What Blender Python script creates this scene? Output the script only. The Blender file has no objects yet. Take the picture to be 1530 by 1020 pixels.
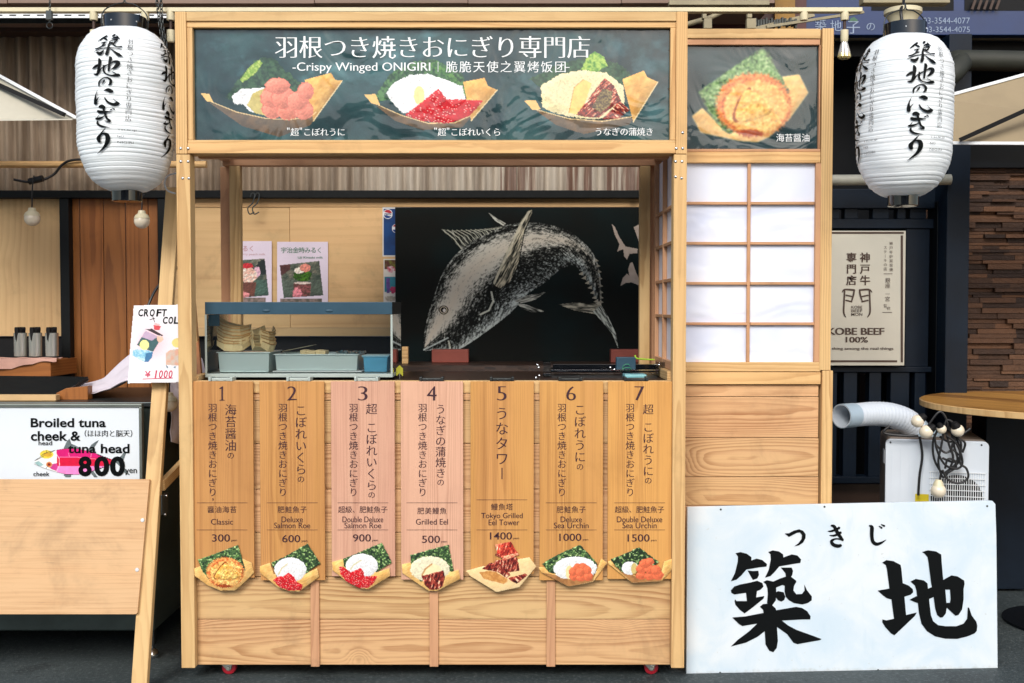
import bpy, math, random
import numpy as np
from mathutils import Vector, Matrix

random.seed(7)
RNG = np.random.default_rng(11)
SC = bpy.context.scene
COL = SC.collection
rad = math.radians

# ---------------------------------------------------------------- camera
CAMY, EYE, FPX, PITCH = -4.0, 1.425, 1600.0, math.atan(54 / 1600)
cd = bpy.data.cameras.new('camera')
cd.lens = FPX / 1530 * 36
cd.sensor_width = 36
cd.clip_start, cd.clip_end = 0.05, 500
cam = bpy.data.objects.new('camera', cd)
COL.objects.link(cam)
cam.location = (0, CAMY, EYE)
cam.rotation_euler = (math.pi / 2 - PITCH, 0, 0)
SC.camera = cam

# ---------------------------------------------------------------- sky, sun, exposure
w = bpy.data.worlds.new('World')
SC.world = w
w.use_nodes = True
nt = w.node_tree
bg = nt.nodes['Background']
sky = nt.nodes.new('ShaderNodeTexSky')
sky.sky_type = 'NISHITA'
sky.sun_disc = False
SUN_EL, SUN_AZ = 36, -20           # azimuth seen from the camera's back, minus = to the left
sky.sun_elevation = rad(SUN_EL)
sky.sun_rotation = rad(180 + SUN_AZ)
sky.altitude = 50
sky.air_density = 1.0
sky.dust_density = 2.5
sky.ozone_density = 1.0
nt.links.new(sky.outputs[0], bg.inputs[0])
bg.inputs[1].default_value = 0.15
sd = bpy.data.lights.new('sun', 'SUN')
sd.energy = 2.2
sd.angle = rad(22)
sd.color = (1.0, 0.965, 0.91)
sun = bpy.data.objects.new('sun', sd)
COL.objects.link(sun)
_d = Vector((math.sin(rad(SUN_AZ)) * math.cos(rad(SUN_EL)), -math.cos(rad(SUN_AZ)) * math.cos(rad(SUN_EL)), math.sin(rad(SUN_EL))))
sun.rotation_euler = _d.to_track_quat('Z', 'Y').to_euler()
sun.location = (-2, -6, 8)
vs = SC.view_settings
SC.display_settings.display_device = 'sRGB'
vs.view_transform = 'Standard'
vs.look = 'None'
vs.exposure = 0.24
vs.gamma = 1
vs.use_curve_mapping = False
try:
    SC.cycles.max_bounces = 8
    SC.cycles.transparent_max_bounces = 12
    SC.cycles.use_denoising = True
except Exception:
    pass

# ---------------------------------------------------------------- where a thing stands, from what the photograph shows
_c, _s = math.cos(PITCH), math.sin(PITCH)
def ray(px, py):
    dx, dy = (px - 765) / FPX, (510 - py) / FPX
    return Vector((dx, _c + dy * _s, -_s + dy * _c))
CAM = Vector((0, CAMY, EYE))
def U(px, py, Y):
    d = ray(px, py)
    return CAM + d * ((Y - CAMY) / d.y)
class Plane:
    def __init__(s, p, n):
        s.p, s.n = Vector(p), Vector(n).normalized()
        if s.n.y > 0: s.n = -s.n
    def at(s, px, py, off=0.0):
        d = ray(px, py)
        return CAM + d * ((s.p + s.n * off - CAM).dot(s.n) / d.dot(s.n))
def FP(Y):
    return Plane((0, Y, 0), (0, -1, 0))
def R(x0, y0, x1, y1, Y):
    a, b = U(x0, (y0 + y1) / 2, Y), U(x1, (y0 + y1) / 2, Y)
    c, d = U((x0 + x1) / 2, y0, Y), U((x0 + x1) / 2, y1, Y)
    return a.x, b.x, d.z, c.z

def lin(c):
    return tuple(((v / 255) / 12.92 if v / 255 <= .04045 else ((v / 255 + .055) / 1.055) ** 2.4) for v in c)

# ---------------------------------------------------------------- objects
def link(o, parent=None):
    COL.objects.link(o)
    if parent is not None:
        o.parent = parent
        o.matrix_parent_inverse = Matrix.Translation(-parent.location)
    return o
def thing(name, label, cat, loc=(0, 0, 0), group=None):
    o = bpy.data.objects.new(name, None)
    o.empty_display_size = .1
    o.location = loc
    COL.objects.link(o)
    return tag(o, label, cat, group)
def tag(o, label, cat, group=None):
    o['label'] = label
    o['category'] = cat
    if group: o['group'] = group
    return o

class MB:
    """collects shapes for one mesh; wc = wood coordinates (across, depth, along), rnd = a number per piece"""
    def __init__(s): s.v, s.f, s.wc, s.rnd, s.sm = [], [], [], [], []
    def add(s, vs, fs, g='z', rnd=None, smooth=False, loc=None):
        o = len(s.v)
        r = random.random() if rnd is None else rnd
        ou, ov, ow = random.uniform(-.06, .06), random.uniform(.05, .16), random.uniform(0, 60)
        cen = sum((Vector(v) for v in vs), Vector()) / len(vs)
        for v in vs:
            d = Vector(v) - cen if loc is None else Vector(loc(v))
            a = {'x': (d.z, d.y, d.x), 'z': (d.x, d.y, d.z), 'y': (d.x, d.z, d.y)}[g]
            s.v.append(tuple(v)); s.wc.append((a[0] + ou, a[1] + ov, a[2] + ow)); s.rnd.append(r)
        for f in fs:
            s.f.append(tuple(i + o for i in f)); s.sm.append(smooth)
        return s
    def box(s, x0, x1, y0, y1, z0, z1, g='z', rnd=None):
        if x0 > x1: x0, x1 = x1, x0
        if y0 > y1: y0, y1 = y1, y0
        if z0 > z1: z0, z1 = z1, z0
        vs = [(x0, y0, z0), (x1, y0, z0), (x1, y1, z0), (x0, y1, z0), (x0, y0, z1), (x1, y0, z1), (x1, y1, z1), (x0, y1, z1)]
        return s.add(vs, [(0, 3, 2, 1), (4, 5, 6, 7), (0, 1, 5, 4), (1, 2, 6, 5), (2, 3, 7, 6), (3, 0, 4, 7)], g, rnd)
    def hexa(s, a, b, g='z', rnd=None):
        """a, b: two quads of four corners each, joined"""
        return s.add(list(a) + list(b), [(0, 3, 2, 1), (4, 5, 6, 7), (0, 1, 5, 4), (1, 2, 6, 5), (2, 3, 7, 6), (3, 0, 4, 7)], g, rnd)
    def beam(s, p, q, wx, wy, g='z', rnd=None, up=(0, 1, 0)):
        p, q = Vector(p), Vector(q)
        t = (q - p).normalized(); sd = t.cross(Vector(up)).normalized(); u = sd.cross(t)
        def ring(c): return [c + sd * (-wx / 2) + u * (-wy / 2), c + sd * (wx / 2) + u * (-wy / 2), c + sd * (wx / 2) + u * (wy / 2), c + sd * (-wx / 2) + u * (wy / 2)]
        L = (q - p).length
        vs = ring(p) + ring(q)
        lc = {}
        for k, v in enumerate(vs):
            lc[tuple(v)] = ((-wx / 2, wx / 2, wx / 2, -wx / 2)[k % 4], (-wy / 2, -wy / 2, wy / 2, wy / 2)[k % 4], 0 if k < 4 else L)
        return s.add(vs, [(0, 3, 2, 1), (4, 5, 6, 7), (0, 1, 5, 4), (1, 2, 6, 5), (2, 3, 7, 6), (3, 0, 4, 7)], 'z', rnd, loc=lambda v: lc[tuple(v)])
    def tube(s, pts, r, n=10, caps=True, smooth=True, rnd=None):
        pts = [Vector(p) for p in pts]
        rs = r if isinstance(r, (list, tuple)) else [r] * len(pts)
        vs, fs = [], []
        t0 = (pts[1] - pts[0]).normalized()
        ref = Vector((0, 0, 1)) if abs(t0.z) < .9 else Vector((1, 0, 0))
        u = t0.cross(ref).normalized()
        for i, p in enumerate(pts):
            t = (pts[min(i + 1, len(pts) - 1)] - pts[max(i - 1, 0)]).normalized()
            u = (u - t * u.dot(t)).normalized()
            v = t.cross(u)
            for k in range(n):
                a = 2 * math.pi * k / n
                vs.append(p + (u * math.cos(a) + v * math.sin(a)) * rs[i])
        for i in range(len(pts) - 1):
            for k in range(n):
                k2 = (k + 1) % n
                fs.append((i * n + k, i * n + k2, (i + 1) * n + k2, (i + 1) * n + k))
        s.add(vs, fs, 'z', rnd, smooth)
        if caps:
            m = len(vs); base = len(s.v) - m
            s.f.append(tuple(base + k for k in reversed(range(n)))); s.sm.append(False)
            s.f.append(tuple(base + (len(pts) - 1) * n + k for k in range(n))); s.sm.append(False)
        return s
    def lathe(s, c, prof, n=32, axis='z', smooth=True, rnd=None, arc=None):
        """prof: list of (radius, height)"""
        vs, fs = [], []
        c = Vector(c)
        for r, h in prof:
            for k in range(n):
                a = 2 * math.pi * k / n
                x, y = r * math.cos(a), r * math.sin(a)
                vs.append(c + Vector({'z': (x, y, h), 'y': (x, h, y), 'x': (h, x, y)}[axis]))
        for i in range(len(prof) - 1):
            for k in range(n):
                k2 = (k + 1) % n
                q = (i * n + k, i * n + k2, (i + 1) * n + k2, (i + 1) * n + k)
                fs.append(q if axis != 'y' else q[::-1])
        return s.add(vs, fs, 'z', rnd, smooth)
    def sphere(s, c, r, n=16, sc=(1, 1, 1), rnd=None):
        m = max(6, n // 2)
        prof = [(max(1e-5, math.sin(math.pi * i / m)) * r, -math.cos(math.pi * i / m) * r) for i in range(m + 1)]
        vs, fs = [], []
        for rr, h in prof:
            for k in range(n):
                a = 2 * math.pi * k / n
                vs.append((c[0] + rr * math.cos(a) * sc[0], c[1] + rr * math.sin(a) * sc[1], c[2] + h * sc[2]))
        for i in range(m):
            for k in range(n):
                fs.append((i * n + k, i * n + (k + 1) % n, (i + 1) * n + (k + 1) % n, (i + 1) * n + k))
        return s.add(vs, fs, 'z', rnd, True)
    def prism(s, front, depth, rnd=None, smooth=False):
        """front: outline points; depth: vector to the back outline"""
        n = len(front); d = Vector(depth)
        vs = [Vector(p) for p in front] + [Vector(p) + d for p in front]
        fs = [tuple(range(n)), tuple(range(2 * n - 1, n - 1, -1))] + [(i, i + n, (i + 1) % n + n, (i + 1) % n) for i in range(n)]
        return s.add(vs, fs, 'z', rnd, smooth)
    def build(s, name, m, parent=None, bevel=0, seg=2, solid=0):
        me = bpy.data.meshes.new(name)
        me.from_pydata(s.v, [], s.f)
        me.polygons.foreach_set('use_smooth', s.sm)
        me.attributes.new('wc', 'FLOAT_VECTOR', 'POINT').data.foreach_set('vector', [c for q in s.wc for c in q])
        me.attributes.new('rnd', 'FLOAT', 'POINT').data.foreach_set('value', s.rnd)
        me.materials.append(m)
        me.update()
        o = bpy.data.objects.new(name, me)
        link(o, parent)
        if solid:
            md = o.modifiers.new('solid', 'SOLIDIFY'); md.thickness = solid; md.offset = 0
        if any(s.sm):
            md = o.modifiers.new('edges', 'EDGE_SPLIT'); md.split_angle = rad(38)
        if bevel:
            md = o.modifiers.new('bevel', 'BEVEL'); md.width = bevel; md.segments = seg; md.limit_method = 'ANGLE'; md.angle_limit = rad(40)
        return o

# ---------------------------------------------------------------- node materials
class G:
    def __init__(s, name):
        s.m = bpy.data.materials.new(name); s.m.use_nodes = True
        s.t = s.m.node_tree; s.b = s.t.nodes['Principled BSDF']
        s.out = s.t.nodes['Material Output']
    def n(s, k, **kw):
        x = s.t.nodes.new('ShaderNode' + k)
        for a, v in kw.items(): setattr(x, a, v)
        return x
    def put(s, sock, v):
        if hasattr(v, 'links') or isinstance(v, bpy.types.NodeSocket): s.t.links.new(v, sock)
        elif isinstance(v, (tuple, list)) and len(v) == 3 and sock.type == 'RGBA': sock.default_value = (*v, 1)
        else: sock.default_value = v
    def M(s, op, a, b=0.0, c=None, clamp=False):
        x = s.n('Math', operation=op, use_clamp=clamp)
        s.put(x.inputs[0], a); s.put(x.inputs[1], b)
        if c is not None: s.put(x.inputs[2], c)
        return x.outputs[0]
    def attr(s, name, out='Fac'):
        return s.n('Attribute', attribute_name=name).outputs[out]
    def sep(s, v):
        x = s.n('SeparateXYZ'); s.put(x.inputs[0], v); return x.outputs
    def comb(s, a, b, c):
        x = s.n('CombineXYZ')
        for i, v in enumerate((a, b, c)): s.put(x.inputs[i], v)
        return x.outputs[0]
    def noise(s, vec, scale=1.0, detail=3.0, rough=.55, dist=0.0):
        x = s.n('TexNoise'); s.put(x.inputs['Vector'], vec); x.inputs['Scale'].default_value = scale
        x.inputs['Detail'].default_value = detail; x.inputs['Roughness'].default_value = rough; x.inputs['Distortion'].default_value = dist
        return x.outputs[0]
    def vor(s, vec, scale=1.0, feature='F1'):
        x = s.n('TexVoronoi', feature=feature); s.put(x.inputs['Vector'], vec); x.inputs['Scale'].default_value = scale
        return x.outputs
    def mul(s, v, k):
        x = s.n('VectorMath', operation='MULTIPLY'); s.put(x.inputs[0], v); x.inputs[1].default_value = k; return x.outputs[0]
    def mix(s, f, a, b, mode='MIX'):
        x = s.n('Mix', data_type='RGBA', blend_type=mode); s.put(x.inputs[0], f); s.put(x.inputs[6], a); s.put(x.inputs[7], b); return x.outputs[2]
    def ss(s, v, a, b):
        x = s.n('MapRange', interpolation_type='SMOOTHSTEP'); s.put(x.inputs[0], v); x.inputs[1].default_value = a; x.inputs[2].default_value = b; return x.outputs[0]
    def coord(s, k='Object'): return s.n('TexCoord').outputs[k]
    def bump(s, h, strength=.2, dist=.002):
        x = s.n('Bump'); s.put(x.inputs['Height'], h); x.inputs['Strength'].default_value = strength; x.inputs['Distance'].default_value = dist
        s.t.links.new(x.outputs[0], s.b.inputs['Normal']); return s
    def set(s, **kw):
        for k, v in kw.items(): s.put(s.b.inputs[k.replace('_', ' ')], v)
        return s

def plain(name, c, rough=.5, metal=0.0, var=.12, scale=14.0, bump=0.0, spec=.5, coat=0.0, srgb=True):
    g = G(name)
    c = lin(c) if srgb else c
    n = g.noise(g.coord(), scale, 4, .6)
    col = g.mix(g.ss(n, .25, .75), tuple(v * (1 - var) for v in c), tuple(min(1, v * (1 + var)) for v in c))
    g.set(Base_Color=col, Roughness=g.M('ADD', rough - .06, g.M('MULTIPLY', n, .12)), Metallic=metal)
    g.b.inputs['Specular IOR Level'].default_value = spec
    g.b.inputs['Coat Weight'].default_value = coat
    if bump: g.bump(n, bump)
    return g.m

def wood(name, light, dark, freq=95.0, contrast=.8, knots=.55, tint=None, tintw=.6, fibre=.25, rough=.55, kscale=3.0, blotch=.25, streak=0.0, warp=.09, wfine=.008, each=0.0, dirt=.22):
    g = G(name)
    L, D = lin(light), lin(dark)
    wc = g.attr('wc', 'Vector'); rnd = g.attr('rnd')
    u, v, ww = g.sep(wc)
    wl = g.noise(g.mul(wc, (4, 4, .75)), 1, 1, .5)
    wf = g.noise(g.mul(wc, (26, 26, 5)), 1, 2, .5)
    r = g.M('SQRT', g.M('ADD', g.M('MULTIPLY', u, u), g.M('MULTIPLY', v, v)))
    r = g.M('ADD', r, g.M('MULTIPLY', g.M('SUBTRACT', wl, .5), warp))
    r = g.M('ADD', r, g.M('MULTIPLY', g.M('SUBTRACT', wf, .5), wfine))
    kv = g.vor(g.comb(g.M('MULTIPLY', u, 1.45), 0.0, g.M('MULTIPLY', ww, 1.15)), kscale)
    kd, kc = kv['Distance'], kv['Color']
    kr = g.sep(kc)[0]
    on = g.M('GREATER_THAN', kr, 1 - knots)
    sz = g.M('ADD', .05, g.M('MULTIPLY', g.sep(kc)[1], .05))
    kd2 = g.M('DIVIDE', kd, sz)
    near = g.M('MULTIPLY', on, g.M('POWER', 2.718, g.M('MULTIPLY', g.M('MULTIPLY', kd2, kd2), -.16)))
    r = g.M('ADD', r, g.M('MULTIPLY', near, .03))
    fr = g.M('FRACT', g.M('MULTIPLY', r, freq))
    late = g.M('MULTIPLY', g.ss(fr, .2, .88), g.M('SUBTRACT', 1.0, g.ss(fr, .9, 1.0)))
    late = g.M('MULTIPLY', late, g.M('ADD', .35, g.M('MULTIPLY', g.ss(g.noise(g.mul(wc, (12, 12, .9)), 1, 2, .5), .3, .7), .75)))
    fib = g.noise(g.mul(wc, (260, 260, 5)), 1, 3, .6)
    bl = g.noise(g.mul(wc, (9, 9, 2.0)), 1, 3, .55)
    f = g.M('MULTIPLY', late, contrast)
    f = g.M('ADD', f, g.M('MULTIPLY', g.M('SUBTRACT', fib, .5), fibre * 2))
    f = g.M('ADD', f, g.M('MULTIPLY', g.M('SUBTRACT', bl, .5), blotch * 2), clamp=True)
    col = g.mix(f, L, D)
    if tint is not None:
        T = lin(tint)
        tm = g.noise(g.mul(wc, (14, 14, .8)), 1, 2, .5)
        tf = g.M('MULTIPLY', g.ss(g.M('ADD', g.M('MULTIPLY', rnd, .75), g.M('MULTIPLY', tm, .7)), .45, .95), tintw)
        col = g.mix(tf, col, g.mix(1.0, col, tuple(t / max(.02, l) for t, l in zip(T, L)), 'MULTIPLY'))
    if streak:
        sn = g.noise(g.mul(wc, (55, 55, .7)), 1, 2, .5)
        col = g.mix(g.M('MULTIPLY', g.ss(sn, .5, .72), streak), col, tuple(d * .8 for d in D))
    val = g.M('ADD', .88, g.M('MULTIPLY', rnd, .24))
    if each: val = g.M('ADD', val, g.M('MULTIPLY', g.M('SUBTRACT', g.n('ObjectInfo').outputs['Random'], .6), each))
    dn = g.noise(g.coord(), 3.3, 5, .7, .4); dn2 = g.noise(g.mul(wc, (70, 70, 9)), 1, 3, .7)
    val = g.M('MULTIPLY', val, g.M('SUBTRACT', 1.0, g.M('MULTIPLY', g.M('ADD', g.ss(dn, .52, .74), g.ss(dn2, .64, .8)), dirt)))
    col = g.mix(1.0, col, g.comb(val, val, val), 'MULTIPLY')
    kcol = tuple(c * .3 for c in D)
    core = g.M('MULTIPLY', on, g.M('SUBTRACT', 1.0, g.ss(kd2, .55, 1.05)))
    halo = g.M('MULTIPLY', on, g.M('SUBTRACT', 1.0, g.ss(kd2, .9, 2.0)))
    col = g.mix(g.M('MULTIPLY', halo, .25), col, tuple(c * .7 for c in D))
    kring = g.M('ADD', .6, g.M('MULTIPLY', g.M('FRACT', g.M('MULTIPLY', kd2, 3.2)), .35))
    col = g.mix(g.M('MULTIPLY', core, kring), col, kcol)
    g.set(Base_Color=col, Roughness=g.M('ADD', rough, g.M('MULTIPLY', fib, .12)))
    g.b.inputs['Specular IOR Level'].default_value = .35
    g.bump(g.M('ADD', fib, g.M('MULTIPLY', late, -.4)), .12, .001)
    return g.m

M = {}
M['pine'] = wood('pale_pine', (222, 186, 130), (182, 138, 86), 120, .62, .14, (212, 168, 112), .6, warp=.05, dirt=.16)
M['cedar'] = wood('cedar_plank', (214, 178, 126), (156, 108, 64), 175, .62, .62, (206, 158, 118), .6, kscale=3.0, warp=.07, wfine=.006, fibre=.45, blotch=.42)
M['menu_orange'] = wood('oiled_cedar_board', (204, 148, 88), (152, 96, 48), 260, .42, .04, (208, 156, 82), .6, dirt=.08, streak=.32, blotch=.45, warp=.03, wfine=.004)
M['menu_pink'] = wood('pink_cedar_board', (214, 164, 138), (174, 120, 98), 260, .42, .04, (214, 172, 142), .5, dirt=.08, streak=.28, blotch=.4, warp=.03, wfine=.004)
M['ply'] = wood('plywood', (216, 180, 128), (190, 148, 98), 24, .38, .1, (220, 174, 124), .4, fibre=.3, blotch=.35, kscale=1.3, warp=.06)
M['ply_aged'] = wood('weathered_plywood', (214, 180, 130), (182, 142, 94), 30, .4, .35, (206, 160, 110), .5, fibre=.3, blotch=.35, kscale=2.4)  # aged plywood, knottier and with slightly deeper grain
M['plank_brown'] = wood('varnished_plank', (158, 100, 50), (108, 62, 28), 70, .5, .35, (160, 98, 48), .5, rough=.4, warp=.06, blotch=.4, kscale=2.6)
M['lattice'] = wood('lattice_cedar', (198, 152, 112), (160, 112, 78), 120, .4, .02, (196, 146, 112), .5)
M['dark_wood'] = wood('dark_live_edge_wood', (58, 40, 30), (24, 16, 12), 60, .8, .3, None, rough=.35, blotch=.5)
M['boat'] = wood('thin_veneer', (250, 228, 178), (232, 202, 144), 140, .4, .0, (246, 220, 166), .5, each=.5, dirt=0)
M['table'] = wood('table_top_wood', (168, 118, 60), (120, 76, 30), 55, .7, .3, (190, 140, 70), .7, rough=.3)
M['black'] = plain('black_paint', (16, 19, 20), .5, spec=.2)
M['soft_black'] = plain('black_rubber', (22, 22, 23), .6, spec=.2)
M['navy'] = plain('navy_paint', (10, 24, 38), .5, var=.25, scale=5, spec=.25)
M['white_metal'] = plain('painted_white_metal', (226, 230, 232), .4, var=.05)
M['steel'] = plain('brushed_steel', (196, 198, 190), .26, .7, .02, 3)
M['dark_steel'] = plain('dark_steel', (70, 74, 74), .4, .8, .2)
M['chrome'] = plain('polished_metal', (210, 212, 214), .15, 1.0, .03)
M['cream'] = plain('cream_plastic', (214, 204, 170), .4, var=.06)
M['cord'] = plain('black_cable', (20, 20, 21), .45)
M['red_plastic'] = plain('red_polyurethane', (170, 26, 44), .3, coat=.4)
M['ink'] = plain('black_ink', (3, 7, 9), .55, var=.05, spec=.12)
M['maroon'] = plain('burnt_maroon_ink', (56, 20, 34), .6, var=.15)
M['white_ink'] = plain('white_ink', (238, 242, 242), .4, var=.03)
M['red_block'] = plain('red_brown_block', (138, 66, 52), .6, var=.1)
M['blue_fascia'] = plain('blue_enamel', (48, 76, 92), .4, var=.06, spec=.3)
M['bulb'] = plain('frosted_bulb', (226, 214, 190), .25, var=.04, coat=.3)
M['paperwhite'] = plain('white_paper', (236, 232, 238), .6, var=.03)

def glass(name, tintc=(1, 1, 1), refl=.9, rough=.02):
    g = G(name)
    g.t.nodes.remove(g.b)
    tr = g.n('BsdfTransparent'); tr.inputs[0].default_value = (*tintc, 1)
    gl = g.n('BsdfGlossy'); gl.inputs['Roughness'].default_value = rough
    fr = g.n('Fresnel'); fr.inputs[0].default_value = 1.45
    nz = g.noise(g.coord(), 3, 2)
    f = g.M('MULTIPLY', fr.outputs[0], g.M('ADD', refl - .2, g.M('MULTIPLY', nz, .4)))
    mx = g.n('MixShader'); g.put(mx.inputs[0], f)
    g.t.links.new(tr.outputs[0], mx.inputs[1]); g.t.links.new(gl.outputs[0], mx.inputs[2])
    g.t.links.new(mx.outputs[0], g.out.inputs[0])
    return g.m
M['glass'] = glass('clear_glass', (.97, .99, .985), 1.9)
M['acrylic'] = glass('clear_acrylic', (.86, .92, .95), 1.6)
M['bluetub'] = glass('blue_plastic_film', (.45, .75, .88), 2.2, .2)

def printed(name, rough=.35, coat=0.0, wav=0.0, spec=.4):
    g = G(name)
    g.set(Base_Color=g.attr('pcol', 'Color'), Roughness=rough)
    g.b.inputs['Specular IOR Level'].default_value = spec
    if coat:
        g.b.inputs['Coat Weight'].default_value = coat; g.b.inputs['Coat Roughness'].default_value = .03
    if wav:
        n = g.noise(g.coord(), 4.0, 2, .45, 2.2)
        g.bump(n, wav, .02)
        x = g.n('Bump'); g.put(x.inputs['Height'], n); x.inputs['Strength'].default_value = wav; x.inputs['Distance'].default_value = .02
        g.t.links.new(x.outputs[0], g.b.inputs['Coat Normal'])
    return g.m
M['print'] = printed('printed_photo', .4)
M['print_gloss'] = printed('glossy_printed_film', .25, .9, .26)
M['print_matt'] = printed('painted_board', .6, spec=.12)
M['plank_edge'] = plain('browned_veneer_edge', (196, 150, 92), .6, var=.15)
M['edge_grey'] = plain('grey_glass_edge', (168, 180, 174), .35, var=.05)
M['tray_steel'] = plain('bright_tray_steel', (210, 226, 226), .22, .22, .03, 4)
M['white_sheet'] = plain('white_coated_sheet', (222, 230, 236), .35, var=.03, scale=3)
M['frame_grey'] = plain('grey_aluminium', (122, 128, 122), .4, .6, .1)
M['cart_steel'] = plain('green_grey_steel', (74, 88, 86), .35, .3, .25, 5)
M['lilac_cloth'] = plain('lilac_cloth', (222, 214, 222), .85, var=.05, scale=9, bump=.15)
M['night'] = plain('near_black_paint', (8, 12, 17), .5, var=.3, scale=4, spec=.2)
M['gold_panel'] = plain('pale_gold_metal', (208, 205, 190), .45, 0, .06, 2)
M['brown_ink'] = plain('brown_ink', (72, 52, 42), .5, var=.08)
M['sign_blue'] = plain('faded_sign_blue', (22, 48, 94), .4, var=.15, scale=3)
M['faded_ink'] = plain('faded_white_ink', (140, 156, 180), .6, var=.2)
M['faded_green'] = plain('faded_green_ink', (70, 108, 84), .6, var=.1)
M['cream_dull'] = plain('dull_cream_metal', (150, 140, 112), .5, var=.15)
M['cooler_white'] = plain('cooler_white_plastic', (206, 214, 222), .4, var=.04, scale=4)
M['duct_grey'] = plain('pale_grey_plastic', (160, 178, 190), .4, var=.05)
M['ply_red'] = wood('red_lauan_plywood', (212, 174, 130), (176, 130, 86), 60, .2, .0, (214, 168, 120), .4, fibre=.7, blotch=.45, warp=.05)
# ---------------------------------------------------------------- lettering
_gl = {}
def glyph(ch, mincho=0.0, bold=0.0):
    """outline of one character or word, filled: (verts Nx2 as list, faces, min, max)"""
    k = (ch, round(mincho, 4), round(bold, 4))
    if k in _gl: return _gl[k]
    c = bpy.data.curves.new('t', 'FONT'); c.body = ch; c.size = 1; c.resolution_u = 4; c.offset = bold
    o = bpy.data.objects.new('t', c); COL.objects.link(o)
    bpy.context.view_layer.update()
    me = bpy.data.meshes.new_from_object(o)
    V = [[v.co.x, v.co.y] for v in me.vertices]
    F = [tuple(p.vertices) for p in me.polygons]
    bpy.data.objects.remove(o); bpy.data.curves.remove(c); bpy.data.meshes.remove(me)
    if mincho:
        # merge doubles so that outline edges can be told from inner ones
        idx, key = {}, []
        nv, mp = [], []
        for p in V:
            q = (round(p[0], 5), round(p[1], 5))
            if q not in idx: idx[q] = len(nv); nv.append(list(q))
            mp.append(idx[q])
        F = [tuple(mp[i] for i in f) for f in F]
        F = [f for f in F if len(set(f)) == len(f)]
        V = nv
        cnt = {}
        for f in F:
            a = sum(V[f[i]][0] * V[f[(i + 1) % len(f)]][1] - V[f[(i + 1) % len(f)]][0] * V[f[i]][1] for i in range(len(f)))
            ff = f if a > 0 else f[::-1]
            for i in range(len(ff)):
                e = (ff[i], ff[(i + 1) % len(ff)])
                cnt[e] = cnt.get(e, 0) + 1
        sy = [[0, 0] for _ in V]; sx = [[0, 0] for _ in V]
        for (a, b) in cnt:
            if (b, a) in cnt: continue
            dx, dy = V[b][0] - V[a][0], V[b][1] - V[a][1]
            L = math.hypot(dx, dy) or 1
            nx, ny = dy / L, -dx / L
            wy = -math.copysign(mincho * max(0, (abs(ny) - .5) / .5), ny)
            wx = math.copysign(mincho * .35 * abs(nx), nx)
            for i in (a, b):
                sy[i][0] = min(sy[i][0], wy); sy[i][1] = max(sy[i][1], wy)
                sx[i][0] = min(sx[i][0], wx); sx[i][1] = max(sx[i][1], wx)
        V = [[p[0] + sum(sx[i]), p[1] + sum(sy[i])] for i, p in enumerate(V)]
    if V:
        mn = (min(p[0] for p in V), min(p[1] for p in V)); mx = (max(p[0] for p in V), max(p[1] for p in V))
    else: mn = mx = (0, 0)
    _gl[k] = (V, F, mn, mx)
    return _gl[k]

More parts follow.
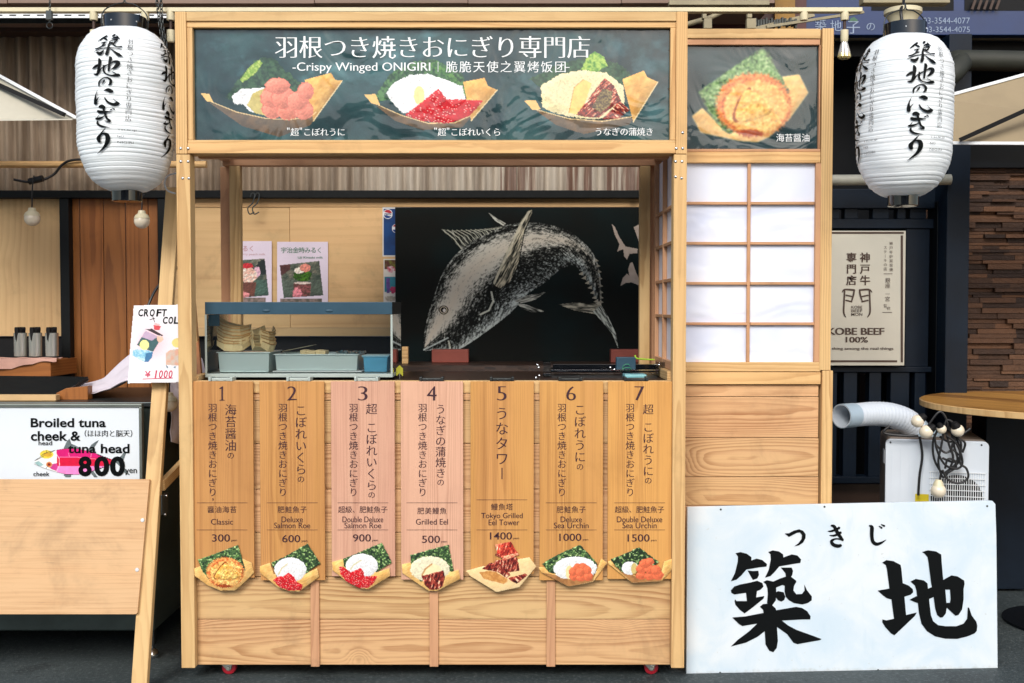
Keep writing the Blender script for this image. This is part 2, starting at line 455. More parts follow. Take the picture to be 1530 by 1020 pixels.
class Ink:
    """flat lettering and marks laid out in the photograph's coordinates, set on a surface by a function at(px, py, off)"""
    def __init__(s, at, off=.0012): s.at, s.off, s.mb = at, off, MB()
    def fit(s, txt, x0, y0, x1, y1, mincho=0.0, bold=0.0, rot=False, shear=0.0):
        V, F, mn, mx = glyph(txt, mincho, bold)
        if not V: return s
        w_, h_ = mx[0] - mn[0] or 1, mx[1] - mn[1] or 1
        pts = []
        for x, y in V:
            a, b = (x - mn[0]) / w_, (y - mn[1]) / h_
            if rot: a, b = b, 1 - a
            pts.append(s.at(x0 + (x1 - x0) * a + shear * (y1 - y0) * b, y1 - (y1 - y0) * b, s.off))
        s.mb.add(pts, F); s.off += 2e-5
        return s
    def char(s, ch, cx, cy, size, mincho=.009, bold=0.0, rot=False):
        """one full-width character in its cell"""
        V, F, mn, mx = glyph(ch, mincho, bold)
        if not V: return s
        pts = []
        for x, y in V:
            a, b = x - .5, y - .38
            if rot: a, b = b, -a
            pts.append(s.at(cx + a * size, cy - b * size, s.off))
        s.mb.add(pts, F); s.off += 2e-6
        return s
    def column(s, txt, cx, y0, pitch, size=None, **k):
        for i, ch in enumerate(txt):
            if ch.strip(): s.char(ch, cx, y0 + pitch * (i + .5), size or pitch, rot=ch in 'ー', **k)
        return s
    def row(s, txt, x0, cy, pitch, size=None, **k):
        for i, ch in enumerate(txt):
            if ch.strip(): s.char(ch, x0 + pitch * (i + .5), cy, size or pitch, **k)
        return s
    def poly(s, pts, tr=None):
        if tr: pts = [tr(*p) for p in pts]
        from mathutils.geometry import tessellate_polygon
        fs = tessellate_polygon([[Vector((x, -y, 0)) for x, y in pts]])
        fs = [tuple(f) if (pts[f[1]][0] - pts[f[0]][0]) * (pts[f[2]][1] - pts[f[0]][1]) - (pts[f[2]][0] - pts[f[0]][0]) * (pts[f[1]][1] - pts[f[0]][1]) < 0 else tuple(reversed(f)) for f in fs]
        s.mb.add([s.at(x, y, s.off) for x, y in pts], fs); s.off += 6e-5
        return s
    def stroke(s, pts, tr=None, taper=True):
        """a brush stroke: (x, y, width) points smoothed"""
        P = catmull(pts, 5)
        if tr: P = [(*tr(p[0], p[1]), p[2] * tr.k) for p in P]
        n = len(P); L, Rr = [], []
        for i in range(n):
            a, b = P[max(0, i - 1)], P[min(n - 1, i + 1)]
            dx, dy = b[0] - a[0], b[1] - a[1]; l = math.hypot(dx, dy) or 1
            nx, ny = -dy / l, dx / l
            h = P[i][2] / 2
            L.append((P[i][0] + nx * h, P[i][1] + ny * h)); Rr.append((P[i][0] - nx * h, P[i][1] - ny * h))
        def cap(p, q, sg):
            dx, dy = p[0] - q[0], p[1] - q[1]; l = math.hypot(dx, dy) or 1
            return (p[0] + dx / l * p[2] * .38, p[1] + dy / l * p[2] * .38)
        vs = [cap(P[0], P[1], 1)] + [v for pr in zip(L, Rr) for v in pr] + [cap(P[-1], P[-2], 1)]
        fs = [(0, 2, 1)] + [(1 + 2 * i, 2 + 2 * i, 4 + 2 * i, 3 + 2 * i) for i in range(n - 1)] + [(len(vs) - 3, len(vs) - 2, len(vs) - 1)]
        s.mb.add([s.at(x, y, s.off) for x, y in vs], fs); s.off += 6e-5
        return s
    def line(s, x0, y0, x1, y1, wd=.6):
        dx, dy = x1 - x0, y1 - y0; l = math.hypot(dx, dy)
        nx, ny = -dy / l * wd / 2, dx / l * wd / 2
        return s.poly([(x0 + nx, y0 + ny), (x1 + nx, y1 + ny), (x1 - nx, y1 - ny), (x0 - nx, y0 - ny)])
    def rect(s, x0, y0, x1, y1): return s.poly([(x0, y0), (x1, y0), (x1, y1), (x0, y1)])
    def build(s, name, m, parent): return s.mb.build(name, m, parent)

def catmull(pts, n=6, closed=False):
    P = [tuple(p) for p in pts]
    N = len(P); out = []
    for i in range(N if closed else N - 1):
        if closed: a, b, c, d = P[i - 1], P[i], P[(i + 1) % N], P[(i + 2) % N]
        else: a, b, c, d = P[max(0, i - 1)], P[i], P[i + 1], P[min(N - 1, i + 2)]
        for k in range(n):
            t = k / n
            out.append(tuple(.5 * (2 * b[j] + (c[j] - a[j]) * t + (2 * a[j] - 5 * b[j] + 4 * c[j] - d[j]) * t * t + (3 * b[j] - a[j] - 3 * c[j] + d[j]) * t ** 3) for j in range(len(b))))
    if not closed: out.append(P[-1])
    return out

# ---------------------------------------------------------------- printed pictures: colours computed on a fine grid
def vnoise(X, Y, sx, sy=None, seed=0, octv=3):
    sy = sy or sx
    out = np.zeros_like(X); amp, tot = 1.0, 0
    for o in range(octv):
        r = np.random.default_rng(seed * 31 + o)
        T = r.random((64, 64))
        x, y = X / sx * 2 ** o + 17.3 * o, Y / sy * 2 ** o + 5.1 * o
        xi, yi = np.floor(x).astype(int), np.floor(y).astype(int)
        fx, fy = x - xi, y - yi
        fx, fy = fx * fx * (3 - 2 * fx), fy * fy * (3 - 2 * fy)
        g = lambda a, b: T[(yi + b) % 64, (xi + a) % 64]
        out += amp * ((g(0, 0) * (1 - fx) + g(1, 0) * fx) * (1 - fy) + (g(0, 1) * (1 - fx) + g(1, 1) * fx) * fy)
        tot += amp; amp *= .55
    return out / tot

class Cv:
    def __init__(s, x0, y0, x1, y1, res):
        s.nx, s.ny = int((x1 - x0) * res) + 1, int((y1 - y0) * res) + 1
        s.X, s.Y = np.meshgrid(np.linspace(x0, x1, s.nx), np.linspace(y0, y1, s.ny))
        s.c = np.zeros((s.ny, s.nx, 3)); s.a = np.zeros((s.ny, s.nx), bool)
        s.sd = 1
    def mask(s, pts, rough=0.0, rs=3.0, smooth=0):
        if smooth: pts = catmull(pts, smooth, True)
        X, Y = s.X, s.Y
        if rough:
            s.sd += 1
            X = X + (vnoise(s.X, s.Y, rs, seed=s.sd) - .5) * 2 * rough
            Y = Y + (vnoise(s.X, s.Y, rs, seed=s.sd + 50) - .5) * 2 * rough
        m = np.zeros(X.shape, bool); n = len(pts)
        for i in range(n):
            (x0, y0), (x1, y1) = pts[i], pts[(i + 1) % n]
            if y0 == y1: continue
            m ^= ((Y < y0) != (Y < y1)) & (X < (x1 - x0) * (Y - y0) / (y1 - y0) + x0)
        return m
    def ell(s, cx, cy, rx, ry, rough=0.0, rs=3.0, spikes=0, amp=.1):
        s.sd += 1
        X, Y = (s.X - cx) / rx, (s.Y - cy) / ry
        d = np.hypot(X, Y)
        if rough: d = d + (vnoise(s.X, s.Y, rs, seed=s.sd) - .5) * 2 * rough
        if spikes:
            th = np.arctan2(Y, X)
            d = d + amp * (np.abs(np.sin(th * spikes / 2 + vnoise(s.X, s.Y, rs * 3, seed=s.sd + 9) * 5)) - .5)
        return d < 1
    def fill(s, m, col, var=.08, sc=5.0, alt=None, octv=3, a=1.0, sx=None):
        """paint a mask; alt = a second colour mixed in by noise"""
        s.sd += 1
        n = vnoise(s.X, s.Y, sx or sc, sc, s.sd, octv)
        col = np.array(col, float)
        if alt is not None:
            t = np.clip((n - .32) / .36, 0, 1)[..., None]
            v = col * (1 - t) + np.array(alt, float) * t
        else:
            v = col * (1 + (n[..., None] - .5) * 2 * var)
        s.c[m] = s.c[m] * (1 - a) + v[m] * a
        s.a |= m
        return m
    def lines(s, m, col, ang, spacing, wd, wob=0.0, a=.6):
        u = s.X * math.cos(ang) + s.Y * math.sin(ang) + (vnoise(s.X, s.Y, 9, seed=s.sd + 3) - .5) * wob
        k = m & (np.mod(u, spacing) < wd)
        s.c[k] = s.c[k] * (1 - a) + np.array(col) * a
    def seg(s, m, pts, wd, col, a=1.0):
        for (x0, y0), (x1, y1) in zip(pts[:-1], pts[1:]):
            dx, dy = x1 - x0, y1 - y0; l = dx * dx + dy * dy or 1
            t = np.clip(((s.X - x0) * dx + (s.Y - y0) * dy) / l, 0, 1)
            d = np.hypot(s.X - x0 - t * dx, s.Y - y0 - t * dy)
            k = (d < wd / 2) if m is None else (m & (d < wd / 2))
            s.c[k] = s.c[k] * (1 - a) + np.array(col) * a
    def dots(s, m, n, r, col, hi=None, var=.15):
        ys, xs = np.nonzero(m)
        if not len(xs): return
        rr = np.random.default_rng(s.sd + n)
        for i in rr.integers(0, len(xs), n):
            cx, cy = s.X[0, xs[i]], s.Y[ys[i], 0]
            q = r * rr.uniform(.8, 1.2)
            k = m & (np.hypot(s.X - cx, s.Y - cy) < q)
            d = np.hypot(s.X - cx, s.Y - cy)[k] / q
            s.c[k] = np.clip(np.array(col) * (1 + rr.uniform(-var, var)), 0, 255) * (1 - .25 * d[:, None] ** 2)
            if hi is not None:
                k = m & (np.hypot(s.X - cx + q * .3, s.Y - cy + q * .35) < q * .33)
                s.c[k] = hi
    def blur(s, a, r):
        """two box blurs of radius r samples"""
        r = int(round(r))
        if r < 1: return a
        for _ in range(2):
            for ax in (0, 1):
                p = [(0, 0)] * a.ndim; p[ax] = (r + 1, r)
                q = np.cumsum(np.pad(a, p, mode='edge'), axis=ax)
                n = a.shape[ax]; w = 2 * r + 1
                q = (np.take(q, range(w, n + w), axis=ax) - np.take(q, range(0, n), axis=ax)) / w
                a = q
        return a
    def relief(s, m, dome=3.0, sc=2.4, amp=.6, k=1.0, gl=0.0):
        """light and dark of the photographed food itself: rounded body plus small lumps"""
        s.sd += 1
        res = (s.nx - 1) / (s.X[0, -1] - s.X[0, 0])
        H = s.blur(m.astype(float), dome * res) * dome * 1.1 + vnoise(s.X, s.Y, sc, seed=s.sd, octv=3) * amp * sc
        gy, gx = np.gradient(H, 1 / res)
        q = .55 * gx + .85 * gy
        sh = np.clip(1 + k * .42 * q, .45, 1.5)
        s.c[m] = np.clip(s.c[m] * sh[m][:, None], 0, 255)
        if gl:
            kk = m & (q > .75); s.c[kk] = s.c[kk] * (1 - gl) + 255 * gl
    def finish(s, r=.5, grain=3.0):
        res = (s.nx - 1) / (s.X[0, -1] - s.X[0, 0])
        a = s.a.astype(float)
        bl = s.blur(s.c * a[..., None], r * res) / np.maximum(s.blur(a, r * res), 1e-3)[..., None]
        s.c = bl + (RNG.random(a.shape)[..., None] - .5) * 2 * grain
    def build(s, name, at, m, parent, off=.0012, thick=0.0, rim=None, soft=None):
        if soft: s.finish(soft)
        V = np.empty((s.ny * s.nx, 3))
        o = Vector(at(float(s.X[0, 0]), float(s.Y[0, 0]), off))
        # the surface is flat: map through three corners and the true corner (projective to within a hair over this size)
        P = [np.array(at(float(s.X[j, i]), float(s.Y[j, i]), off)) for j, i in ((0, 0), (0, -1), (-1, 0), (-1, -1))]
        tx = ((s.X - s.X[0, 0]) / (s.X[0, -1] - s.X[0, 0]))[..., None]; ty = ((s.Y - s.Y[0, 0]) / (s.Y[-1, 0] - s.Y[0, 0]))[..., None]
        V = (P[0] * (1 - tx) + P[1] * tx) * (1 - ty) + (P[2] * (1 - tx) + P[3] * tx) * ty
        V = V.reshape(-1, 3)
        q = s.a[:-1, :-1] & s.a[1:, :-1] & s.a[:-1, 1:] & s.a[1:, 1:]
        jj, ii = np.nonzero(q)
        b = jj * s.nx + ii
        F = np.stack([b, b + s.nx, b + s.nx + 1, b + 1], 1)
        used = np.unique(F); rm = -np.ones(len(V), int); rm[used] = np.arange(len(used))
        c = np.clip(s.c.reshape(-1, 3)[used] / 255, 0, 1)
        c = np.where(c <= .04045, c / 12.92, ((c + .055) / 1.055) ** 2.4)
        Vu, Fu = V[used], rm[F]
        nv = len(Vu)
        if thick:
            # give the cut-out its thickness: a back sheet and a rim
            nrm = np.array(at(float(s.X[0, 0]), float(s.Y[0, 0]), off)) - np.array(at(float(s.X[0, 0]), float(s.Y[0, 0]), off + thick))
            e = {}
            E = np.concatenate([Fu[:, [0, 1]], Fu[:, [1, 2]], Fu[:, [2, 3]], Fu[:, [3, 0]]])
            key = E[:, 0] * nv + E[:, 1]; rev = E[:, 1] * nv + E[:, 0]
            bd = E[~np.isin(key, rev)]
            Fu = np.concatenate([Fu, np.stack([bd[:, 1], bd[:, 0], bd[:, 0] + nv, bd[:, 1] + nv], 1)])
            Vu = np.concatenate([Vu, Vu + nrm])
            c = np.concatenate([c, np.tile(np.array(lin(rim or (90, 70, 50))), (nv, 1))])
        me = bpy.data.meshes.new(name)
        me.vertices.add(len(Vu)); me.vertices.foreach_set('co', Vu.ravel())
        me.loops.add(len(Fu) * 4); me.loops.foreach_set('vertex_index', Fu.ravel().astype(np.int32))
        me.polygons.add(len(Fu)); me.polygons.foreach_set('loop_start', np.arange(0, len(Fu) * 4, 4, dtype=np.int32))
        me.update(calc_edges=True)
        a = me.attributes.new('pcol', 'FLOAT_COLOR', 'POINT')
        a.data.foreach_set('color', np.concatenate([c, np.ones((len(c), 1))], 1).ravel())
        me.materials.append(m)
        me.validate()
        return link(bpy.data.objects.new(name, me), parent)

# ---- foods
NORI, NORI2, RICE, TRAY, TRAYD = (30, 48, 34), (92, 128, 70), (244, 246, 244), (232, 190, 118), (150, 104, 62)
def tray(c, pts, lo=None, rim=True):
    m = c.fill(c.mask(pts), TRAY, .06, 6, alt=(222, 172, 98))
    c.lines(m, (196, 142, 78), 1.1, 3.1, .7, 3, .25)
    c.relief(m, 5, 6, .25, .9)
    if lo: c.fill(c.mask(lo), TRAYD, .1, 5, alt=(176, 124, 74))
    if rim: c.seg(None, [*pts, pts[0]], .9, (246, 218, 160), .8)
    return m
def nori(c, pts, light=1.0, rough=.9):
    m = c.fill(c.mask(pts, rough, 2.2), NORI, .2, 3, alt=tuple(a * .55 + b * .45 * light for a, b in zip(NORI, NORI2)))
    s2 = vnoise(c.X, c.Y, 2.6, 2.2, c.sd + 77, 3)
    k = m & (s2 > .60 - .03 * light)
    c.c[k] = np.array(NORI2) * (1 + (s2[k][:, None] - .6) * 2.5 * light)
    k = m & (s2 > .70)
    c.c[k] = (176, 196, 136)
    c.relief(m, 1.2, 1.7, 1.3, 1.1)
    return m
def rice(c, m, yellow=0.0):
    base = np.array(RICE) * (1 - yellow) + np.array((240, 222, 160)) * yellow
    c.fill(m, base, .04, 2.2, alt=base * np.array((.93, .94, .95)))
    c.dots(m, int(m.sum() / 14), 1.0, np.minimum(base * 1.04, 255), None, .03)
    c.relief(m, 4, 1.5, .8, .42)
    return m
def roe(c, m, r=1.25):
    c.fill(m, (196, 22, 34), .12, 3)
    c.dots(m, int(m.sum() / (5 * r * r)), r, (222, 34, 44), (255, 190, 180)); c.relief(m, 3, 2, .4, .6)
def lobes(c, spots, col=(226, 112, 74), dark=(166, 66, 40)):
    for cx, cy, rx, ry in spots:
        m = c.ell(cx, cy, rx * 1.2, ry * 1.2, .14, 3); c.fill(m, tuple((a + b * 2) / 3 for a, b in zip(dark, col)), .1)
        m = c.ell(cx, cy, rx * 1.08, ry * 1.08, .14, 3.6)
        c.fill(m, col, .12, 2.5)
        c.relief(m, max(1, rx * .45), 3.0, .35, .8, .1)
def eel(c, pts, streak=True, ang=.7):
    m = c.mask(pts, .6, 2)
    c.fill(m, (96, 26, 24), .3, 3, alt=(150, 52, 40))
    s2 = vnoise(c.X * math.cos(ang) + c.Y * math.sin(ang), c.Y * math.cos(ang) - c.X * math.sin(ang), 1.6, 7, c.sd + 5)
    k = m & (s2 > .60); c.c[k] = (206, 108, 84)
    k = m & (s2 < .33); c.c[k] = (52, 14, 18)
    k = m & (s2 > .72); c.c[k] = (244, 206, 170)
    c.relief(m, 2, 2.0, 1.0, .9, .2)
    return m
def crisp(c, cx, cy, rx, ry, heart, dark):
    m = c.ell(cx, cy, rx, ry, .05, 2, spikes=64, amp=.10)
    c.fill(m, (196, 96, 46), .1, 3, alt=(226, 150, 84))
    k = c.ell(cx + rx * .03, cy + ry * .05, rx * .82, ry * .80, .12, 3); c.fill(k & m, (226, 152, 74), .1, 3.5, alt=(240, 196, 116))
    k = c.ell(cx + rx * .15, cy + ry * .5, rx * .55, ry * .38, .2, 3); c.fill(k & m, (242, 206, 130), .1, 3, alt=(226, 160, 84), a=.8)
    k = c.ell(cx - rx * .12, cy + ry * .88, rx * .35, ry * .13, .3, 2); c.fill(k & m, (150, 52, 20), .2, 2, a=.8)
    h = c.mask(heart, .4, 3, 4)
    d = c.mask(dark, .4, 3, 4); c.fill(d, (140, 66, 24), .15, 2)
    c.fill(h, (220, 158, 70), .08, 4, alt=(240, 196, 112)); c.seg(None, [*heart, heart[0]], .9, (186, 112, 48), .5)
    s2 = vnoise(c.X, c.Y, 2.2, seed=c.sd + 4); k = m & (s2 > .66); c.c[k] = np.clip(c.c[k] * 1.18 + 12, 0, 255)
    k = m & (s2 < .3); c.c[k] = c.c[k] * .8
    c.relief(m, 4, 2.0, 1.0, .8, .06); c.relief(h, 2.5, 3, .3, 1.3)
    return m
# ================================================================ ground
def ground():
    g = G('asphalt')
    co = g.coord()
    n1, n2, n3 = g.noise(co, 1.3, 4, .6), g.noise(co, 60, 3, .7), g.noise(co, 9, 3, .6)
    v = g.vor(co, 170)['Distance']
    n4, n5 = g.noise(co, 24, 3, .7), g.noise(co, 3.2, 5, .65, .6)
    base = g.mix(g.ss(n1, .35, .7), (.028, .040, .042), (.055, .070, .072))
    base = g.mix(g.M('MULTIPLY', g.ss(n5, .54, .66), .55), base, (.016, .021, .022))
    base = g.mix(g.ss(n2, .48, .8), base, (.13, .15, .15))
    base = g.mix(g.M('MULTIPLY', g.ss(n4, .55, .75), .7), base, (.013, .017, .018))
    base = g.mix(g.M('MULTIPLY', g.ss(n3, .64, .74), .4), base, (.10, .115, .11))
    base = g.mix(g.M('MULTIPLY', g.M('SUBTRACT', 1.0, g.ss(v, .0, .22)), .5), base, (.22, .23, .22))
    g.set(Base_Color=base, Roughness=g.M('ADD', .5, g.M('MULTIPLY', n1, .35)))
    g.bump(g.M('ADD', n2, g.M('MULTIPLY', v, .6)), .5, .004)
    mb = MB()
    mb.add([(-40, -40, 0), (40, -40, 0), (40, 30, 0), (-40, 30, 0)], [(0, 1, 2, 3)])
    o = mb.build('ground', g.m); o['kind'] = 'structure'
    return o
ground()

# ================================================================ food stall
F0 = FP(0)
XL0, XL1 = U(266, 510, 0).x, U(286.5, 510, 0).x
XR0, XR1 = U(1005.5, 510, 0).x, U(1025, 510, 0).x
def Z(py, Y=0): return U(765, py, Y).z
ZB = Z(998)
STALL = thing('food_stall', 'pale wooden rice ball stall on castors with a big dark picture sign on top', 'food stall', ((XL0 + XR1) / 2, .3, 0))
for a, b in ((XL0, XL1), (XR0, XR1)):
    MB().box(a, b, 0, .06, ZB, Z(230.5), 'z', .25 if a < 0 else .45).build('post', M['pine'], STALL, .002)
# sign box
zt, zb = Z(17), Z(230)
MB().box(XL0, XL0 + .042, 0, .09, zb + .001, zt, 'z', .55).build('sign_stile', M['pine'], STALL, .002)
MB().box(XR1 - .042, XR1, 0, .09, zb + .001, zt, 'z', .6).build('sign_stile', M['pine'], STALL, .002)
a, b = XL0 + .0425, XR1 - .0425
MB().box(a, b, .001, .09, Z(31), zt, 'x', .1).build('sign_rail', M['pine'], STALL, .002)
MB().box(a, b, .001, .09, zb + .003, Z(213.5), 'x', .85).build('sign_rail', M['pine'], STALL, .002)
tr_ = MB()
tr_.box(a, b, .008, .05, Z(40), Z(31.2), 'x', .75)
tr_.box(a, b, .006, .05, Z(213.3), Z(208.5), 'x', .3)
tr_.box(a, a + .020, .0075, .05, Z(208.3), Z(40.2), 'z', .4)
tr_.box(b - .020, b, .0075, .05, Z(208.3), Z(40.2), 'z', .7)
tr_.build('sign_trim', M['pine'], STALL, .0015)

# big sign: dark printed film with three food pictures
def K2(x, y): return (250 + x / 3.825, y / 3.825)
def K3(x, y): return (630 + x / 3.732, y / 3.732)
def KP(f, s_): return [f(*p) for p in s_]
c = Cv(282, 37, 1008, 213, 1.05)
full = np.ones(c.X.shape, bool)
c.fill(full, (24, 50, 54), .1, 60, alt=(46, 82, 84), octv=5)
n = vnoise(c.X, c.Y, 46, 34, 91, 5); k = n > .58; c.c[k] += ((n[k] - .58) * 190)[:, None] * np.array((.7, .95, 1.0))
# worn edges of the print
for s_ in range(26):
    e = RNG.random()
    cx, cy = ((282 + 726 * RNG.random()), 39 if e < .45 else 211) if e < .7 else (1004, 40 + 170 * RNG.random())
    m = c.ell(cx, cy, RNG.uniform(2, 9), RNG.uniform(1, 3.4), .5, 2); c.fill(m, (8, 10, 11), .1)
def boat(tip, rim, panel, hull):
    m = c.fill(c.mask(hull), (116, 92, 68), .12, 14, alt=(92, 80, 66))
    c.fill(c.mask(tip), (232, 190, 120), .05)
    pm_ = c.fill(c.mask(panel), (224, 176, 98), .05, 8, alt=(206, 152, 78)); c.relief(pm_, 7, 6, .2, .9); c.relief(m, 9, 6, .2, .8)
    c.seg(None, rim, 1.2, (236, 206, 150), .9)
    c.seg(None, [panel[-2], panel[-1]], 1.3, (244, 222, 170), .9)
# one
k = c.fill(c.mask(KP(K2, [(330, 560), (420, 430), (520, 335), (600, 330), (700, 420), (760, 470), (760, 560), (500, 600)]), 3, 5), (34, 62, 48), .2, 4, alt=(60, 96, 66))
boat(KP(K2, [(190, 530), (240, 535), (262, 582), (226, 578)]), KP(K2, [(255, 582), (400, 640), (560, 675), (700, 682), (820, 665), (850, 640)]),
     KP(K2, [(785, 455), (935, 415), (960, 455), (1000, 460), (835, 690)]), KP(K2, [(235, 582), (400, 636), (560, 672), (700, 680), (820, 663), (1000, 462), (815, 715), (640, 782), (430, 720)]))
m = c.mask(KP(K2, [(415, 455), (470, 380), (525, 340), (545, 360), (500, 420), (430, 470)]), 1.2, 2); c.fill(m, (120, 160, 60), .2, 3, alt=(190, 206, 110))
m = c.mask(KP(K2, [(365, 548), (420, 510), (480, 505), (560, 500), (580, 660), (480, 640), (440, 600), (385, 590)]), 1.4, 3); rice(c, m)
m = c.mask(KP(K2, [(455, 600), (490, 530), (560, 500), (590, 665), (500, 645)]), .6); c.fill(m, (196, 180, 110), .1, 4)
P = lambda x, y, rx, ry: (*K2(x, y), rx / 3.825, ry / 3.825)
lobes(c, [P(600, 620, 52, 46), P(690, 630, 56, 46), P(780, 630, 48, 42), P(600, 555, 58, 50), P(665, 560, 62, 52), P(745, 575, 54, 46), P(630, 490, 60, 40), P(790, 520, 40, 44)], (224, 134, 112), (186, 92, 78))
# two
m = c.mask([(556, 150), (585, 108), (620, 92), (650, 88), (690, 110), (705, 140), (640, 150)], 2.5, 4); c.fill(m, (30, 66, 44), .2, 4, alt=(84, 130, 76))
m = c.mask([(640, 96), (654, 90), (682, 116), (700, 140), (690, 144), (670, 116)], 1.0, 2); c.fill(m, (44, 92, 48), .2, 3, alt=(96, 146, 70))
boat([(544, 141), (561, 140), (568, 157), (555, 154)], [(566, 157), (600, 172), (640, 184), (680, 183), (702, 173)],
     [(692, 122), (724, 116), (729, 128), (743, 134), (704, 180)], [(560, 156), (600, 171), (640, 183), (680, 182), (743, 135), (690, 190), (632, 194), (590, 180)])
m = c.mask([(577, 138), (590, 122), (612, 112), (640, 110), (664, 118), (690, 128), (697, 150), (660, 166), (600, 168), (584, 150)], 1.6, 3); rice(c, m)
m = c.ell(626, 142, 8, 14, .1); c.fill(m, (236, 218, 150), .06)
m = c.mask([(605, 172), (630, 152), (655, 132), (668, 148), (690, 148), (722, 150), (702, 173), (670, 184), (632, 181)], 1.2, 2); roe(c, m, 2.3)
# three
m = c.mask([(790, 118), (830, 96), (880, 84), (930, 96), (950, 122), (900, 140), (820, 140)], 3, 4); c.fill(m, (26, 62, 42), .2, 4, alt=(54, 96, 62))
m = c.mask([(868, 104), (878, 84), (888, 76), (902, 84), (908, 98), (890, 108)], 1.8, 3); c.fill(m, (84, 140, 52), .25, 3, alt=(170, 200, 90))
boat([(783, 150), (800, 149), (808, 163), (796, 164)], [(800, 163), (850, 177), (900, 181), (944, 174)],
     [(930, 118), (962, 105), (967, 115), (983, 122), (946, 182)], [(800, 164), (850, 177), (900, 180), (944, 173), (983, 123), (940, 186), (872, 200), (830, 186)])
m = c.mask([(810, 160), (808, 128), (838, 110), (870, 104), (905, 108), (932, 128), (934, 168), (890, 178), (850, 174), (822, 166)], 2, 3); rice(c, m, .8)
m = c.mask([(850, 168), (858, 130), (872, 118), (884, 124), (868, 172)], .5); c.fill(m, (238, 202, 120), .08, 4); c.seg(None, [(850, 168), (858, 130), (872, 118)], 1.2, (196, 132, 70), .7)
eel(c, [(861, 171), (896, 125), (904, 116), (918, 128), (928, 150), (894, 176), (872, 174)], True, .9)
m = c.fill(c.mask([(884, 160), (900, 132), (916, 136), (912, 156), (898, 168)], .8, 2), (74, 58, 46), .3, 2, alt=(150, 130, 80))
m = eel(c, [(900, 178), (926, 150), (941, 164), (924, 177)], True, 2.2)
FS = FP(.030)
sign = MB().box(a + .004, b - .004, .031, .046, Z(209.5), Z(39), 'x').build('sign_panel', M['soft_black'], STALL)
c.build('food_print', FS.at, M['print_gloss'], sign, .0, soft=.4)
ik = Ink(FS.at, .0016)
for i, ch in enumerate('羽根つき焼きおにぎり専門店'): ik.char(ch, 410 + 36.4 * (i + .5), 70, 37, mincho=.020)
ik.fit('-Crispy Winged ONIGIRI', 437, 93, 643, 109.5, bold=.004, mincho=.008)
ik.line(654.5, 92, 654.5, 107, .7)
for i, ch in enumerate('脆脆天使之翼烤饭团'): ik.char(ch, 675 + 20.3 * i, 99.5, 18.5, mincho=.006)
ik.line(845, 100.5, 851, 100.5, 1)
for t_, x_, cy in (('“超”こぼれうに', 428, 197), ('“超”こぼれいくら', 648, 197), ('うなぎの蒲焼き', 888, 196.5)):
    x = x_
    for ch in t_:
        adv = 6.0 if ch in '“”' else 12.7
        if ch in '“”': ik.fit('"', x + 1, cy - 6.5, x + 4.5, cy - 3)
        else: ik.char(ch, x + adv / 2, cy, 13, mincho=.009)
        x += adv
ik.build('lettering', M['white_ink'], sign)

# bolts of the corner plates
for (bx, by) in ((270, 221.5), (281, 221.5), (270, 241), (281, 241), (273, 266), (282, 266), (1010.5, 221.5), (1020, 221.5), (1009.5, 241), (1019, 241), (1009.5, 264), (1018.5, 266), (1020, 198)):
    p = F0.at(bx, by)
    MB().lathe((p.x, -.0002, p.z), [(0.00001, -.0035), (.0035, -.003), (.0055, -.001), (.006, 0)], 10, 'y').build('bolt', M['chrome'], STALL)

# front cladding, rails, battens
cl = MB()
ys = [599.2, 664, 733, 798, 865, 929, 998]
for i in range(6):
    cl.box(XL1 + .0005, XR0 - .0005, .033 + .001 * (i % 2), .052, Z(ys[i + 1]) + .0012, Z(ys[i]) - .0012, 'x', (.35, .7, .85, .55, .3, .62)[i])
cl.build('plank_cladding', M['cedar'], STALL, .0018)
MB().box(XL1 + .0005, XR0 - .0005, .027, .06, Z(588), Z(569.5), 'x', .2).build('top_rail', M['pine'], STALL, .002)
MB().box(XL1 + .0005, XR0 - .0005, .031, .06, Z(598.6), Z(588.6), 'x', .8).build('under_rail', M['cedar'], STALL, .0015)
for p0, p1, r_ in ((462, 475, .7), (641, 654, .9), (817, 830, .5)):
    MB().box(U(p0, 900, 0).x, U(p1, 900, 0).x, .0235, .0325, ZB - .003, Z(599), 'z', r_).build('batten', M['lattice'], STALL, .0012)
MB().box(XL1, XR0, .061, .64, ZB, ZB + .05, 'x').build('bottom_frame', M['cedar'], STALL)
for xa, xb in ((XL0 + .006, XL0 + .02), (XR1 - .02, XR1 - .006)):
    sc_ = MB()
    for i in range(6): sc_.box(xa, xb, .061, .635, Z(ys[i + 1]) + .001, Z(ys[i]) - .001, 'y')
    sc_.build('side_cladding', M['cedar'], STALL, .0015)
MB().box(XL0 + .021, XR1 - .021, .0605, .68, Z(577), Z(571), 'x').build('shade_counter', M['dark_wood'], STALL, .002)  # added slab, its dark colour stands in for the shaded stall interior
# sills at both ends of the opening
MB().box(XL1 - .03, XL1 + .006, .062, .6, Z(570.5), Z(563), 'y', .3).build('side_sill', M['pine'], STALL, .002)
MB().box(XR0 - .012, XR0 + .035, .062, .6, Z(570.5), Z(556), 'y', .3).build('side_sill', M['pine'], STALL, .002)
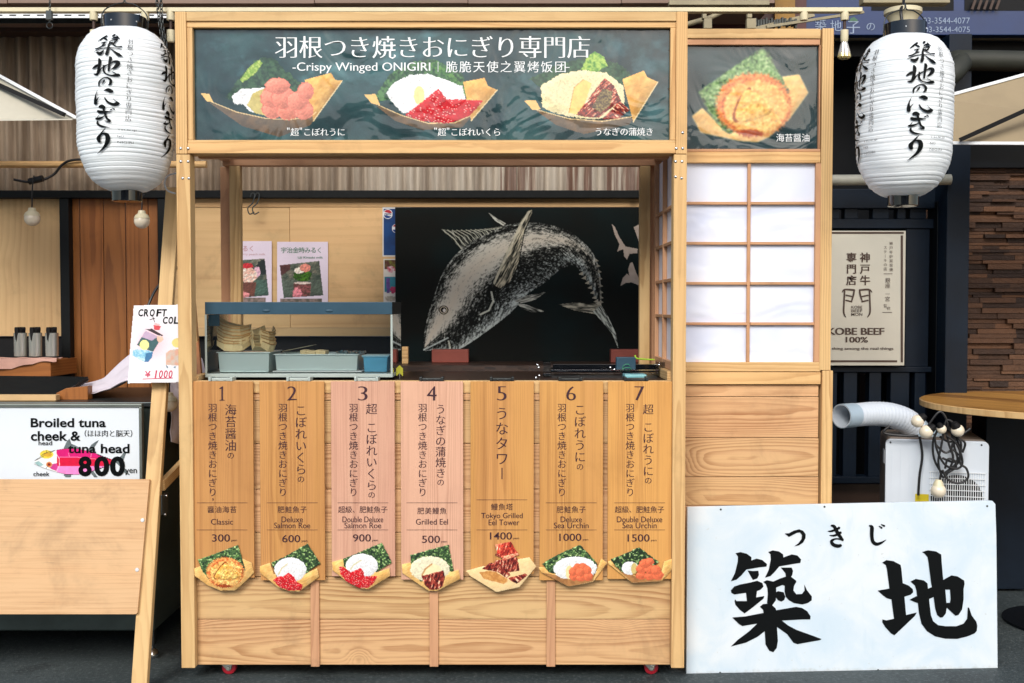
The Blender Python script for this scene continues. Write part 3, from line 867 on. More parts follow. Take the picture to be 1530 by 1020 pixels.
# back posts, battens, header, side beams
YB = .62
zh0, zh1 = U(765, 248, YB).z, U(765, 222, YB).z
for xa, xb in ((U(328, 400, YB).x, U(344, 400, YB).x), (U(971, 400, YB).x, U(985.5, 400, YB).x)):
    MB().box(xa, xb, YB + .022, YB + .07, ZB, zh0, 'z', .7).build('back_post', M['lattice'], STALL, .002)
for xa, xb in ((U(345.5, 400, YB).x, U(361.5, 400, YB).x), (U(955, 400, YB).x, U(970.3, 400, YB).x)):
    MB().box(xa, xb, YB - .02, YB + .02, ZB, zh0 - .001, 'z', .2).build('back_batten', M['pine'], STALL, .002)
MB().box(XL0 + .01, XR1 - .01, YB - .02, YB + .03, zh0, zh1, 'x', .9).build('back_header', M['lattice'], STALL, .002)
for xa, xb in ((XL0 + .004, XL1 - .006), (XR0 + .006, XR1 - .004)):
    MB().box(xa, xb, .0605, YB - .021, zh0 + .02, zh1, 'y', .9).build('side_beam', M['lattice'], STALL, .002)
MB().box(XL1 + .004, XR0 - .004, .092, .13, Z(231), Z(214), 'x', .9).build('front_header', M['lattice'], STALL, .002)
# shoji lattice on the right-hand inner side
sp = MB(); xs = XR0 + .014
sp.box(xs + .010, xs + .014, .075, .59, Z(556), zh0, 'y').build('side_paper', M['paperwhite'], STALL)
fr_ = MB()
for y0, y1 in ((.064, .10), (.325, .34), (.56, .595)): fr_.box(xs - .008, xs + .009, y0, y1, Z(556) + .001, zh0 - .001, 'z')
for py in (310, 364, 420, 475):
    z0 = Z(py, .1); fr_.box(xs - .006, xs + .008, .1005, .3245, z0, z0 + .012, 'y'); fr_.box(xs - .006, xs + .008, .3405, .5595, z0, z0 + .012, 'y')
z0 = Z(548, .1); fr_.box(xs - .007, xs + .0085, .1005, .5595, Z(556) + .002, z0 + .02, 'y')
fr_.build('side_lattice', M['lattice'], STALL, .001)
# castors
for cx_, cy_ in ((U(342, 1000, .09).x, .10), (U(973, 1000, .09).x, .10), (U(342, 1000, .09).x, .56), (U(973, 1000, .09).x, .56)):
    cs = MB().box(cx_ - .04, cx_ + .03, cy_ - .03, cy_ + .03, ZB - .004, ZB - .0005)
    cs.add([(cx_ - .036, cy_ - .016, ZB - .004), (cx_ + .02, cy_ - .016, ZB - .004), (cx_ + .006, cy_ - .016, .022), (cx_ - .006, cy_ - .016, .022),
            (cx_ - .036, cy_ - .019, ZB - .004), (cx_ + .02, cy_ - .019, ZB - .004), (cx_ + .006, cy_ - .019, .022), (cx_ - .006, cy_ - .019, .022)],
           [(0, 1, 2, 3), (7, 6, 5, 4), (0, 4, 5, 1), (1, 5, 6, 2), (2, 6, 7, 3), (3, 7, 4, 0)])
    cs.lathe((cx_, cy_ - .022, .0285), [(.0001, -.004), (.007, -.003), (.008, .002), (.011, .003), (.011, .0045), (.0001, .005)], 14, 'y')
    cs = cs.build('castor', M['steel'], STALL, .001)
    MB().lathe((cx_, cy_, .0285), [(.012, -.0125), (.021, -.013), (.0265, -.011), (.028, -.006), (.028, .006), (.0265, .011), (.021, .013), (.012, .0125)], 28, 'y').build('wheel', M['red_plastic'], cs)

# ================================================================ menu boards
CEN = [331.7, 436.6, 542.2, 645.4, 750, 853.6, 955.6]
EDGE = [(285.5, 379), (388.5, 485), (495, 590), (599, 692), (703, 797.5), (806, 901), (908, 1003.5)]
COLS = [('海苔醤油', 17.8, 603), ('こぼれいくら', 17.6, 604), ('超 こぼれいくら', 17.2, 602), ('うなぎの蒲焼き', 15.9, 603), ('うなタワー', 22.5, 606), ('こぼれうに', 17.6, 603), ('超 こぼれうに', 16.4, 603)]
CHI = ['醤油海苔', '肥鮭魚子', '超級、肥鮭魚子', '肥美鰻魚', '鰻魚塔', '肥鮭魚子', '超級、肥鮭魚子']
ENG = [('Classic',), ('Deluxe', 'Salmon Roe'), ('Double Deluxe', 'Salmon Roe'), ('Grilled Eel',), ('Tokyo Grilled', 'Eel Tower'), ('Deluxe', 'Sea Urchin'), ('Double Deluxe', 'Sea Urchin')]
EW = [(33,), (32, 54), (61, 55), (48,), (62, 46), (32, 52), (68, 51)]
PRICE = [300, 600, 900, 500, 1400, 1000, 1500]
WHAT = ['orange wood menu board with a golden crisp rice patty cutout, at the left end', 'orange wood menu board whose cutout shows white rice with a little red roe',
        'pink wood menu board whose cutout shows rice over much red roe', 'pink wood menu board whose cutout shows grilled eel on yellow rice',
        'orange wood menu board with a tall tower of eel on its cutout', 'orange wood menu board whose cutout shows round sea urchin on white rice under seaweed',
        'yellow edged wood menu board with orange sea urchin piled in a brown tray']
FB = FP(.010)
def cut(i):
    c = Cv(284 + 103 * i, 805, 394 + 103 * i + (6 if i > 3 else 0), 890, 1.5)
    if i < 2:
        K = lambda x, y: (280 + x / 6.955, 790 + y / 6.955)
    elif i < 4: K = lambda x, y: (490 + x / 6.955, 790 + y / 6.955)
    else: K = lambda x, y: (690 + x / 4.636, 790 + y / 4.636)
    s_ = 6.955 if i < 4 else 4.636
    q = lambda L_: [K(*p) for p in L_]
    if i == 0:
        tray(c, q([(65, 410), (130, 385), (235, 545), (560, 300), (668, 350), (695, 455), (560, 590), (500, 640), (345, 645), (210, 590), (75, 490)]))
        nori(c, q([(105, 320), (300, 250), (525, 165), (560, 270), (605, 430), (240, 552), (150, 430)]), 1.5)
        crisp(c, *K(395, 455), 198 / s_, 160 / s_, q([(290, 480), (385, 360), (470, 400), (545, 500), (430, 530), (310, 520)]), q([(272, 490), (380, 345), (420, 380), (330, 470), (300, 525)]))
    elif i == 1:
        tray(c, q([(750, 385), (860, 350), (900, 470), (1230, 460), (1350, 405), (1370, 500), (1160, 655), (1060, 650), (940, 610), (750, 455)]))
        nori(c, q([(865, 350), (1000, 290), (1250, 150), (1385, 360), (1235, 465), (930, 510)]))
        rice(c, c.ell(*K(1070, 425), 165 / s_, 128 / s_, .06, 2)); c.seg(None, q([(945, 475), (980, 410), (1040, 362)]), 1.6, (206, 190, 130), .8)
        roe(c, c.mask(q([(890, 530), (950, 490), (1000, 490), (1055, 455), (1110, 500), (1130, 545), (1200, 580), (1180, 637), (1060, 642), (950, 602)]), .8, 2))
    elif i == 2:
        tray(c, q([(40, 340), (155, 310), (300, 400), (510, 450), (640, 400), (650, 490), (420, 630), (330, 620), (200, 555), (45, 430)]))
        nori(c, q([(155, 310), (300, 250), (560, 140), (670, 350), (510, 450), (170, 395)]))
        rice(c, c.ell(*K(352, 382), 165 / s_, 124 / s_, .06, 2)); c.seg(None, q([(235, 420), (270, 370), (345, 325)]), 1.6, (206, 196, 140), .8)
        roe(c, c.mask(q([(115, 390), (160, 395), (240, 450), (340, 405), (370, 440), (380, 490), (515, 490), (480, 560), (420, 612), (330, 618), (200, 555), (130, 470)]), .8, 2))
    elif i == 3:
        tray(c, q([(765, 365), (865, 345), (980, 450), (1240, 450), (1360, 420), (1380, 520), (1130, 650), (1040, 645), (930, 570), (770, 460)]))
        nori(c, q([(855, 270), (1050, 215), (1255, 160), (1310, 440), (1240, 450), (960, 550), (860, 350)]), 1.1)
        rice(c, c.ell(*K(1060, 415), 206 / s_, 132 / s_, .07, 2), .55)
        m = c.mask(q([(975, 485), (1010, 420), (1080, 362), (1150, 380), (1185, 430), (1000, 492)]), .4); c.fill(m, (244, 226, 178), .04); c.seg(None, q([(978, 480), (1010, 420), (1078, 365)]), 2.4, (180, 120, 60), .7)
        eel(c, q([(972, 490), (1200, 430), (1218, 500), (1190, 600), (1150, 628), (1060, 636), (1005, 580)]), True, .3)
    elif i == 4:
        m = tray(c, q([(25, 290), (150, 255), (250, 280), (380, 210), (470, 195), (518, 260), (400, 405), (240, 440), (60, 330)])); c.c[m] = c.c[m] * .5 + np.array((250, 234, 196)) * .5
        for L_ in ([(120, 300), (200, 290), (320, 360), (290, 382), (150, 345)], [(160, 290), (240, 300), (320, 350), (280, 362)]):
            c.fill(c.mask(q(L_), .8, 2), (214, 158, 90), .15, 3, alt=(190, 128, 66))
        for L_, an in (([(140, 278), (190, 235), (260, 230), (340, 318), (310, 342), (250, 300)], .5), ([(225, 220), (300, 205), (385, 195), (402, 290), (330, 300), (240, 262)], .2),
                       ([(312, 342), (440, 308), (456, 322), (380, 382)], 2.4), ([(228, 180), (250, 150), (385, 200), (300, 218)], .6)):
            eel(c, q(L_), True, an)
        m = eel(c, q([(228, 108), (340, 86), (398, 182), (296, 216), (246, 170)]), True, .4); c.c[m] = np.clip(c.c[m] * 1.15 + np.array((46, 10, 4)), 0, 255)
        m = c.mask(q([(285, 190), (388, 165), (398, 182), (296, 216)]), .5); c.fill(m, (240, 206, 160), .1, 2, alt=(200, 90, 70))
    else:
        if i == 5:
            tray(c, q([(530, 265), (562, 262), (730, 330), (910, 350), (965, 200), (1010, 235), (912, 365), (740, 402), (550, 305)]), q([(548, 300), (730, 336), (910, 352), (912, 368), (740, 402)]))
            nori(c, q([(555, 240), (610, 205), (700, 158), (820, 108), (890, 180), (945, 245), (920, 290), (730, 330), (600, 300)]), 1.2)
            rice(c, c.ell(*K(785, 275), 150 / s_, 84 / s_, .06, 2) & (c.Y < 790 + 345 / s_)); c.fill(c.ell(*K(745, 300), 26 / s_, 48 / s_, .05), (236, 216, 160), .05)
            P = lambda x, y, rx, ry: (*K(x, y), rx / s_, ry / s_)
            lobes(c, [P(775, 330, 26, 24), P(825, 338, 28, 22), P(875, 328, 28, 26), P(772, 295, 26, 26), P(800, 268, 24, 24), P(838, 262, 24, 22), P(868, 285, 26, 26), P(820, 300, 28, 26)])
        else:
            tray(c, q([(1010, 225), (1035, 215), (1210, 330), (1370, 345), (1400, 225), (1455, 205), (1500, 235), (1385, 362), (1180, 376), (1015, 245)]), q([(1040, 245), (1210, 332), (1380, 346), (1385, 363), (1185, 376)]))
            nori(c, q([(1030, 210), (1130, 170), (1230, 125), (1370, 230), (1290, 300), (1110, 300), (1060, 255)]), .5)
            rice(c, c.ell(*K(1165, 272), 56 / s_, 46 / s_, .08, 2)); c.fill(c.ell(*K(1195, 275), 22 / s_, 40 / s_, .05), (206, 184, 116), .06)
            P = lambda x, y, rx, ry: (*K(x, y), rx / s_, ry / s_)
            lobes(c, [P(1240, 322, 30, 24), P(1300, 326, 32, 24), P(1358, 320, 34, 28), P(1245, 275, 32, 30), P(1300, 280, 32, 28), P(1345, 285, 30, 30), P(1270, 240, 34, 26), P(1300, 225, 26, 22)])
    return c
for i in range(7):
    x0, x1 = EDGE[i]
    bx0, bx1 = U(x0, 720, .01).x, U(x1, 720, .01).x
    zt_, zb_ = Z(570), Z((864, 868, 862, 867, 858, 868, 866)[i])
    t = thing('menu_board', WHAT[i], 'menu board', ((bx0 + bx1) / 2, .016, zt_), 'menu boards hung along the stall front')
    MB().box(bx0, bx1, .010, .022, zb_, zt_, 'z', (.15, .35, .4, .75, .5, .6, .95)[i]).build('board', M['menu_pink' if i in (2, 3) else 'menu_orange'], t, .0015)
    ik = Ink(FB.at, .0012); cx = CEN[i]
    if i == 0: ik.poly([(cx - 4, 580.2), (cx + .2, 577), (cx + 1.5, 577), (cx + 1.5, 597), (cx + 4, 597.4), (cx + 4, 598.2), (cx - 4, 598.2), (cx - 4, 597.4), (cx - 1, 597), (cx - 1, 580.4), (cx - 4, 581.2)])
    else: ik.fit(str(i + 1), cx - 7.5, 577, cx + 7, 598, mincho=.022, bold=-.004)
    big, pit, y0 = COLS[i]
    if i == 4:
        ik.column(big, cx, y0, pit, 21)
    else:
        xx = cx + 13
        y = y0
        for ch in big:
            pp = pit * .62 if ch == ' ' else pit
            if ch != ' ': ik.char(ch, xx, y + pp / 2, pp * 1.02)
            y += pp
        ik.char('の', xx, y + 6, 11.5)
        ik.column('羽根つき焼きおにぎり', cx - 14, 602, 14.0, 14.2)
        if i == 0: ik.fit(',', cx - 14.6, 744, cx - 12.6, 748.5)
    ly = 746.5 if i == 4 else 751
    ik.line(cx - 38, ly, cx + 38, ly, .55); ik.line(cx - 38, 791.5, cx + 38, 791.5, .55)
    s_ = CHI[i]; n_ = len(s_); cyc = {4: 757}.get(i, 761 if i != 3 else 763)
    pc = 10.6 if n_ > 4 else 11.2
    ik.row(s_, cx - pc * n_ / 2, cyc, pc, 10.8, mincho=0, bold=0)
    e = ENG[i]
    ebase = [(771.5, 781.5), (780.5, 790)] if len(e) == 2 else [(775, 785.5)] if i == 0 else [(775, 787.5)]
    if i == 4: ebase = [(766, 776.5), (776, 785)]
    for j, s_ in enumerate(e):
        xo = 3 if (i == 4 and j) else 0
        y0_, y1_ = ebase[j]
        if not any(ch in s_ for ch in 'yg'): y1_ = min(y1_, y0_ + 8.6)
        ik.fit(s_, cx - EW[i][j] / 2 + xo, y0_, cx + EW[i][j] / 2 + xo, y1_, bold=.004, mincho=.006)
    pw = 27 if PRICE[i] < 1000 else 33
    py_ = (798, 799, 798, 800, 795, 797, 798)[i]
    ik.fit(str(PRICE[i]), cx - pw / 2 - 1.5, py_, cx + pw / 2 - 1.5, py_ + 11, bold=.006, mincho=.008)
    ik.fit('yen', cx + pw / 2, py_ + 8.2, cx + pw / 2 + 9, py_ + 11.5)
    ik.build('lettering', M['maroon'], t)
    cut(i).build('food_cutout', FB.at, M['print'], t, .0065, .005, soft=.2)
    cc = U((331, 447, 548, 645, 750, 852, 950)[i], 566, .03)
    k_ = MB().box(cc.x - .045, cc.x - .036, .012, .07, zt_ + .001, zt_ + .016).box(cc.x + .036, cc.x + .045, .012, .07, zt_ + .001, zt_ + .016)
    k_.box(cc.x - .0355, cc.x + .0355, .02, .066, zt_ + .001, zt_ + .011)
    k_.box(cc.x - .02, cc.x - .012, .017, .0195, zt_ + .004, zt_ + .009).box(cc.x + .012, cc.x + .02, .017, .0195, zt_ + .004, zt_ + .009)
    k_.build('clip', M['edge_grey'] if i < 3 else M['dark_steel'], t, .0015)

# ================================================================ side screen (shoji wing beside the stall)
YS = .26
FW = FP(YS)
SS = thing('shoji_screen', 'wooden wing screen with white paper panes and a seaweed rice picture at the top', 'screen', (U(1135, 700, YS).x, YS + .03, 0))
def bx(x0, y0, x1, y1, ya, yb, g, rnd=None, mb=None):
    q = R(x0, y0, x1, y1, YS)
    return (mb or MB()).box(q[0], q[1], YS + ya, YS + yb, q[2], q[3], g, rnd)
xr = 1243.5
bx(1020, 42.5, xr - 17.3, 57, 0, .05, 'x', .2).build('top_rail', M['pine'], SS, .002)
bx(xr - 17, 42, xr, 553, -.001, .05, 'z', .35).build('stile', M['pine'], SS, .002)
bx(xr - 17, 553.6, xr - 1, 972, -.001, .05, 'z', .5).build('stile', M['pine'], SS, .002)
q = MB(); bx(1020, 57.3, xr - 17.3, 66, .006, .04, 'x', .8, q); bx(1224.5, 66.2, xr - 17.3, 221.8, .006, .04, 'z', .8, q); bx(1020, 222, xr - 17.3, 226, .004, .04, 'x', .6, q)
q.build('sign_trim', M['lattice'], SS, .0015)
bx(1020, 226.4, xr - 17.3, 243, 0, .05, 'x', .9).build('middle_rail', M['pine'], SS, .002)
pn = bx(1020, 64, 1226, 223.5, .026, .036, 'x').build('sign_panel', M['soft_black'], SS)
KR = lambda x, y: (1000 + x / 2.887, y / 2.887)
c = Cv(1022, 65, 1225.5, 223, 1.15)
full = np.ones(c.X.shape, bool)
c.fill(full, (20, 44, 48), .1, 60, alt=(36, 64, 68), octv=4)
tray(c, KP(KR, [(98, 500), (142, 465), (260, 575), (420, 545), (520, 430), (488, 330), (560, 320), (600, 398), (520, 510), (430, 590), (380, 612), (300, 606), (135, 570)]))
nori(c, KP(KR, [(125, 395), (190, 350), (250, 305), (400, 205), (430, 225), (455, 280), (520, 395), (500, 440), (262, 578), (230, 560), (170, 490)]), 2.0, 1.6)
m = c.mask(KP(KR, [(135, 400), (250, 312), (400, 212), (440, 270), (490, 340), (300, 330), (190, 480)]), 2, 3); s2 = vnoise(c.X, c.Y, 2.4, seed=77); kk = m & (s2 > .42); c.c[kk] = np.array((112, 150, 92)) * (.7 + s2[kk][:, None] * .7); kk = m & (s2 > .64); c.c[kk] = (196, 214, 160)
crisp(c, *KR(366, 452), 166 / 2.887, 140 / 2.887, KP(KR, [(285, 505), (305, 430), (345, 385), (440, 455), (430, 492), (330, 525)]), KP(KR, [(272, 505), (300, 425), (342, 376), (352, 392), (318, 440), (300, 525)]))
FRS = FP(YS + .0255)
c.build('food_print', FRS.at, M['print_gloss'], pn, .0, soft=.6)
ik = Ink(FRS.at, .0016); ik.row('海苔醤油', 1159.5, 205.5, 12.7, 13, mincho=.0, bold=0).build('lettering', M['white_ink'], pn)
g = G('shoji_cloth'); nn = g.ss(g.noise(g.mul(g.coord(), (1, 1, 1.9)), 3.0, 2, .5, .7), .25, .75); g.set(Base_Color=g.mix(nn, (.66, .72, .88), (.79, .83, .92)), Roughness=.75); g.bump(nn, .35, .02)  # bluish tone mixed into the colour imitates shading of soft folds
bx(1018, 238, 1229, 545, .022, .026, 'x').build('paper', g.m, SS)
lt = MB()
bx(1117, 243.3, 1121.5, 540.7, .006, .0215, 'z', .5, lt)
for yy in (303, 363, 423, 483.5):
    for xa, xb in ((1020, 1116.8), (1121.7, 1218)): bx(xa, yy - 2.1, xb, yy + 2.1, .007, .0215, 'x', None, lt)
bx(1218.3, 243.3, xr - 17.3, 540.7, .003, .03, 'z', .6, lt)
lt.build('lattice', M['lattice'], SS, .0012)
q = bx(1020, 541, xr - 17.3, 555, .002, .045, 'x', .5).build('sill_rail', M['pine'], SS, .002)
q = bx(1020, 556, xr - 17.3, 574, -.001, .05, 'x', .9).build('bottom_rail', M['pine'], SS, .002)
q = MB()
yy = [575, 593, 654.5, 713, 756, 820, 870, 920, 972]
for i in range(8): bx(1020, yy[i] + .4, xr - 19, yy[i + 1] - .4, .014 + .001 * (i % 2), .034, 'x', (.9, .8, .5, .45, .95, .5, .6, .7)[i], q)
q.build('plank_cladding', M['cedar'], SS, .0018)
for px_ in (1040, 1215): MB().box(U(px_, 990, YS).x, U(px_ + 16, 990, YS).x, YS - .02, YS + .25, 0, U(765, 972.5, YS).z, 'y').build('foot', M['pine'], SS, .002)
# ================================================================ big white sign with brushed characters
ql = [U(1025.5, 1012, .10), U(1491, 1003.5, .165), U(1488, 747.5, .235), U(1027, 757, .17)]
PS = Plane(ql[0], (ql[1] - ql[0]).cross(ql[3] - ql[0]))
def SP(px, py, off=0.0): return PS.at(px, py, off)
g = G('enamelled_sign')
co = g.coord(); n1 = g.noise(co, 3.5, 5, .6, .8); n2 = g.noise(g.mul(co, (6, 6, 1.4)), 3, 4, .7); n3 = g.noise(co, 34, 4, .7)
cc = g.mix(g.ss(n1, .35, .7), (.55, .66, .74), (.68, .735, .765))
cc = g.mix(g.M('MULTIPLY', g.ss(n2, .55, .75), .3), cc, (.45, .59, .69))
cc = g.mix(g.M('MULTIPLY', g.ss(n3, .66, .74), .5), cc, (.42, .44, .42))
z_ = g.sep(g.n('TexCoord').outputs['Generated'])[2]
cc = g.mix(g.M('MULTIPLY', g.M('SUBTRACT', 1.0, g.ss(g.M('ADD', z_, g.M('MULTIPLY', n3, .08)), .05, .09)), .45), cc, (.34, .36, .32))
g.set(Base_Color=cc, Roughness=g.M('ADD', .3, g.M('MULTIPLY', n1, .2)))
g.bump(n1, .12, .01)
TS = thing('white_signboard', 'large white metal signboard with two big black brushed characters, leaning beside the stall', 'signboard', (ql[0] + ql[1]) / 2)
rc = [(1027, 757), (1240, 752.5), (1470, 747.8), (1483, 748), (1487.5, 753), (1489, 800), (1491, 1003.5), (1258, 1008), (1025.5, 1012.5), (1026, 900)]
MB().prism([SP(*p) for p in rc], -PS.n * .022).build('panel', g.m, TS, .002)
ik = Ink(SP, .0015)
def T5(x, y): return (1080 + x / 5.831, 810 + y / 5.831)
def T6(x, y): return (1300 + x / 6.582, 810 + y / 6.582)
def T7(x, y): return (1160 + x / 8.5, 775 + y / 8.5)
T5.k, T6.k, T7.k = 1 / 5.831, 1 / 6.582, 1 / 8.5
for P_ in ([(110, 95), (155, 85), (210, 100), (250, 130), (248, 158), (295, 142), (345, 155), (385, 190), (380, 212), (320, 218), (205, 238), (160, 290), (120, 325), (70, 340), (105, 270), (130, 170), (132, 125)],
           [(215, 245), (262, 250), (310, 248), (315, 285), (300, 315), (262, 328), (245, 300)],
           [(395, 85), (435, 70), (490, 80), (525, 105), (528, 132), (600, 105), (650, 115), (682, 150), (675, 180), (620, 188), (492, 210), (450, 260), (415, 295), (368, 308), (400, 240), (418, 150), (415, 105)],
           [(352, 345), (385, 330), (440, 342), (465, 380), (465, 430), (462, 505), (430, 550), (385, 532), (392, 450), (388, 400), (375, 365)],
           [(400, 340), (440, 342), (500, 315), (550, 298), (592, 298), (640, 335), (640, 350), (600, 375), (540, 380), (520, 372), (470, 392), (440, 400)],
           [(540, 340), (640, 345), (620, 380), (615, 420), (640, 452), (690, 450), (712, 420), (710, 368), (735, 420), (775, 470), (775, 505), (740, 530), (690, 542), (620, 530), (575, 505), (548, 475), (538, 430)],
           [(440, 450), (480, 425), (530, 435), (545, 475), (535, 503), (510, 517), (480, 505), (455, 470)],
           [(505, 220), (600, 220), (612, 250), (605, 285), (592, 305), (550, 305), (545, 270)],
           [(70, 420), (100, 385), (150, 368), (240, 350), (300, 335), (345, 355), (355, 385), (330, 412), (298, 425), (290, 480), (362, 468), (355, 490), (270, 560), (190, 620), (150, 590), (110, 545), (102, 510), (108, 497), (120, 512), (210, 512), (202, 440), (100, 455), (75, 440)],
           [(322, 562), (350, 538), (400, 535), (430, 548), (460, 575), (465, 592), (640, 562), (690, 572), (735, 600), (765, 645), (762, 672), (690, 672), (515, 682), (570, 725), (640, 762), (860, 842), (850, 852), (650, 888), (615, 875), (560, 800), (472, 738), (480, 860), (470, 920), (440, 958), (405, 945), (372, 890), (365, 775), (300, 825), (200, 875), (70, 908), (130, 850), (230, 775), (300, 708), (170, 730), (140, 712), (82, 655), (200, 645), (355, 615), (350, 588)]):
    ik.poly(P_, T5)
for P_ in ([(120, 200), (160, 175), (230, 185), (300, 222), (308, 260), (322, 402), (380, 425), (420, 460), (425, 490), (400, 515), (338, 535), (355, 715), (460, 690), (440, 725), (330, 830), (240, 915), (205, 895), (150, 835), (120, 785), (122, 758), (160, 768), (235, 752), (210, 562), (165, 550), (130, 525), (75, 475), (190, 455), (165, 262), (155, 225)],
           [(398, 385), (450, 360), (530, 375), (565, 405), (575, 500), (585, 600), (600, 720), (620, 775), (670, 815), (740, 825), (850, 825), (920, 800), (955, 750), (962, 640), (975, 645), (1000, 720), (1045, 780), (1055, 820), (1050, 870), (1030, 895), (960, 925), (860, 950), (740, 948), (640, 925), (560, 875), (505, 800), (480, 690), (470, 600), (455, 470), (440, 425)],
           [(388, 565), (455, 530), (480, 540), (480, 600), (445, 590)],
           [(560, 460), (610, 440), (720, 370), (800, 325), (860, 335), (925, 375), (930, 410), (920, 460), (900, 470), (790, 465), (740, 465), (620, 540), (575, 560)],
           [(512, 95), (570, 78), (650, 90), (700, 120), (705, 200), (720, 370), (740, 465), (755, 640), (745, 700), (715, 738), (690, 740), (660, 715), (640, 650), (620, 500), (600, 400), (575, 200), (565, 145), (540, 115)],
           [(785, 440), (920, 440), (920, 560), (905, 660), (870, 715), (840, 722), (805, 690), (752, 640), (752, 595), (785, 595), (792, 560)]):
    ik.poly(P_, T6)
ik.poly([(105, 185), (160, 182), (220, 150), (290, 132), (340, 150), (372, 195), (370, 245), (340, 300), (290, 335), (228, 348), (280, 310), (320, 255), (325, 205), (300, 172), (260, 178), (160, 230)], T7)
for S_ in ([(655, 157, 8), (700, 155, 26), (760, 135, 28), (800, 112, 34)], [(678, 210, 10), (730, 212, 26), (780, 195, 30), (818, 172, 36)], [(695, 85, 20), (735, 98, 40), (780, 180, 46), (845, 272, 32)],
           [(845, 268, 22), (760, 252, 18), (702, 282, 38), (722, 325, 44), (780, 345, 46), (822, 335, 36)],
           [(1180, 85, 14), (1213, 108, 48), (1212, 200, 46), (1225, 285, 44), (1270, 320, 42), (1330, 305, 30), (1395, 265, 4)], [(1303, 90, 8), (1340, 116, 26)], [(1330, 68, 8), (1374, 92, 26)]):
    ik.stroke(S_, T7)
ik.build('lettering', M['ink'], TS)
for p in ((1077, 761), (1475, 756), (1076, 1005), (1312, 1001), (1482, 1000), (1232, 757)):
    MB().prism([SP(p[0] + 1.6 * math.cos(a_ * math.pi / 4), p[1] + 1.6 * math.sin(a_ * math.pi / 4), .0008) for a_ in range(8)], -PS.n * .0004).build('nail', M['dark_steel'], TS)

# ================================================================ paper lanterns
PROF = [(0, .43), (.012, .55), (.035, .68), (.075, .80), (.13, .905), (.20, .965), (.30, .995), (.45, 1.0), (.62, .995), (.73, .965), (.82, .90), (.89, .80), (.94, .68), (.975, .53), (.995, .40), (1, .33)]
def prof(t):
    for (a_, ra), (b_, rb) in zip(PROF[:-1], PROF[1:]):
        if t <= b_:
            k = (t - a_) / (b_ - a_); return ra + (rb - ra) * k
    return PROF[-1][1]
g = G('lantern_paper')
co = g.coord(); nn = g.noise(co, 6, 4, .6); n2 = g.noise(g.mul(co, (30, 30, 200)), 1, 2)
g.set(Base_Color=g.mix(g.ss(nn, .3, .75), (.86, .92, .94), (.92, .95, .96)), Roughness=.6)
g.b.inputs['Subsurface Weight'].default_value = 0.0
g.bump(n2, .3, .003)
tl = g.n('BsdfTranslucent'); tl.inputs[0].default_value = (.90, .95, .97, 1)
mx = g.n('MixShader'); mx.inputs[0].default_value = .12
g.t.links.new(g.b.outputs[0], mx.inputs[1]); g.t.links.new(tl.outputs[0], mx.inputs[2]); g.t.links.new(mx.outputs[0], g.out.inputs[0])
M['lantern'] = g.m
A_ = lambda x, y: (130 + x / 10.74, 55 + y / 10.74)
B_ = lambda x, y: (130 + x / 9.714, 140 + y / 9.714)
A_.k, B_.k = 1 / 10.74, 1 / 9.714
BR_A = [[(190, 238, 6), (240, 195, 24), (280, 165, 28), (312, 143, 28)], [(262, 178, 12), (310, 200, 26), (332, 215, 20)], [(412, 150, 24), (440, 126, 30), (458, 122, 14)], [(398, 202, 6), (440, 180, 20), (490, 170, 26), (535, 192, 12)], [(480, 140, 16), (505, 165, 26)],
        [(175, 358, 18), (215, 350, 20), (265, 318, 14), (322, 300, 16)], [(305, 256, 20), (285, 290, 20), (262, 320, 16)], [(250, 266, 10), (290, 255, 14), (328, 252, 12)],
        [(385, 235, 10), (380, 280, 26), (362, 315, 20)], [(385, 240, 12), (440, 215, 16), (490, 205, 24), (500, 218, 20)], [(500, 215, 18), (455, 265, 22), (440, 295, 18), (500, 322, 12), (575, 320, 18)], [(395, 262, 20), (430, 272, 34), (450, 268, 20)],
        [(155, 405, 4), (210, 380, 12), (270, 358, 14), (380, 345, 12), (480, 350, 8), (570, 366, 12)], [(372, 290, 22), (368, 350, 34), (360, 410, 42), (345, 455, 40)], [(200, 415, 20), (245, 438, 44), (278, 420, 36), (302, 385, 10)], [(390, 352, 8), (440, 390, 16), (490, 430, 34), (530, 455, 42), (585, 477, 6)],
        [(238, 515, 22), (250, 560, 42), (245, 630, 36), (228, 720, 34), (212, 765, 26)], [(150, 668, 16), (195, 632, 34), (262, 606, 22)], [(165, 752, 12), (215, 752, 30), (282, 664, 8)],
        [(392, 492, 24), (408, 520, 44), (392, 600, 32), (380, 710, 26)], [(250, 692, 4), (320, 640, 20), (400, 600, 10), (470, 562, 30), (520, 585, 56), (480, 645, 40), (420, 686, 8)],
        [(312, 625, 24), (310, 710, 26), (350, 758, 16), (430, 778, 20), (510, 770, 42), (545, 774, 16)], [(500, 755, 10), (460, 735, 10), (415, 705, 4)],
        [(236, 938, 14), (240, 880, 22), (285, 828, 14), (355, 810, 18), (408, 850, 32), (402, 902, 34), (372, 925, 6)], [(318, 850, 18), (305, 875, 22), (276, 915, 6)]]
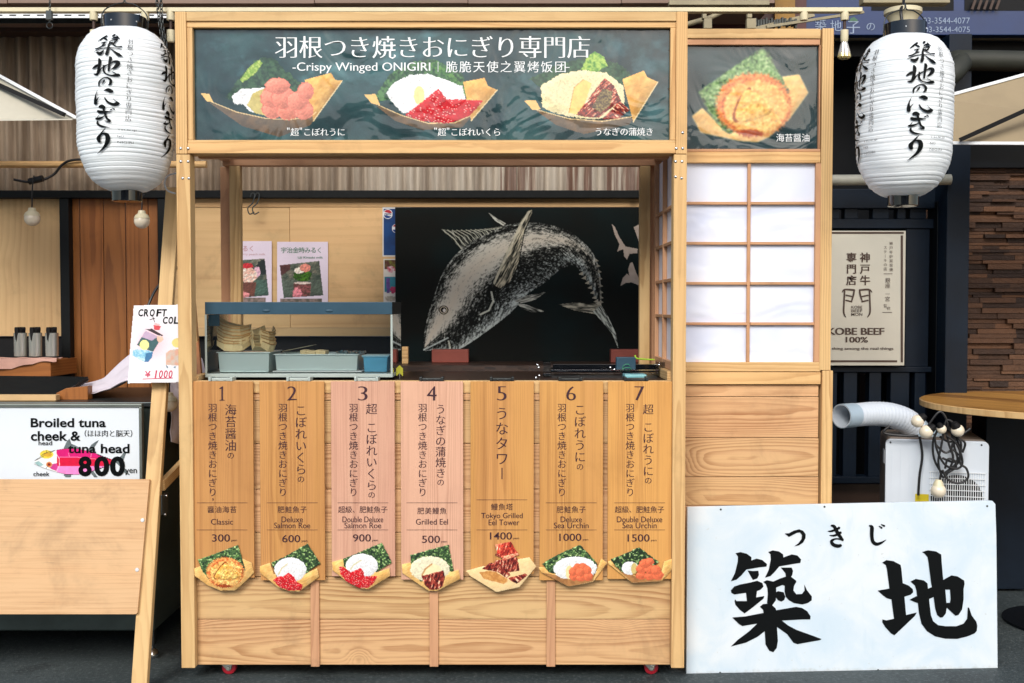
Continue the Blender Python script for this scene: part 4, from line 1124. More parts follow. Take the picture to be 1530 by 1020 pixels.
BR_B = [[(192, 82, 4), (168, 150, 14), (162, 215, 32), (165, 268, 40)], [(172, 235, 20), (192, 200, 10), (216, 168, 4)], [(280, 86, 8), (330, 78, 40), (365, 92, 46), (396, 98, 22)], [(285, 186, 14), (325, 245, 26), (400, 278, 34), (455, 265, 46), (480, 262, 16)], [(462, 252, 16), (420, 222, 8), (394, 196, 4)],
        [(212, 315, 26), (245, 306, 48), (282, 326, 36)], [(192, 368, 30), (225, 382, 38), (300, 382, 26), (382, 384, 6)], [(262, 312, 26), (285, 400, 26), (310, 470, 24), (352, 512, 26), (280, 510, 6)],
        [(165, 472, 22), (205, 474, 30), (255, 455, 16), (292, 428, 8)], [(206, 428, 6), (185, 462, 10)], [(190, 508, 16), (190, 545, 26), (240, 580, 22), (345, 596, 4)], [(355, 358, 12), (378, 346, 16)], [(388, 330, 14), (414, 346, 16)],
        [(287, 614, 6), (258, 645, 16), (225, 690, 24), (192, 745, 46), (205, 796, 34)], [(200, 722, 18), (255, 684, 20), (308, 705, 50), (314, 775, 54), (268, 860, 32), (155, 956, 4)]]
def lantern(cx, ytop, ybot, Y, label, turn, lines_dx):
    c0 = U(cx, (ytop + ybot) / 2, Y); sc_ = (Y - CAMY) / 1600
    zt_, zb_ = U(cx, ytop, Y).z, U(cx, ybot, Y).z
    Rr = 69.8 * sc_; H = zt_ - zb_
    t = thing('paper_lantern', label, 'lantern', (c0.x, Y, zb_), 'tall white paper lanterns at both ends of the stall')
    NR = 39; pr = []; RA = [random.uniform(.65, 1.25) for _ in range(NR + 1)]; RO = [random.uniform(-.0012, .0012) for _ in range(NR + 1)]
    for i in range(NR * 6 + 1):
        u = i / (NR * 6); fr_ = (u * NR) % 1
        pr.append((prof(u) * Rr * (1 + .012 * math.sin(u * 9)) - .0018 * RA[int(u * NR)] * (1 - abs(math.sin(math.pi * fr_)) ** .55) + RO[int(u * NR)] * math.sin(math.pi * fr_) + random.uniform(-.0004, .0004), -u * H))
    mb = MB().lathe((c0.x, Y, zt_), pr[::-1], 72)
    mb.v = [(x + .0016 * math.sin(math.atan2(y - Y, x - c0.x) * 5 + z * 40), y, z + .0022 * math.sin(math.atan2(y - Y, x - c0.x) * 3 + z * 9)) for x, y, z in mb.v]
    mb.build('shade', M['lantern'], t)
    MB().lathe((c0.x, Y, 0), [(.062, zt_ - .004), (.078, zt_ - .002), (.078, zt_ + .046), (.074, zt_ + .047), (.070, zt_ + .044), (.0001, zt_ + .03)], 40).build('top_cap', M['black_gloss'], t)
    MB().lathe((c0.x, Y, 0), [(.0001, zb_ - .03), (.052, zb_ - .038), (.055, zb_ - .036), (.0555, zb_ + .002), (.048, zb_ + .004)], 40).build('bottom_cap', M['black_gloss'], t)
    for a_ in (-.3, .9):
        MB().sphere((c0.x + .0785 * math.sin(a_), Y - .0785 * math.cos(a_), zt_ + .02), .003, 8).build('rivet', M['chrome'], t)
    hp = [(c0.x - .079, Y - .012, zt_ - .012), (c0.x - .083, Y - .012, zt_ + .04), (c0.x - .07, Y - .008, zt_ + .075), (c0.x - .03, Y, zt_ + .098), (c0.x - .004, Y, zt_ + .103), (c0.x, Y, zt_ + .125), (c0.x + .005, Y, zt_ + .103), (c0.x + .035, Y, zt_ + .096), (c0.x + .07, Y + .008, zt_ + .072), (c0.x + .083, Y + .012, zt_ + .04), (c0.x + .079, Y + .012, zt_ - .012)]
    MB().tube(catmull(hp, 5), .0024, 6).build('wire_handle', M['dark_steel'], t)
    def mapper(rot, cpx):
        def at(px, py, off=0.0):
            th = math.asin(max(-.999, min(.999, (px - cpx) * sc_ / Rr * .97))) + rot + math.atan2(-c0.x, Y - CAMY)
            u = (py - ytop) / (ybot - ytop); r = prof(min(1, max(0, u))) * Rr * (1 + .012 * math.sin(u * 9)) + .0022 + off
            return Vector((c0.x + r * math.sin(th), Y - r * math.cos(th), zt_ - u * H))
        return at
    for rot, nm in zip(turn, ('lettering', 'lettering')):
        at0 = mapper(rot, cx)
        dx, dy = cx - 188, ytop - 45
        at = lambda px, py, off=0.0, at0=at0: at0(px + dx - lines_dx, py + dy, off)
        ik = Ink(at, .0008)
        for S_ in BR_A: ik.stroke([(a_, b_, w_ * 1.15) for a_, b_, w_ in S_], A_)
        for S_ in BR_B: ik.stroke([(a_, b_, w_ * 1.15) for a_, b_, w_ in S_], B_)
        for i, ch in enumerate('羽根つき焼きおにぎり専門店'): ik.char(ch, 195.5 - i * .35, 76 + i * 9.3, 9.2, mincho=.018, bold=-.004)
        for i, (s_, wd) in enumerate((('TSUKIJI', 26), ('NO', 9), ('NIGIRI', 22))): ik.fit(s_, 176, 203.5 + i * 8.6, 176 + wd, 206.6 + i * 8.6, bold=-.008)
        ik.build(nm, M['ink'], t)
    return t
M['black_gloss'] = plain('black_lacquer', (12, 14, 18), .12, coat=.6, var=.05)
lantern(188, 45, 286, .05, 'white ribbed paper lantern hanging against the wooden corner post of the stall', (0, rad(82)), 0)
lantern(1350.5, 55, 293, .05, 'white ribbed paper lantern hanging in front of the dark blue restaurant', (rad(40), rad(-42)), 0)
def bxp(mb, x0, y0, x1, y1, Ya, Yb, g='z', rnd=None):
    """box whose front face (at depth Ya) covers a rectangle of the photograph"""
    q = R(x0, y0, x1, y1, Ya)
    return mb.box(q[0], q[1], Ya, Yb, q[2], q[3], g, rnd)

# ================================================================ market building behind the stall
YW = 1.45
MK = thing('market_building', 'old market shop front of rusty corrugated sheets, black beams and plywood behind the stall', 'building', (-.8, YW, 0))
g = G('corrugated_sheet')
co = g.coord(); rn = g.attr('rnd')
st = g.noise(g.mul(co, (22, 1, 1.1)), 1, 4, .65); s2 = g.noise(g.mul(co, (70, 1, 2)), 1, 3, .6); s3 = g.noise(g.mul(co, (4, 1, 3)), 1, 4, .6)
cc = g.mix(g.ss(st, .35, .68), (.30, .225, .155), (.13, .09, .056))
cc = g.mix(g.M('MULTIPLY', g.ss(s3, .45, .7), .65), cc, (.085, .056, .033))
pale = g.mix(g.ss(st, .38, .66), (.46, .40, .32), (.25, .20, .15))
cc = g.mix(g.ss(rn, .3, .6), cc, pale)
rust = g.mix(g.ss(s2, .35, .65), (.17, .065, .036), (.10, .04, .025))
xz = g.sep(co)
rm = g.M('MULTIPLY', g.M('MULTIPLY', g.ss(rn, .65, .95), .75), g.ss(g.M('ADD', s2, g.M('MULTIPLY', st, .6)), .62, .80))
cc = g.mix(rm, cc, rust)
g.set(Base_Color=cc, Roughness=.65, Metallic=.0)
g.bump(s2, .3, .003)
x0, x1 = U(-560, 150, YW).x, U(985, 150, YW).x
z0, z1 = U(765, 292, YW).z, U(765, 30, YW).z
nx = 1500
mb = MB(); vs, fs, rr = [], [], []
RUSTX = [(748, 800, 1), (846, 884, 1), (906, 985, 1), (560, 748, .6), (800, 846, .62), (884, 906, .6)]
for i in range(nx + 1):
    x = x0 + (x1 - x0) * i / nx
    y = YW - .012 * math.sin(x * 2 * math.pi / .066) + (.012 if int((x + 9) / .82) % 2 else 0)
    px = 765 + x * 1600 / (YW + 4); rv = 0
    for a_, b_, v_ in RUSTX:
        if a_ <= px < b_: rv = v_
    if 330 < px < 560: rv = .18 + .3 * (px - 330) / 230
    for k in range(3): vs.append((x, y, z0 + (z1 - z0) * k / 2)); rr.append(rv)
for i in range(nx):
    for k in range(2): fs.append((3 * i + k, 3 * i + 3 + k, 3 * i + 4 + k, 3 * i + 1 + k))
mb.add(vs, fs, smooth=True); mb.rnd = rr
mb.build('corrugated_cladding', g.m, MK)
M['brown_paint'] = plain('dark_brown_paint', (62, 42, 32), .5, var=.25, scale=4)
bxp(MB(), -560, 26, 1010, 47, YW - .10, YW + .05, 'x').build('fascia_beam', M['brown_paint'], MK)
bxp(MB(), -560, 284, 985, 295.5, YW - .09, YW + .05, 'x').build('cross_beam', M['black'], MK, .003)
for a_, b_ in ((92, 106), (238, 252)): bxp(MB(), a_, 295.8, b_, 860, YW - .08, YW + .03, 'z').build('door_frame', M['black'], MK, .003)
bxp(MB(), -560, 296, 91.5, 502, YW - .03, YW, 'z', .3).build('plywood_panel', M['ply_aged'], MK, .001)
mb = MB(); e = [106.5, 121, 156, 189, 223, 237.5]
for i in range(5): bxp(mb, e[i] + .6, 296, e[i + 1] - .6, 640, YW - .03 - .002 * (i % 2), YW, 'z', (.4, .75, .25, .6, .5)[i])
mb.build('plank_panel', M['plank_brown'], MK, .0015)
mb = MB(); bxp(mb, 252.5, 309.5, 433, 489.5, YW - .045, YW, 'x', .35); bxp(mb, 433.5, 309.5, 986, 489.5, YW - .047, YW, 'x', .6)
mb.build('plywood_panel', M['ply'], MK, .001)
mb = MB(); bxp(mb, 252.5, 296, 986, 309, YW - .05, YW, 'x', .5); bxp(mb, 252.5, 490, 986, 502, YW - .05, YW, 'x', .15)
mb.build('trim_strip', M['ply_aged'], MK, .001)
bxp(MB(), -560, 502.5, 986, 868, YW - .01, YW + .05, 'x').build('lower_wall_shade', M['soft_black'], MK)  # added black sheet standing in for the shade below the plywood
# soffit
g = G('soffit_board'); n = g.noise(g.mul(g.coord(), (1, 14, 1)), 2, 3); g.set(Base_Color=g.mix(n, (.17, .105, .075), (.27, .18, .135)), Roughness=.6)
mb = MB()
for i in range(8): mb.box(-4.4 + i * .7, -3.702 + i * .7, .93 + .002 * (i % 2), 1.5, 2.80 + .002 * (i % 2), 2.86, 'y')
mb.build('soffit', g.m, MK, .002)
MB().box(-4.4, 1.2, .95, 1.5, 2.875, 5.2, 'x').build('upper_wall', M['brown_paint'], MK)

# tuna mural board
YM = 1.17
FM = FP(YM)
q = R(590.5, 309.5, 978, 552, YM)
MU = thing('mural_board', 'black board with a big scratched drawing of a diving tuna, behind the counter', 'mural', ((q[0] + q[1]) / 2, YM, q[2]))
MB().box(q[0], q[1], YM + .001, YM + .022, q[2], q[3]).build('board', M['black'], MU, .002)
def K8(x, y): return (560 + x / 2.915, 230 + y / 2.915)
def KL(L_): return [K8(*p) for p in L_]
c = Cv(592, 311, 976, 541, 1.5)
full = np.ones(c.X.shape, bool)
c.fill(full, (16, 18, 15), .12, 70, alt=(12, 25, 25), octv=3)
BACK = catmull(KL([(212, 857), (216, 790), (232, 700), (262, 610), (290, 530), (330, 465), (375, 415), (450, 365), (540, 320), (640, 298), (740, 303), (840, 333), (910, 385), (955, 440), (978, 510), (986, 600), (985, 655)]), 6)
BELLY = catmull(KL([(212, 857), (270, 853), (350, 856), (430, 812), (520, 747), (600, 682), (660, 612), (740, 560), (810, 500), (865, 484), (900, 520), (940, 580), (966, 640), (985, 655)]), 6)
def dist(pl):
    best = np.full(c.X.shape, 1e9); al = np.zeros(c.X.shape); L_ = 0
    for (x0_, y0_), (x1_, y1_) in zip(pl[:-1], pl[1:]):
        dx, dy = x1_ - x0_, y1_ - y0_; l2 = dx * dx + dy * dy or 1e-9; l_ = math.sqrt(l2)
        t_ = np.clip(((c.X - x0_) * dx + (c.Y - y0_) * dy) / l2, 0, 1)
        d_ = np.hypot(c.X - x0_ - t_ * dx, c.Y - y0_ - t_ * dy)
        k_ = d_ < best; best[k_] = d_[k_]; al[k_] = (L_ + t_ * l_)[k_]; L_ += l_
    return best, al
db, al = dist(BACK); dl, al2 = dist(BELLY)
sN = db / (db + dl + 1e-6)
bm = c.mask([*BACK, *BELLY[::-1][1:-1]], .5, 2)
tone = np.interp(sN, [0, .05, .12, .22, .36, .46, .56, .66, .78, .90, 1.0], [.55, .22, .62, .98, 1.0, .72, .30, .12, .22, .55, .85])
ta = np.clip((al - 215) / 80, 0, 1)
tone2 = np.interp(sN, [0, .1, .25, .4, .55, .75, 1.0], [.30, .35, .92, .75, .15, .25, .5])
tone = tone * (1 - ta) + tone2 * ta
tb = np.clip((al - 330) / 60, 0, 1); tone = tone * (1 - tb) + (.42 + .2 * np.cos(sN * 9)) * tb
u_, v_ = al / 2.6, db / 1.15
sc1 = vnoise(al, db, 7.5, 1.5, 5, 3); sc2 = vnoise(c.X + c.Y, c.X - c.Y, 1.6, 5.0, 6, 3); sc3 = vnoise(c.X, c.Y, 1.8, 1.8, 8, 2)
nz = sc1 * .45 + sc2 * .35 + sc3 * .2
lum = np.clip((tone * 1.05 - .06 - (nz - .5) * 2.6 * (1.08 - .45 * tone)) * 1.5 - .26, 0, 1)
warm = np.clip(1 - np.abs(sN - .3) * 2.4, 0, 1)[..., None]
cw = np.array((206, 196, 178)) * warm + np.array((196, 204, 198)) * (1 - warm)
c.c[bm] = ((1 - lum[..., None]) * np.array((18, 20, 18)) + lum[..., None] * cw)[bm]
def shape(L_, base=.55, ang=0.0, col=(200, 200, 186)):
    m = c.mask(KL(L_), .35, 2)
    s_ = vnoise(c.X * math.cos(ang) + c.Y * math.sin(ang), c.Y * math.cos(ang) - c.X * math.sin(ang), 9, 1.3, c.sd + 40, 2)
    l_ = np.clip((base + (s_ - .5) * 1.9), 0, 1)[..., None]
    c.c[m] = ((1 - l_) * np.array((20, 22, 20)) + l_ * np.array(col))[m]
    return m
fin = shape([(292, 328), (340, 333), (440, 330), (560, 312), (540, 322), (450, 366), (378, 415), (340, 378)], .12, 1.0)
for i in range(13):
    t_ = i / 12; xt = 298 + 240 * t_; yt = 331 - 8 * t_ ** 2; xb = 378 + 175 * t_; yb = 412 - 92 * t_ ** .75
    c.seg(None, KL([(xt, yt), ((xt + xb) / 2 + 8, (yt + yb) / 2 - 2), (xb, yb)]), 1.5 if i < 2 else 1.1, (192, 192, 172), .85)
c.seg(None, KL([(292, 328), (330, 335), (440, 331), (545, 318)]), .8, (150, 150, 136), .7)
shape([(495, 255), (530, 278), (572, 302), (560, 312), (524, 290)], .95, .6)
shape([(610, 640), (660, 615), (745, 600), (700, 632), (640, 652)], .55, -.3)
shape([(620, 650), (660, 655), (740, 685), (690, 690), (640, 672)], .6, .3)
m = shape([(686, 243), (668, 246), (640, 285), (610, 350), (575, 420), (540, 500), (515, 568), (545, 585), (585, 560), (625, 480), (636, 400), (652, 325), (684, 262)], .55, 2.05, (206, 196, 168))
c.seg(None, KL([(672, 252), (640, 300), (600, 385), (560, 470), (520, 560)]), 3.4, (206, 200, 176), .8)
c.seg(None, KL([(686, 262), (654, 330), (640, 400), (628, 470), (606, 530)]), 1.6, (16, 18, 16), .9)
c.seg(None, KL([(515, 570), (545, 586), (586, 560)]), 1.4, (18, 18, 16), .9)
shape([(985, 652), (930, 650), (860, 646), (800, 654), (870, 680), (950, 694), (985, 702)], .62, .1, (198, 190, 166))
shape([(950, 685), (1000, 740), (1035, 785), (1060, 845), (1050, 780), (1015, 705), (985, 655)], .7, 1.0, (200, 204, 190))
for t_ in range(9):
    a_ = BELLY[-3 - t_ * 2]; b_ = BACK[-3 - t_ * 2]
    c.fill(c.mask([(a_[0] - 4.5, a_[1] + 1), (a_[0] + 2, a_[1] - 3.2), (a_[0] + 2.2, a_[1] + 2.6)]), (176, 168, 148), .15)
    if t_ < 8: c.fill(c.mask([(b_[0] + 3.6, b_[1] + 1), (b_[0] - 2, b_[1] - 3), (b_[0] - 2, b_[1] + 2.6)]), (150, 144, 128), .15)
c.seg(None, KL([(508, 600), (516, 640), (497, 680), (460, 698)]), 2.6, (210, 212, 196), .9)
c.seg(None, KL([(214, 852), (262, 828), (318, 800)]), 2.2, (206, 216, 212), .8)
c.seg(None, KL([(216, 845), (280, 790), (330, 765)]), 1.6, (30, 36, 32), .8)
c.seg(None, KL([(322, 815), (328, 845)]), 2.6, (214, 214, 196), .8)
for r_, col in ((7.2, (64, 56, 46)), (5.6, (196, 184, 160)), (4.4, (30, 26, 24))): c.fill(c.ell(*K8(300, 678), r_, r_ * .95), col, .05)
c.fill(c.ell(*K8(303, 680), 2.2, 2.6), (220, 216, 206), .05)
# pale bird-like figures cut by the board's edge
for L_ in ([(1032, 303), (1046, 318), (1066, 362), (1092, 402), (1145, 412), (1143, 430), (1110, 434), (1098, 458), (1086, 444), (1082, 412), (1056, 424), (1066, 392), (1046, 352)],
           [(1122, 470), (1140, 520), (1150, 540), (1150, 570), (1118, 558), (1092, 560), (1070, 574), (1080, 540), (1098, 520), (1108, 528), (1104, 500), (1112, 474)],
           [(1128, 318), (1150, 306), (1190, 320), (1200, 372), (1150, 380)]):
    c.fill(c.mask(KL(L_), .3, 2), (176, 160, 146), .06, 6)
c.build('fish_drawing', FM.at, M['print_matt'], MU, .0003)

# dark bench along the back, blocks and small things on it
YD = .80
q = R(575, 541, 972, 562, YD)
zt_ = 1.425 - (546 - 456) / 1600 * (YD + 4)
BN = thing('back_bench', 'dark rough edged wooden bench under the fish drawing', 'bench', ((q[0] + q[1]) / 2, YD + .15, 0))
mb = MB(); pf = []
for i in range(25):
    x = q[0] + (q[1] - q[0]) * i / 24; pf.append((x, YD + random.uniform(-.006, .006), zt_ - .055 + random.uniform(-.006, .006)))
for i in range(24):
    a_, b_ = pf[i], pf[i + 1]
    mb.hexa([(a_[0], a_[1], a_[2]), (b_[0], b_[1], b_[2]), (b_[0], YM - .005, a_[2]), (a_[0], YM - .005, a_[2])], [(a_[0], a_[1] + .005, zt_), (b_[0], b_[1] + .005, zt_), (b_[0], YM - .005, zt_), (a_[0], YM - .005, zt_)], 'x', .4)
mb.build('bench_top', M['dark_wood'], BN)
for x_ in (q[0] + .06, q[1] - .06): MB().box(x_ - .03, x_ + .03, YD + .08, YD + .3, 0, zt_ - .062).build('leg', M['dark_wood'], BN)
for (a_, b_, Yb, lb) in ((645, 700, 1.03, 'red brown block below the snout of the drawn fish'), (913, 972, 1.03, 'red brown block below the tail of the drawn fish')):
    q2 = R(a_, 522, b_, 541.5, Yb)
    o = MB().box(q2[0], q2[1], Yb, Yb + .07, zt_ + .0005, q2[3]).build('block', M['red_block'], None, .003)
    tag(o, lb, 'block', 'red brown blocks on the back bench')
q2 = R(600.5, 518, 609.5, 541, .95)
o = MB().box(q2[0], q2[1], .95, .99, zt_ + .0005, zt_ + .026, 'x', .3).box(q2[0], q2[1], .95, .99, zt_ + .027, q2[3], 'x', .7).build('wooden_clamp', M['pine'], None, .002)
tag(o, 'small pale wooden clamp standing beside the glass case', 'clamp')

# posters on the plywood
def poster(x0, y0, x1, y1, Y, name, label, cat, group=None):
    q = R(x0, y0, x1, y1, Y)
    t = thing(name, label, cat, ((q[0] + q[1]) / 2, Y, q[2]), group)
    return t, FP(Y)
for k_, (x0, x1, nm) in enumerate(((352, 406, 'pink and white shaved ice poster partly hidden by the stall post'), (414, 490, 'shaved ice poster with a green topped cup on the plywood'))):
    t, fp = poster(x0, 360, x1, 462, YW - .052, 'shaved_ice_poster', nm, 'poster', 'shaved ice posters on the plywood')
    c = Cv(x0, 360 + k_, x1, 462, 1.4)
    full = np.ones(c.X.shape, bool); c.fill(full, (228, 214, 228), .03, 30)
    ph = c.mask([(418, 396), (477, 389.5), (483, 441), (424, 445)] if k_ else [(350, 389), (395.5, 386), (401.5, 441), (356, 445)])
    c.fill(ph, (120, 116, 100), .3, 7, alt=(60, 74, 64), octv=4)
    if k_ == 0:
        c.fill(ph & c.ell(392, 400, 9, 12, .3), (34, 44, 44), .2); c.fill(ph & (c.Y > 418) & (c.X > 380), (72, 100, 88), .1); c.fill(ph & c.ell(384, 406, 5, 8, .2), (226, 180, 196), .05)
        c.fill(ph & c.ell(371, 411, 13, 12, .1), (232, 214, 200), .08, 3, alt=(222, 170, 150)); c.fill(ph & c.ell(370, 397, 9, 4, .3), (196, 40, 50), .1)
        c.fill(ph & c.mask([(361, 422), (383, 421), (380, 442), (362, 443)]), (110, 66, 54), .15)
        c.fill(ph & c.ell(364, 441, 9, 5, .2), (238, 150, 150), .05)
    else:
        c.fill(ph & (c.Y > 418), (84, 96, 84), .15, 6); c.fill(ph & c.mask([(418, 396), (434, 394), (434, 402), (420, 412)]), (84, 50, 48), .2)
        c.fill(ph & c.ell(452, 412, 14, 9, .2), (70, 120, 24), .2, 2.5, alt=(30, 62, 12)); c.fill(ph & c.ell(447, 404, 7, 5, .2), (236, 222, 206), .05); c.fill(ph & c.ell(456, 400, 8, 6, .1), (226, 140, 122), .08)
        c.fill(ph & c.mask([(439, 423), (465, 422), (463, 444), (438, 445)]), (160, 90, 90), .2, 3, alt=(92, 60, 54)); c.fill(ph & c.ell(452, 422.5, 13, 1.7), (226, 206, 196), .03); c.fill(ph & c.ell(444, 438, 7, 8, .3), (236, 140, 150), .06)
    c.relief(ph, 2.5, 2.2, .9, 1.0)
    st_ = (c.Y > 444.5 + 1.5 * k_) & (c.Y < 452) & (c.X > x0 + 5) & (c.X < x1 - 9); c.fill(st_, (150, 128, 122), .2, 4, alt=(98, 92, 80))
    c.build('sheet', fp.at, M['print'], t, .001, soft=.35)
    ik = Ink(fp.at, .0022)
    if k_:
        ik.row('宇治金時みるく', 419.5, 373.5, 8.9, 9.6, mincho=0, bold=0).fit('Uji Kintoki milk', 445, 383, 482.5, 387, bold=.01).build('lettering', plain('green_ink', (24, 112, 74), .5), t)
    else:
        ik.row('みるく', 352, 371, 9.6, 9.6, mincho=0, bold=.01).fit('strawberry peach milk', 345, 378, 396.5, 382).build('lettering', plain('pink_grey_ink', (196, 150, 158), .5), t)
# soda and drink posters, half behind the mural board
t, fp = poster(572, 309, 615, 384, YM + .06, 'soda_poster', 'blue soda poster with a round red white and blue emblem', 'poster')
c = Cv(571.5, 309.5, 615, 383, 2.0)
full = np.ones(c.X.shape, bool); c.fill(full, (214, 214, 212), .03); c.fill((c.X > 573) & (c.Y > 311.5) & (c.Y < 381.5), (24, 70, 128), .1, 20, alt=(22, 52, 100))
for cx_, cy_, r_ in ((579.5, 319.5, 7), (592, 341, 6.5)):
    m = c.ell(cx_, cy_, r_, r_ * 1.04); c.fill(m, (232, 232, 232), .02); m = c.ell(cx_, cy_, r_ - .8, (r_ - .8) * 1.04)
    c.fill(m & (c.Y < cy_ - 1.8 + np.sin((c.X - cx_) / r_ * 2.4) * .8), (176, 34, 50), .03); c.fill(m & (c.Y > cy_ + 2.4 + np.sin((c.X - cx_) / r_ * 2.4) * .8), (20, 60, 128), .03)
c.build('sheet', fp.at, M['print'], t, .001)
Ink(fp.at, .0022).fit('PEPSI', 574.5, 318.4, 584.5, 321.2, bold=.02).build('lettering', plain('blue_ink', (20, 40, 96), .5), t)
t, fp = poster(573, 386, 615, 452, YM + .06, 'drink_poster', 'small colourful drink poster below the blue soda poster', 'poster')
c = Cv(573, 386.5, 615, 452, 1.6); full = np.ones(c.X.shape, bool); c.fill(full, (220, 214, 206), .03)
c.fill((c.X > 574.5) & (c.Y < 402) & (c.Y > 388), (120, 120, 40), .3, 4, alt=(90, 50, 40)); c.fill(c.ell(584, 402, 6, 5, .3), (226, 214, 212), .05, 3, alt=(196, 70, 90))
c.fill((c.X > 574.5) & (c.Y > 413) & (c.Y < 436), (40, 130, 150), .1, 8); c.fill(c.mask([(577, 415), (583, 415), (582, 438), (578, 438)], 1), (98, 70, 140), .2, 3); c.fill(c.ell(588, 433, 5, 5, .4), (180, 40, 90), .1); c.fill((c.Y > 441) & c.ell(584, 446, 8, 4, .5), (176, 166, 150), .2, 3)
c.build('sheet', fp.at, M['print'], t, .001)

# hooks hanging from the trim strip
hk = MB()
for x_ in (374, 381):
    p = U(x_, 294, YW - .11)
    hk.tube(catmull([(p.x, p.y, p.z - .0), (p.x + .008, p.y, p.z + .018), (p.x + .022, p.y, p.z + .012), (p.x + .012, p.y - .002, p.z - .03), (p.x - .012, p.y - .002, p.z - .055), (p.x - .004, p.y - .002, p.z - .085), (p.x + .02, p.y - .002, p.z - .075)], 5), .0032, 7)
tag(hk.build('wire_hooks', M['dark_steel']), 'pair of bent wire hooks hanging on the beam left of the posters', 'hook')

# leaning slat, bamboo pole
p, q2 = U(298, 566, .50), U(287, 432, .72)
tag(MB().beam(p, q2, .022, .012, rnd=.6).build('leaning_slat', M['plank_brown'], None, .001), 'thin brown wooden slat leaning inside the stall beside the left post', 'slat')
YP = 1.22
mb = MB().tube([U(-140, 245.5, YP), U(308.5, 245.5, YP)], .0165, 16)
o = mb.build('wooden_pole', M['pine']); tag(o, 'round wooden pole hung level in front of the corrugated wall', 'pole')
o.data.attributes['wc'].data.foreach_set('vector', [v for p in o.data.vertices for v in (p.co.z - 2, p.co.y - 1.1, p.co.x)])
cb = catmull([U(20, 268, 1.1), U(50, 272, 1.15), U(78, 262, 1.19), U(92, 247, 1.195), U(104, 240, 1.19), U(125, 238, 1.2), U(150, 240, 1.24), U(165, 262, 1.24), U(170, 290, 1.22)], 6)
mb = MB().tube(cb, .0062, 8); pt = U(53, 270, 1.13)
mb.tube([pt + Vector((-.03, 0, -.004)), pt + Vector((.035, 0, .012))], .016, 10)
tag(mb.build('power_cable', M['cord']), 'black power cable with a plug looped over the wooden pole', 'cable')

# ================================================================ rail with sockets under the eaves
YR = .36
RL = thing('lamp_rail', 'long cream coloured rail with lamp sockets above the stall signs', 'lamp rail', U(765, 14, YR))
q = R(-120, 10.5, 1289, 17, YR)
MB().box(q[0], q[1], YR, YR + .035, q[2], q[3], 'x').build('rail', M['cream'], RL, .002)
for x_, ln in ((140, 1), (217, 0), (255, 1), (1201, 0), (1262, 2)):
    p = U(x_, 24, YR + .015); sc_ = (YR + 4) / 1600
    s_ = MB().lathe((p.x, p.y, 0), [(.0001, p.z - 6 * sc_), (.015, p.z - 6 * sc_), (.0165, p.z - 2 * sc_), (.0165, p.z + 6 * sc_), (.013, p.z + 7.2 * sc_), (.0001, p.z + 7.2 * sc_)], 18).build('socket', M['cream'], RL)
    if ln or x_ == 217:
        MB().lathe((p.x, p.y, 0), [(.0062, p.z - 20 * sc_), (.0062, p.z - 6 * sc_)], 12).build('stem', M['brown_paint'] if x_ != 217 else M['steel'], s_)
    if ln:
        MB().lathe((p.x, p.y, 0), [(.0001, p.z - 38 * sc_), (.013, p.z - 38 * sc_), (.0155, p.z - 34 * sc_), (.0155, p.z - 20.5 * sc_), (.0001, p.z - 20 * sc_)], 18).build('lamp_holder', M['cream'], RL)
    if x_ == 1262:
        b_ = p.z - 38.2 * sc_
        mb = MB().lathe((p.x, p.y, 0), [(.0001, b_ - 24 * sc_), (.019, b_ - 24.5 * sc_), (.0255, b_ - 22 * sc_), (.0225, b_ - 15 * sc_), (.015, b_ - 4 * sc_), (.012, b_)], 28)
        for i, v in enumerate(mb.v):
            a_ = math.atan2(v[1] - p.y, v[0] - p.x); k = 1 + .05 * math.cos(14 * a_) if v[2] < b_ - 3 * sc_ else 1
            mb.v[i] = (p.x + (v[0] - p.x) * k, p.y + (v[1] - p.y) * k, v[2])
        g = G('reflector_lamp'); z_ = g.sep(g.coord('Generated'))[2]
        g.set(Base_Color=g.mix(g.ss(z_, .1, .5), (.85, .72, .30), (.62, .60, .55)), Roughness=.2, Metallic=.45); g.b.inputs['Coat Weight'].default_value = .6
        mb.build('reflector_bulb', g.m, RL)
# slotted steel channel behind the rail
YC = .47
q = R(-120, 18.5, 300, 26.5, YC)
SCn = thing('slotted_channel', 'grey slotted steel channel under the eaves above the ribbed lantern by the stall', 'channel', ((q[0] + q[1]) / 2, YC, q[2]))
mb = MB(); g0 = (U(11, 20, YC).x - U(0, 20, YC).x)
mb.box(q[0], q[1], YC, YC + .003, q[3] - .008, q[3]); mb.box(q[0], q[1], YC, YC + .003, q[2], q[2] + .008); mb.box(q[0], q[1], YC, YC + .04, q[3] + .0005, q[3] + .003)
x = q[0]; i = 0
while x < q[1] - .06:
    mb.box(x, x + .028, YC + .0002, YC + .0028, q[2] + .0082, q[3] - .0082); x += .057
mb.build('channel', M['white_metal'], SCn)
mb = MB().box(q[0], q[1], YC + .045, YC + .05, q[2] - .01, q[3] + .02).build('backing', M['black'], SCn)

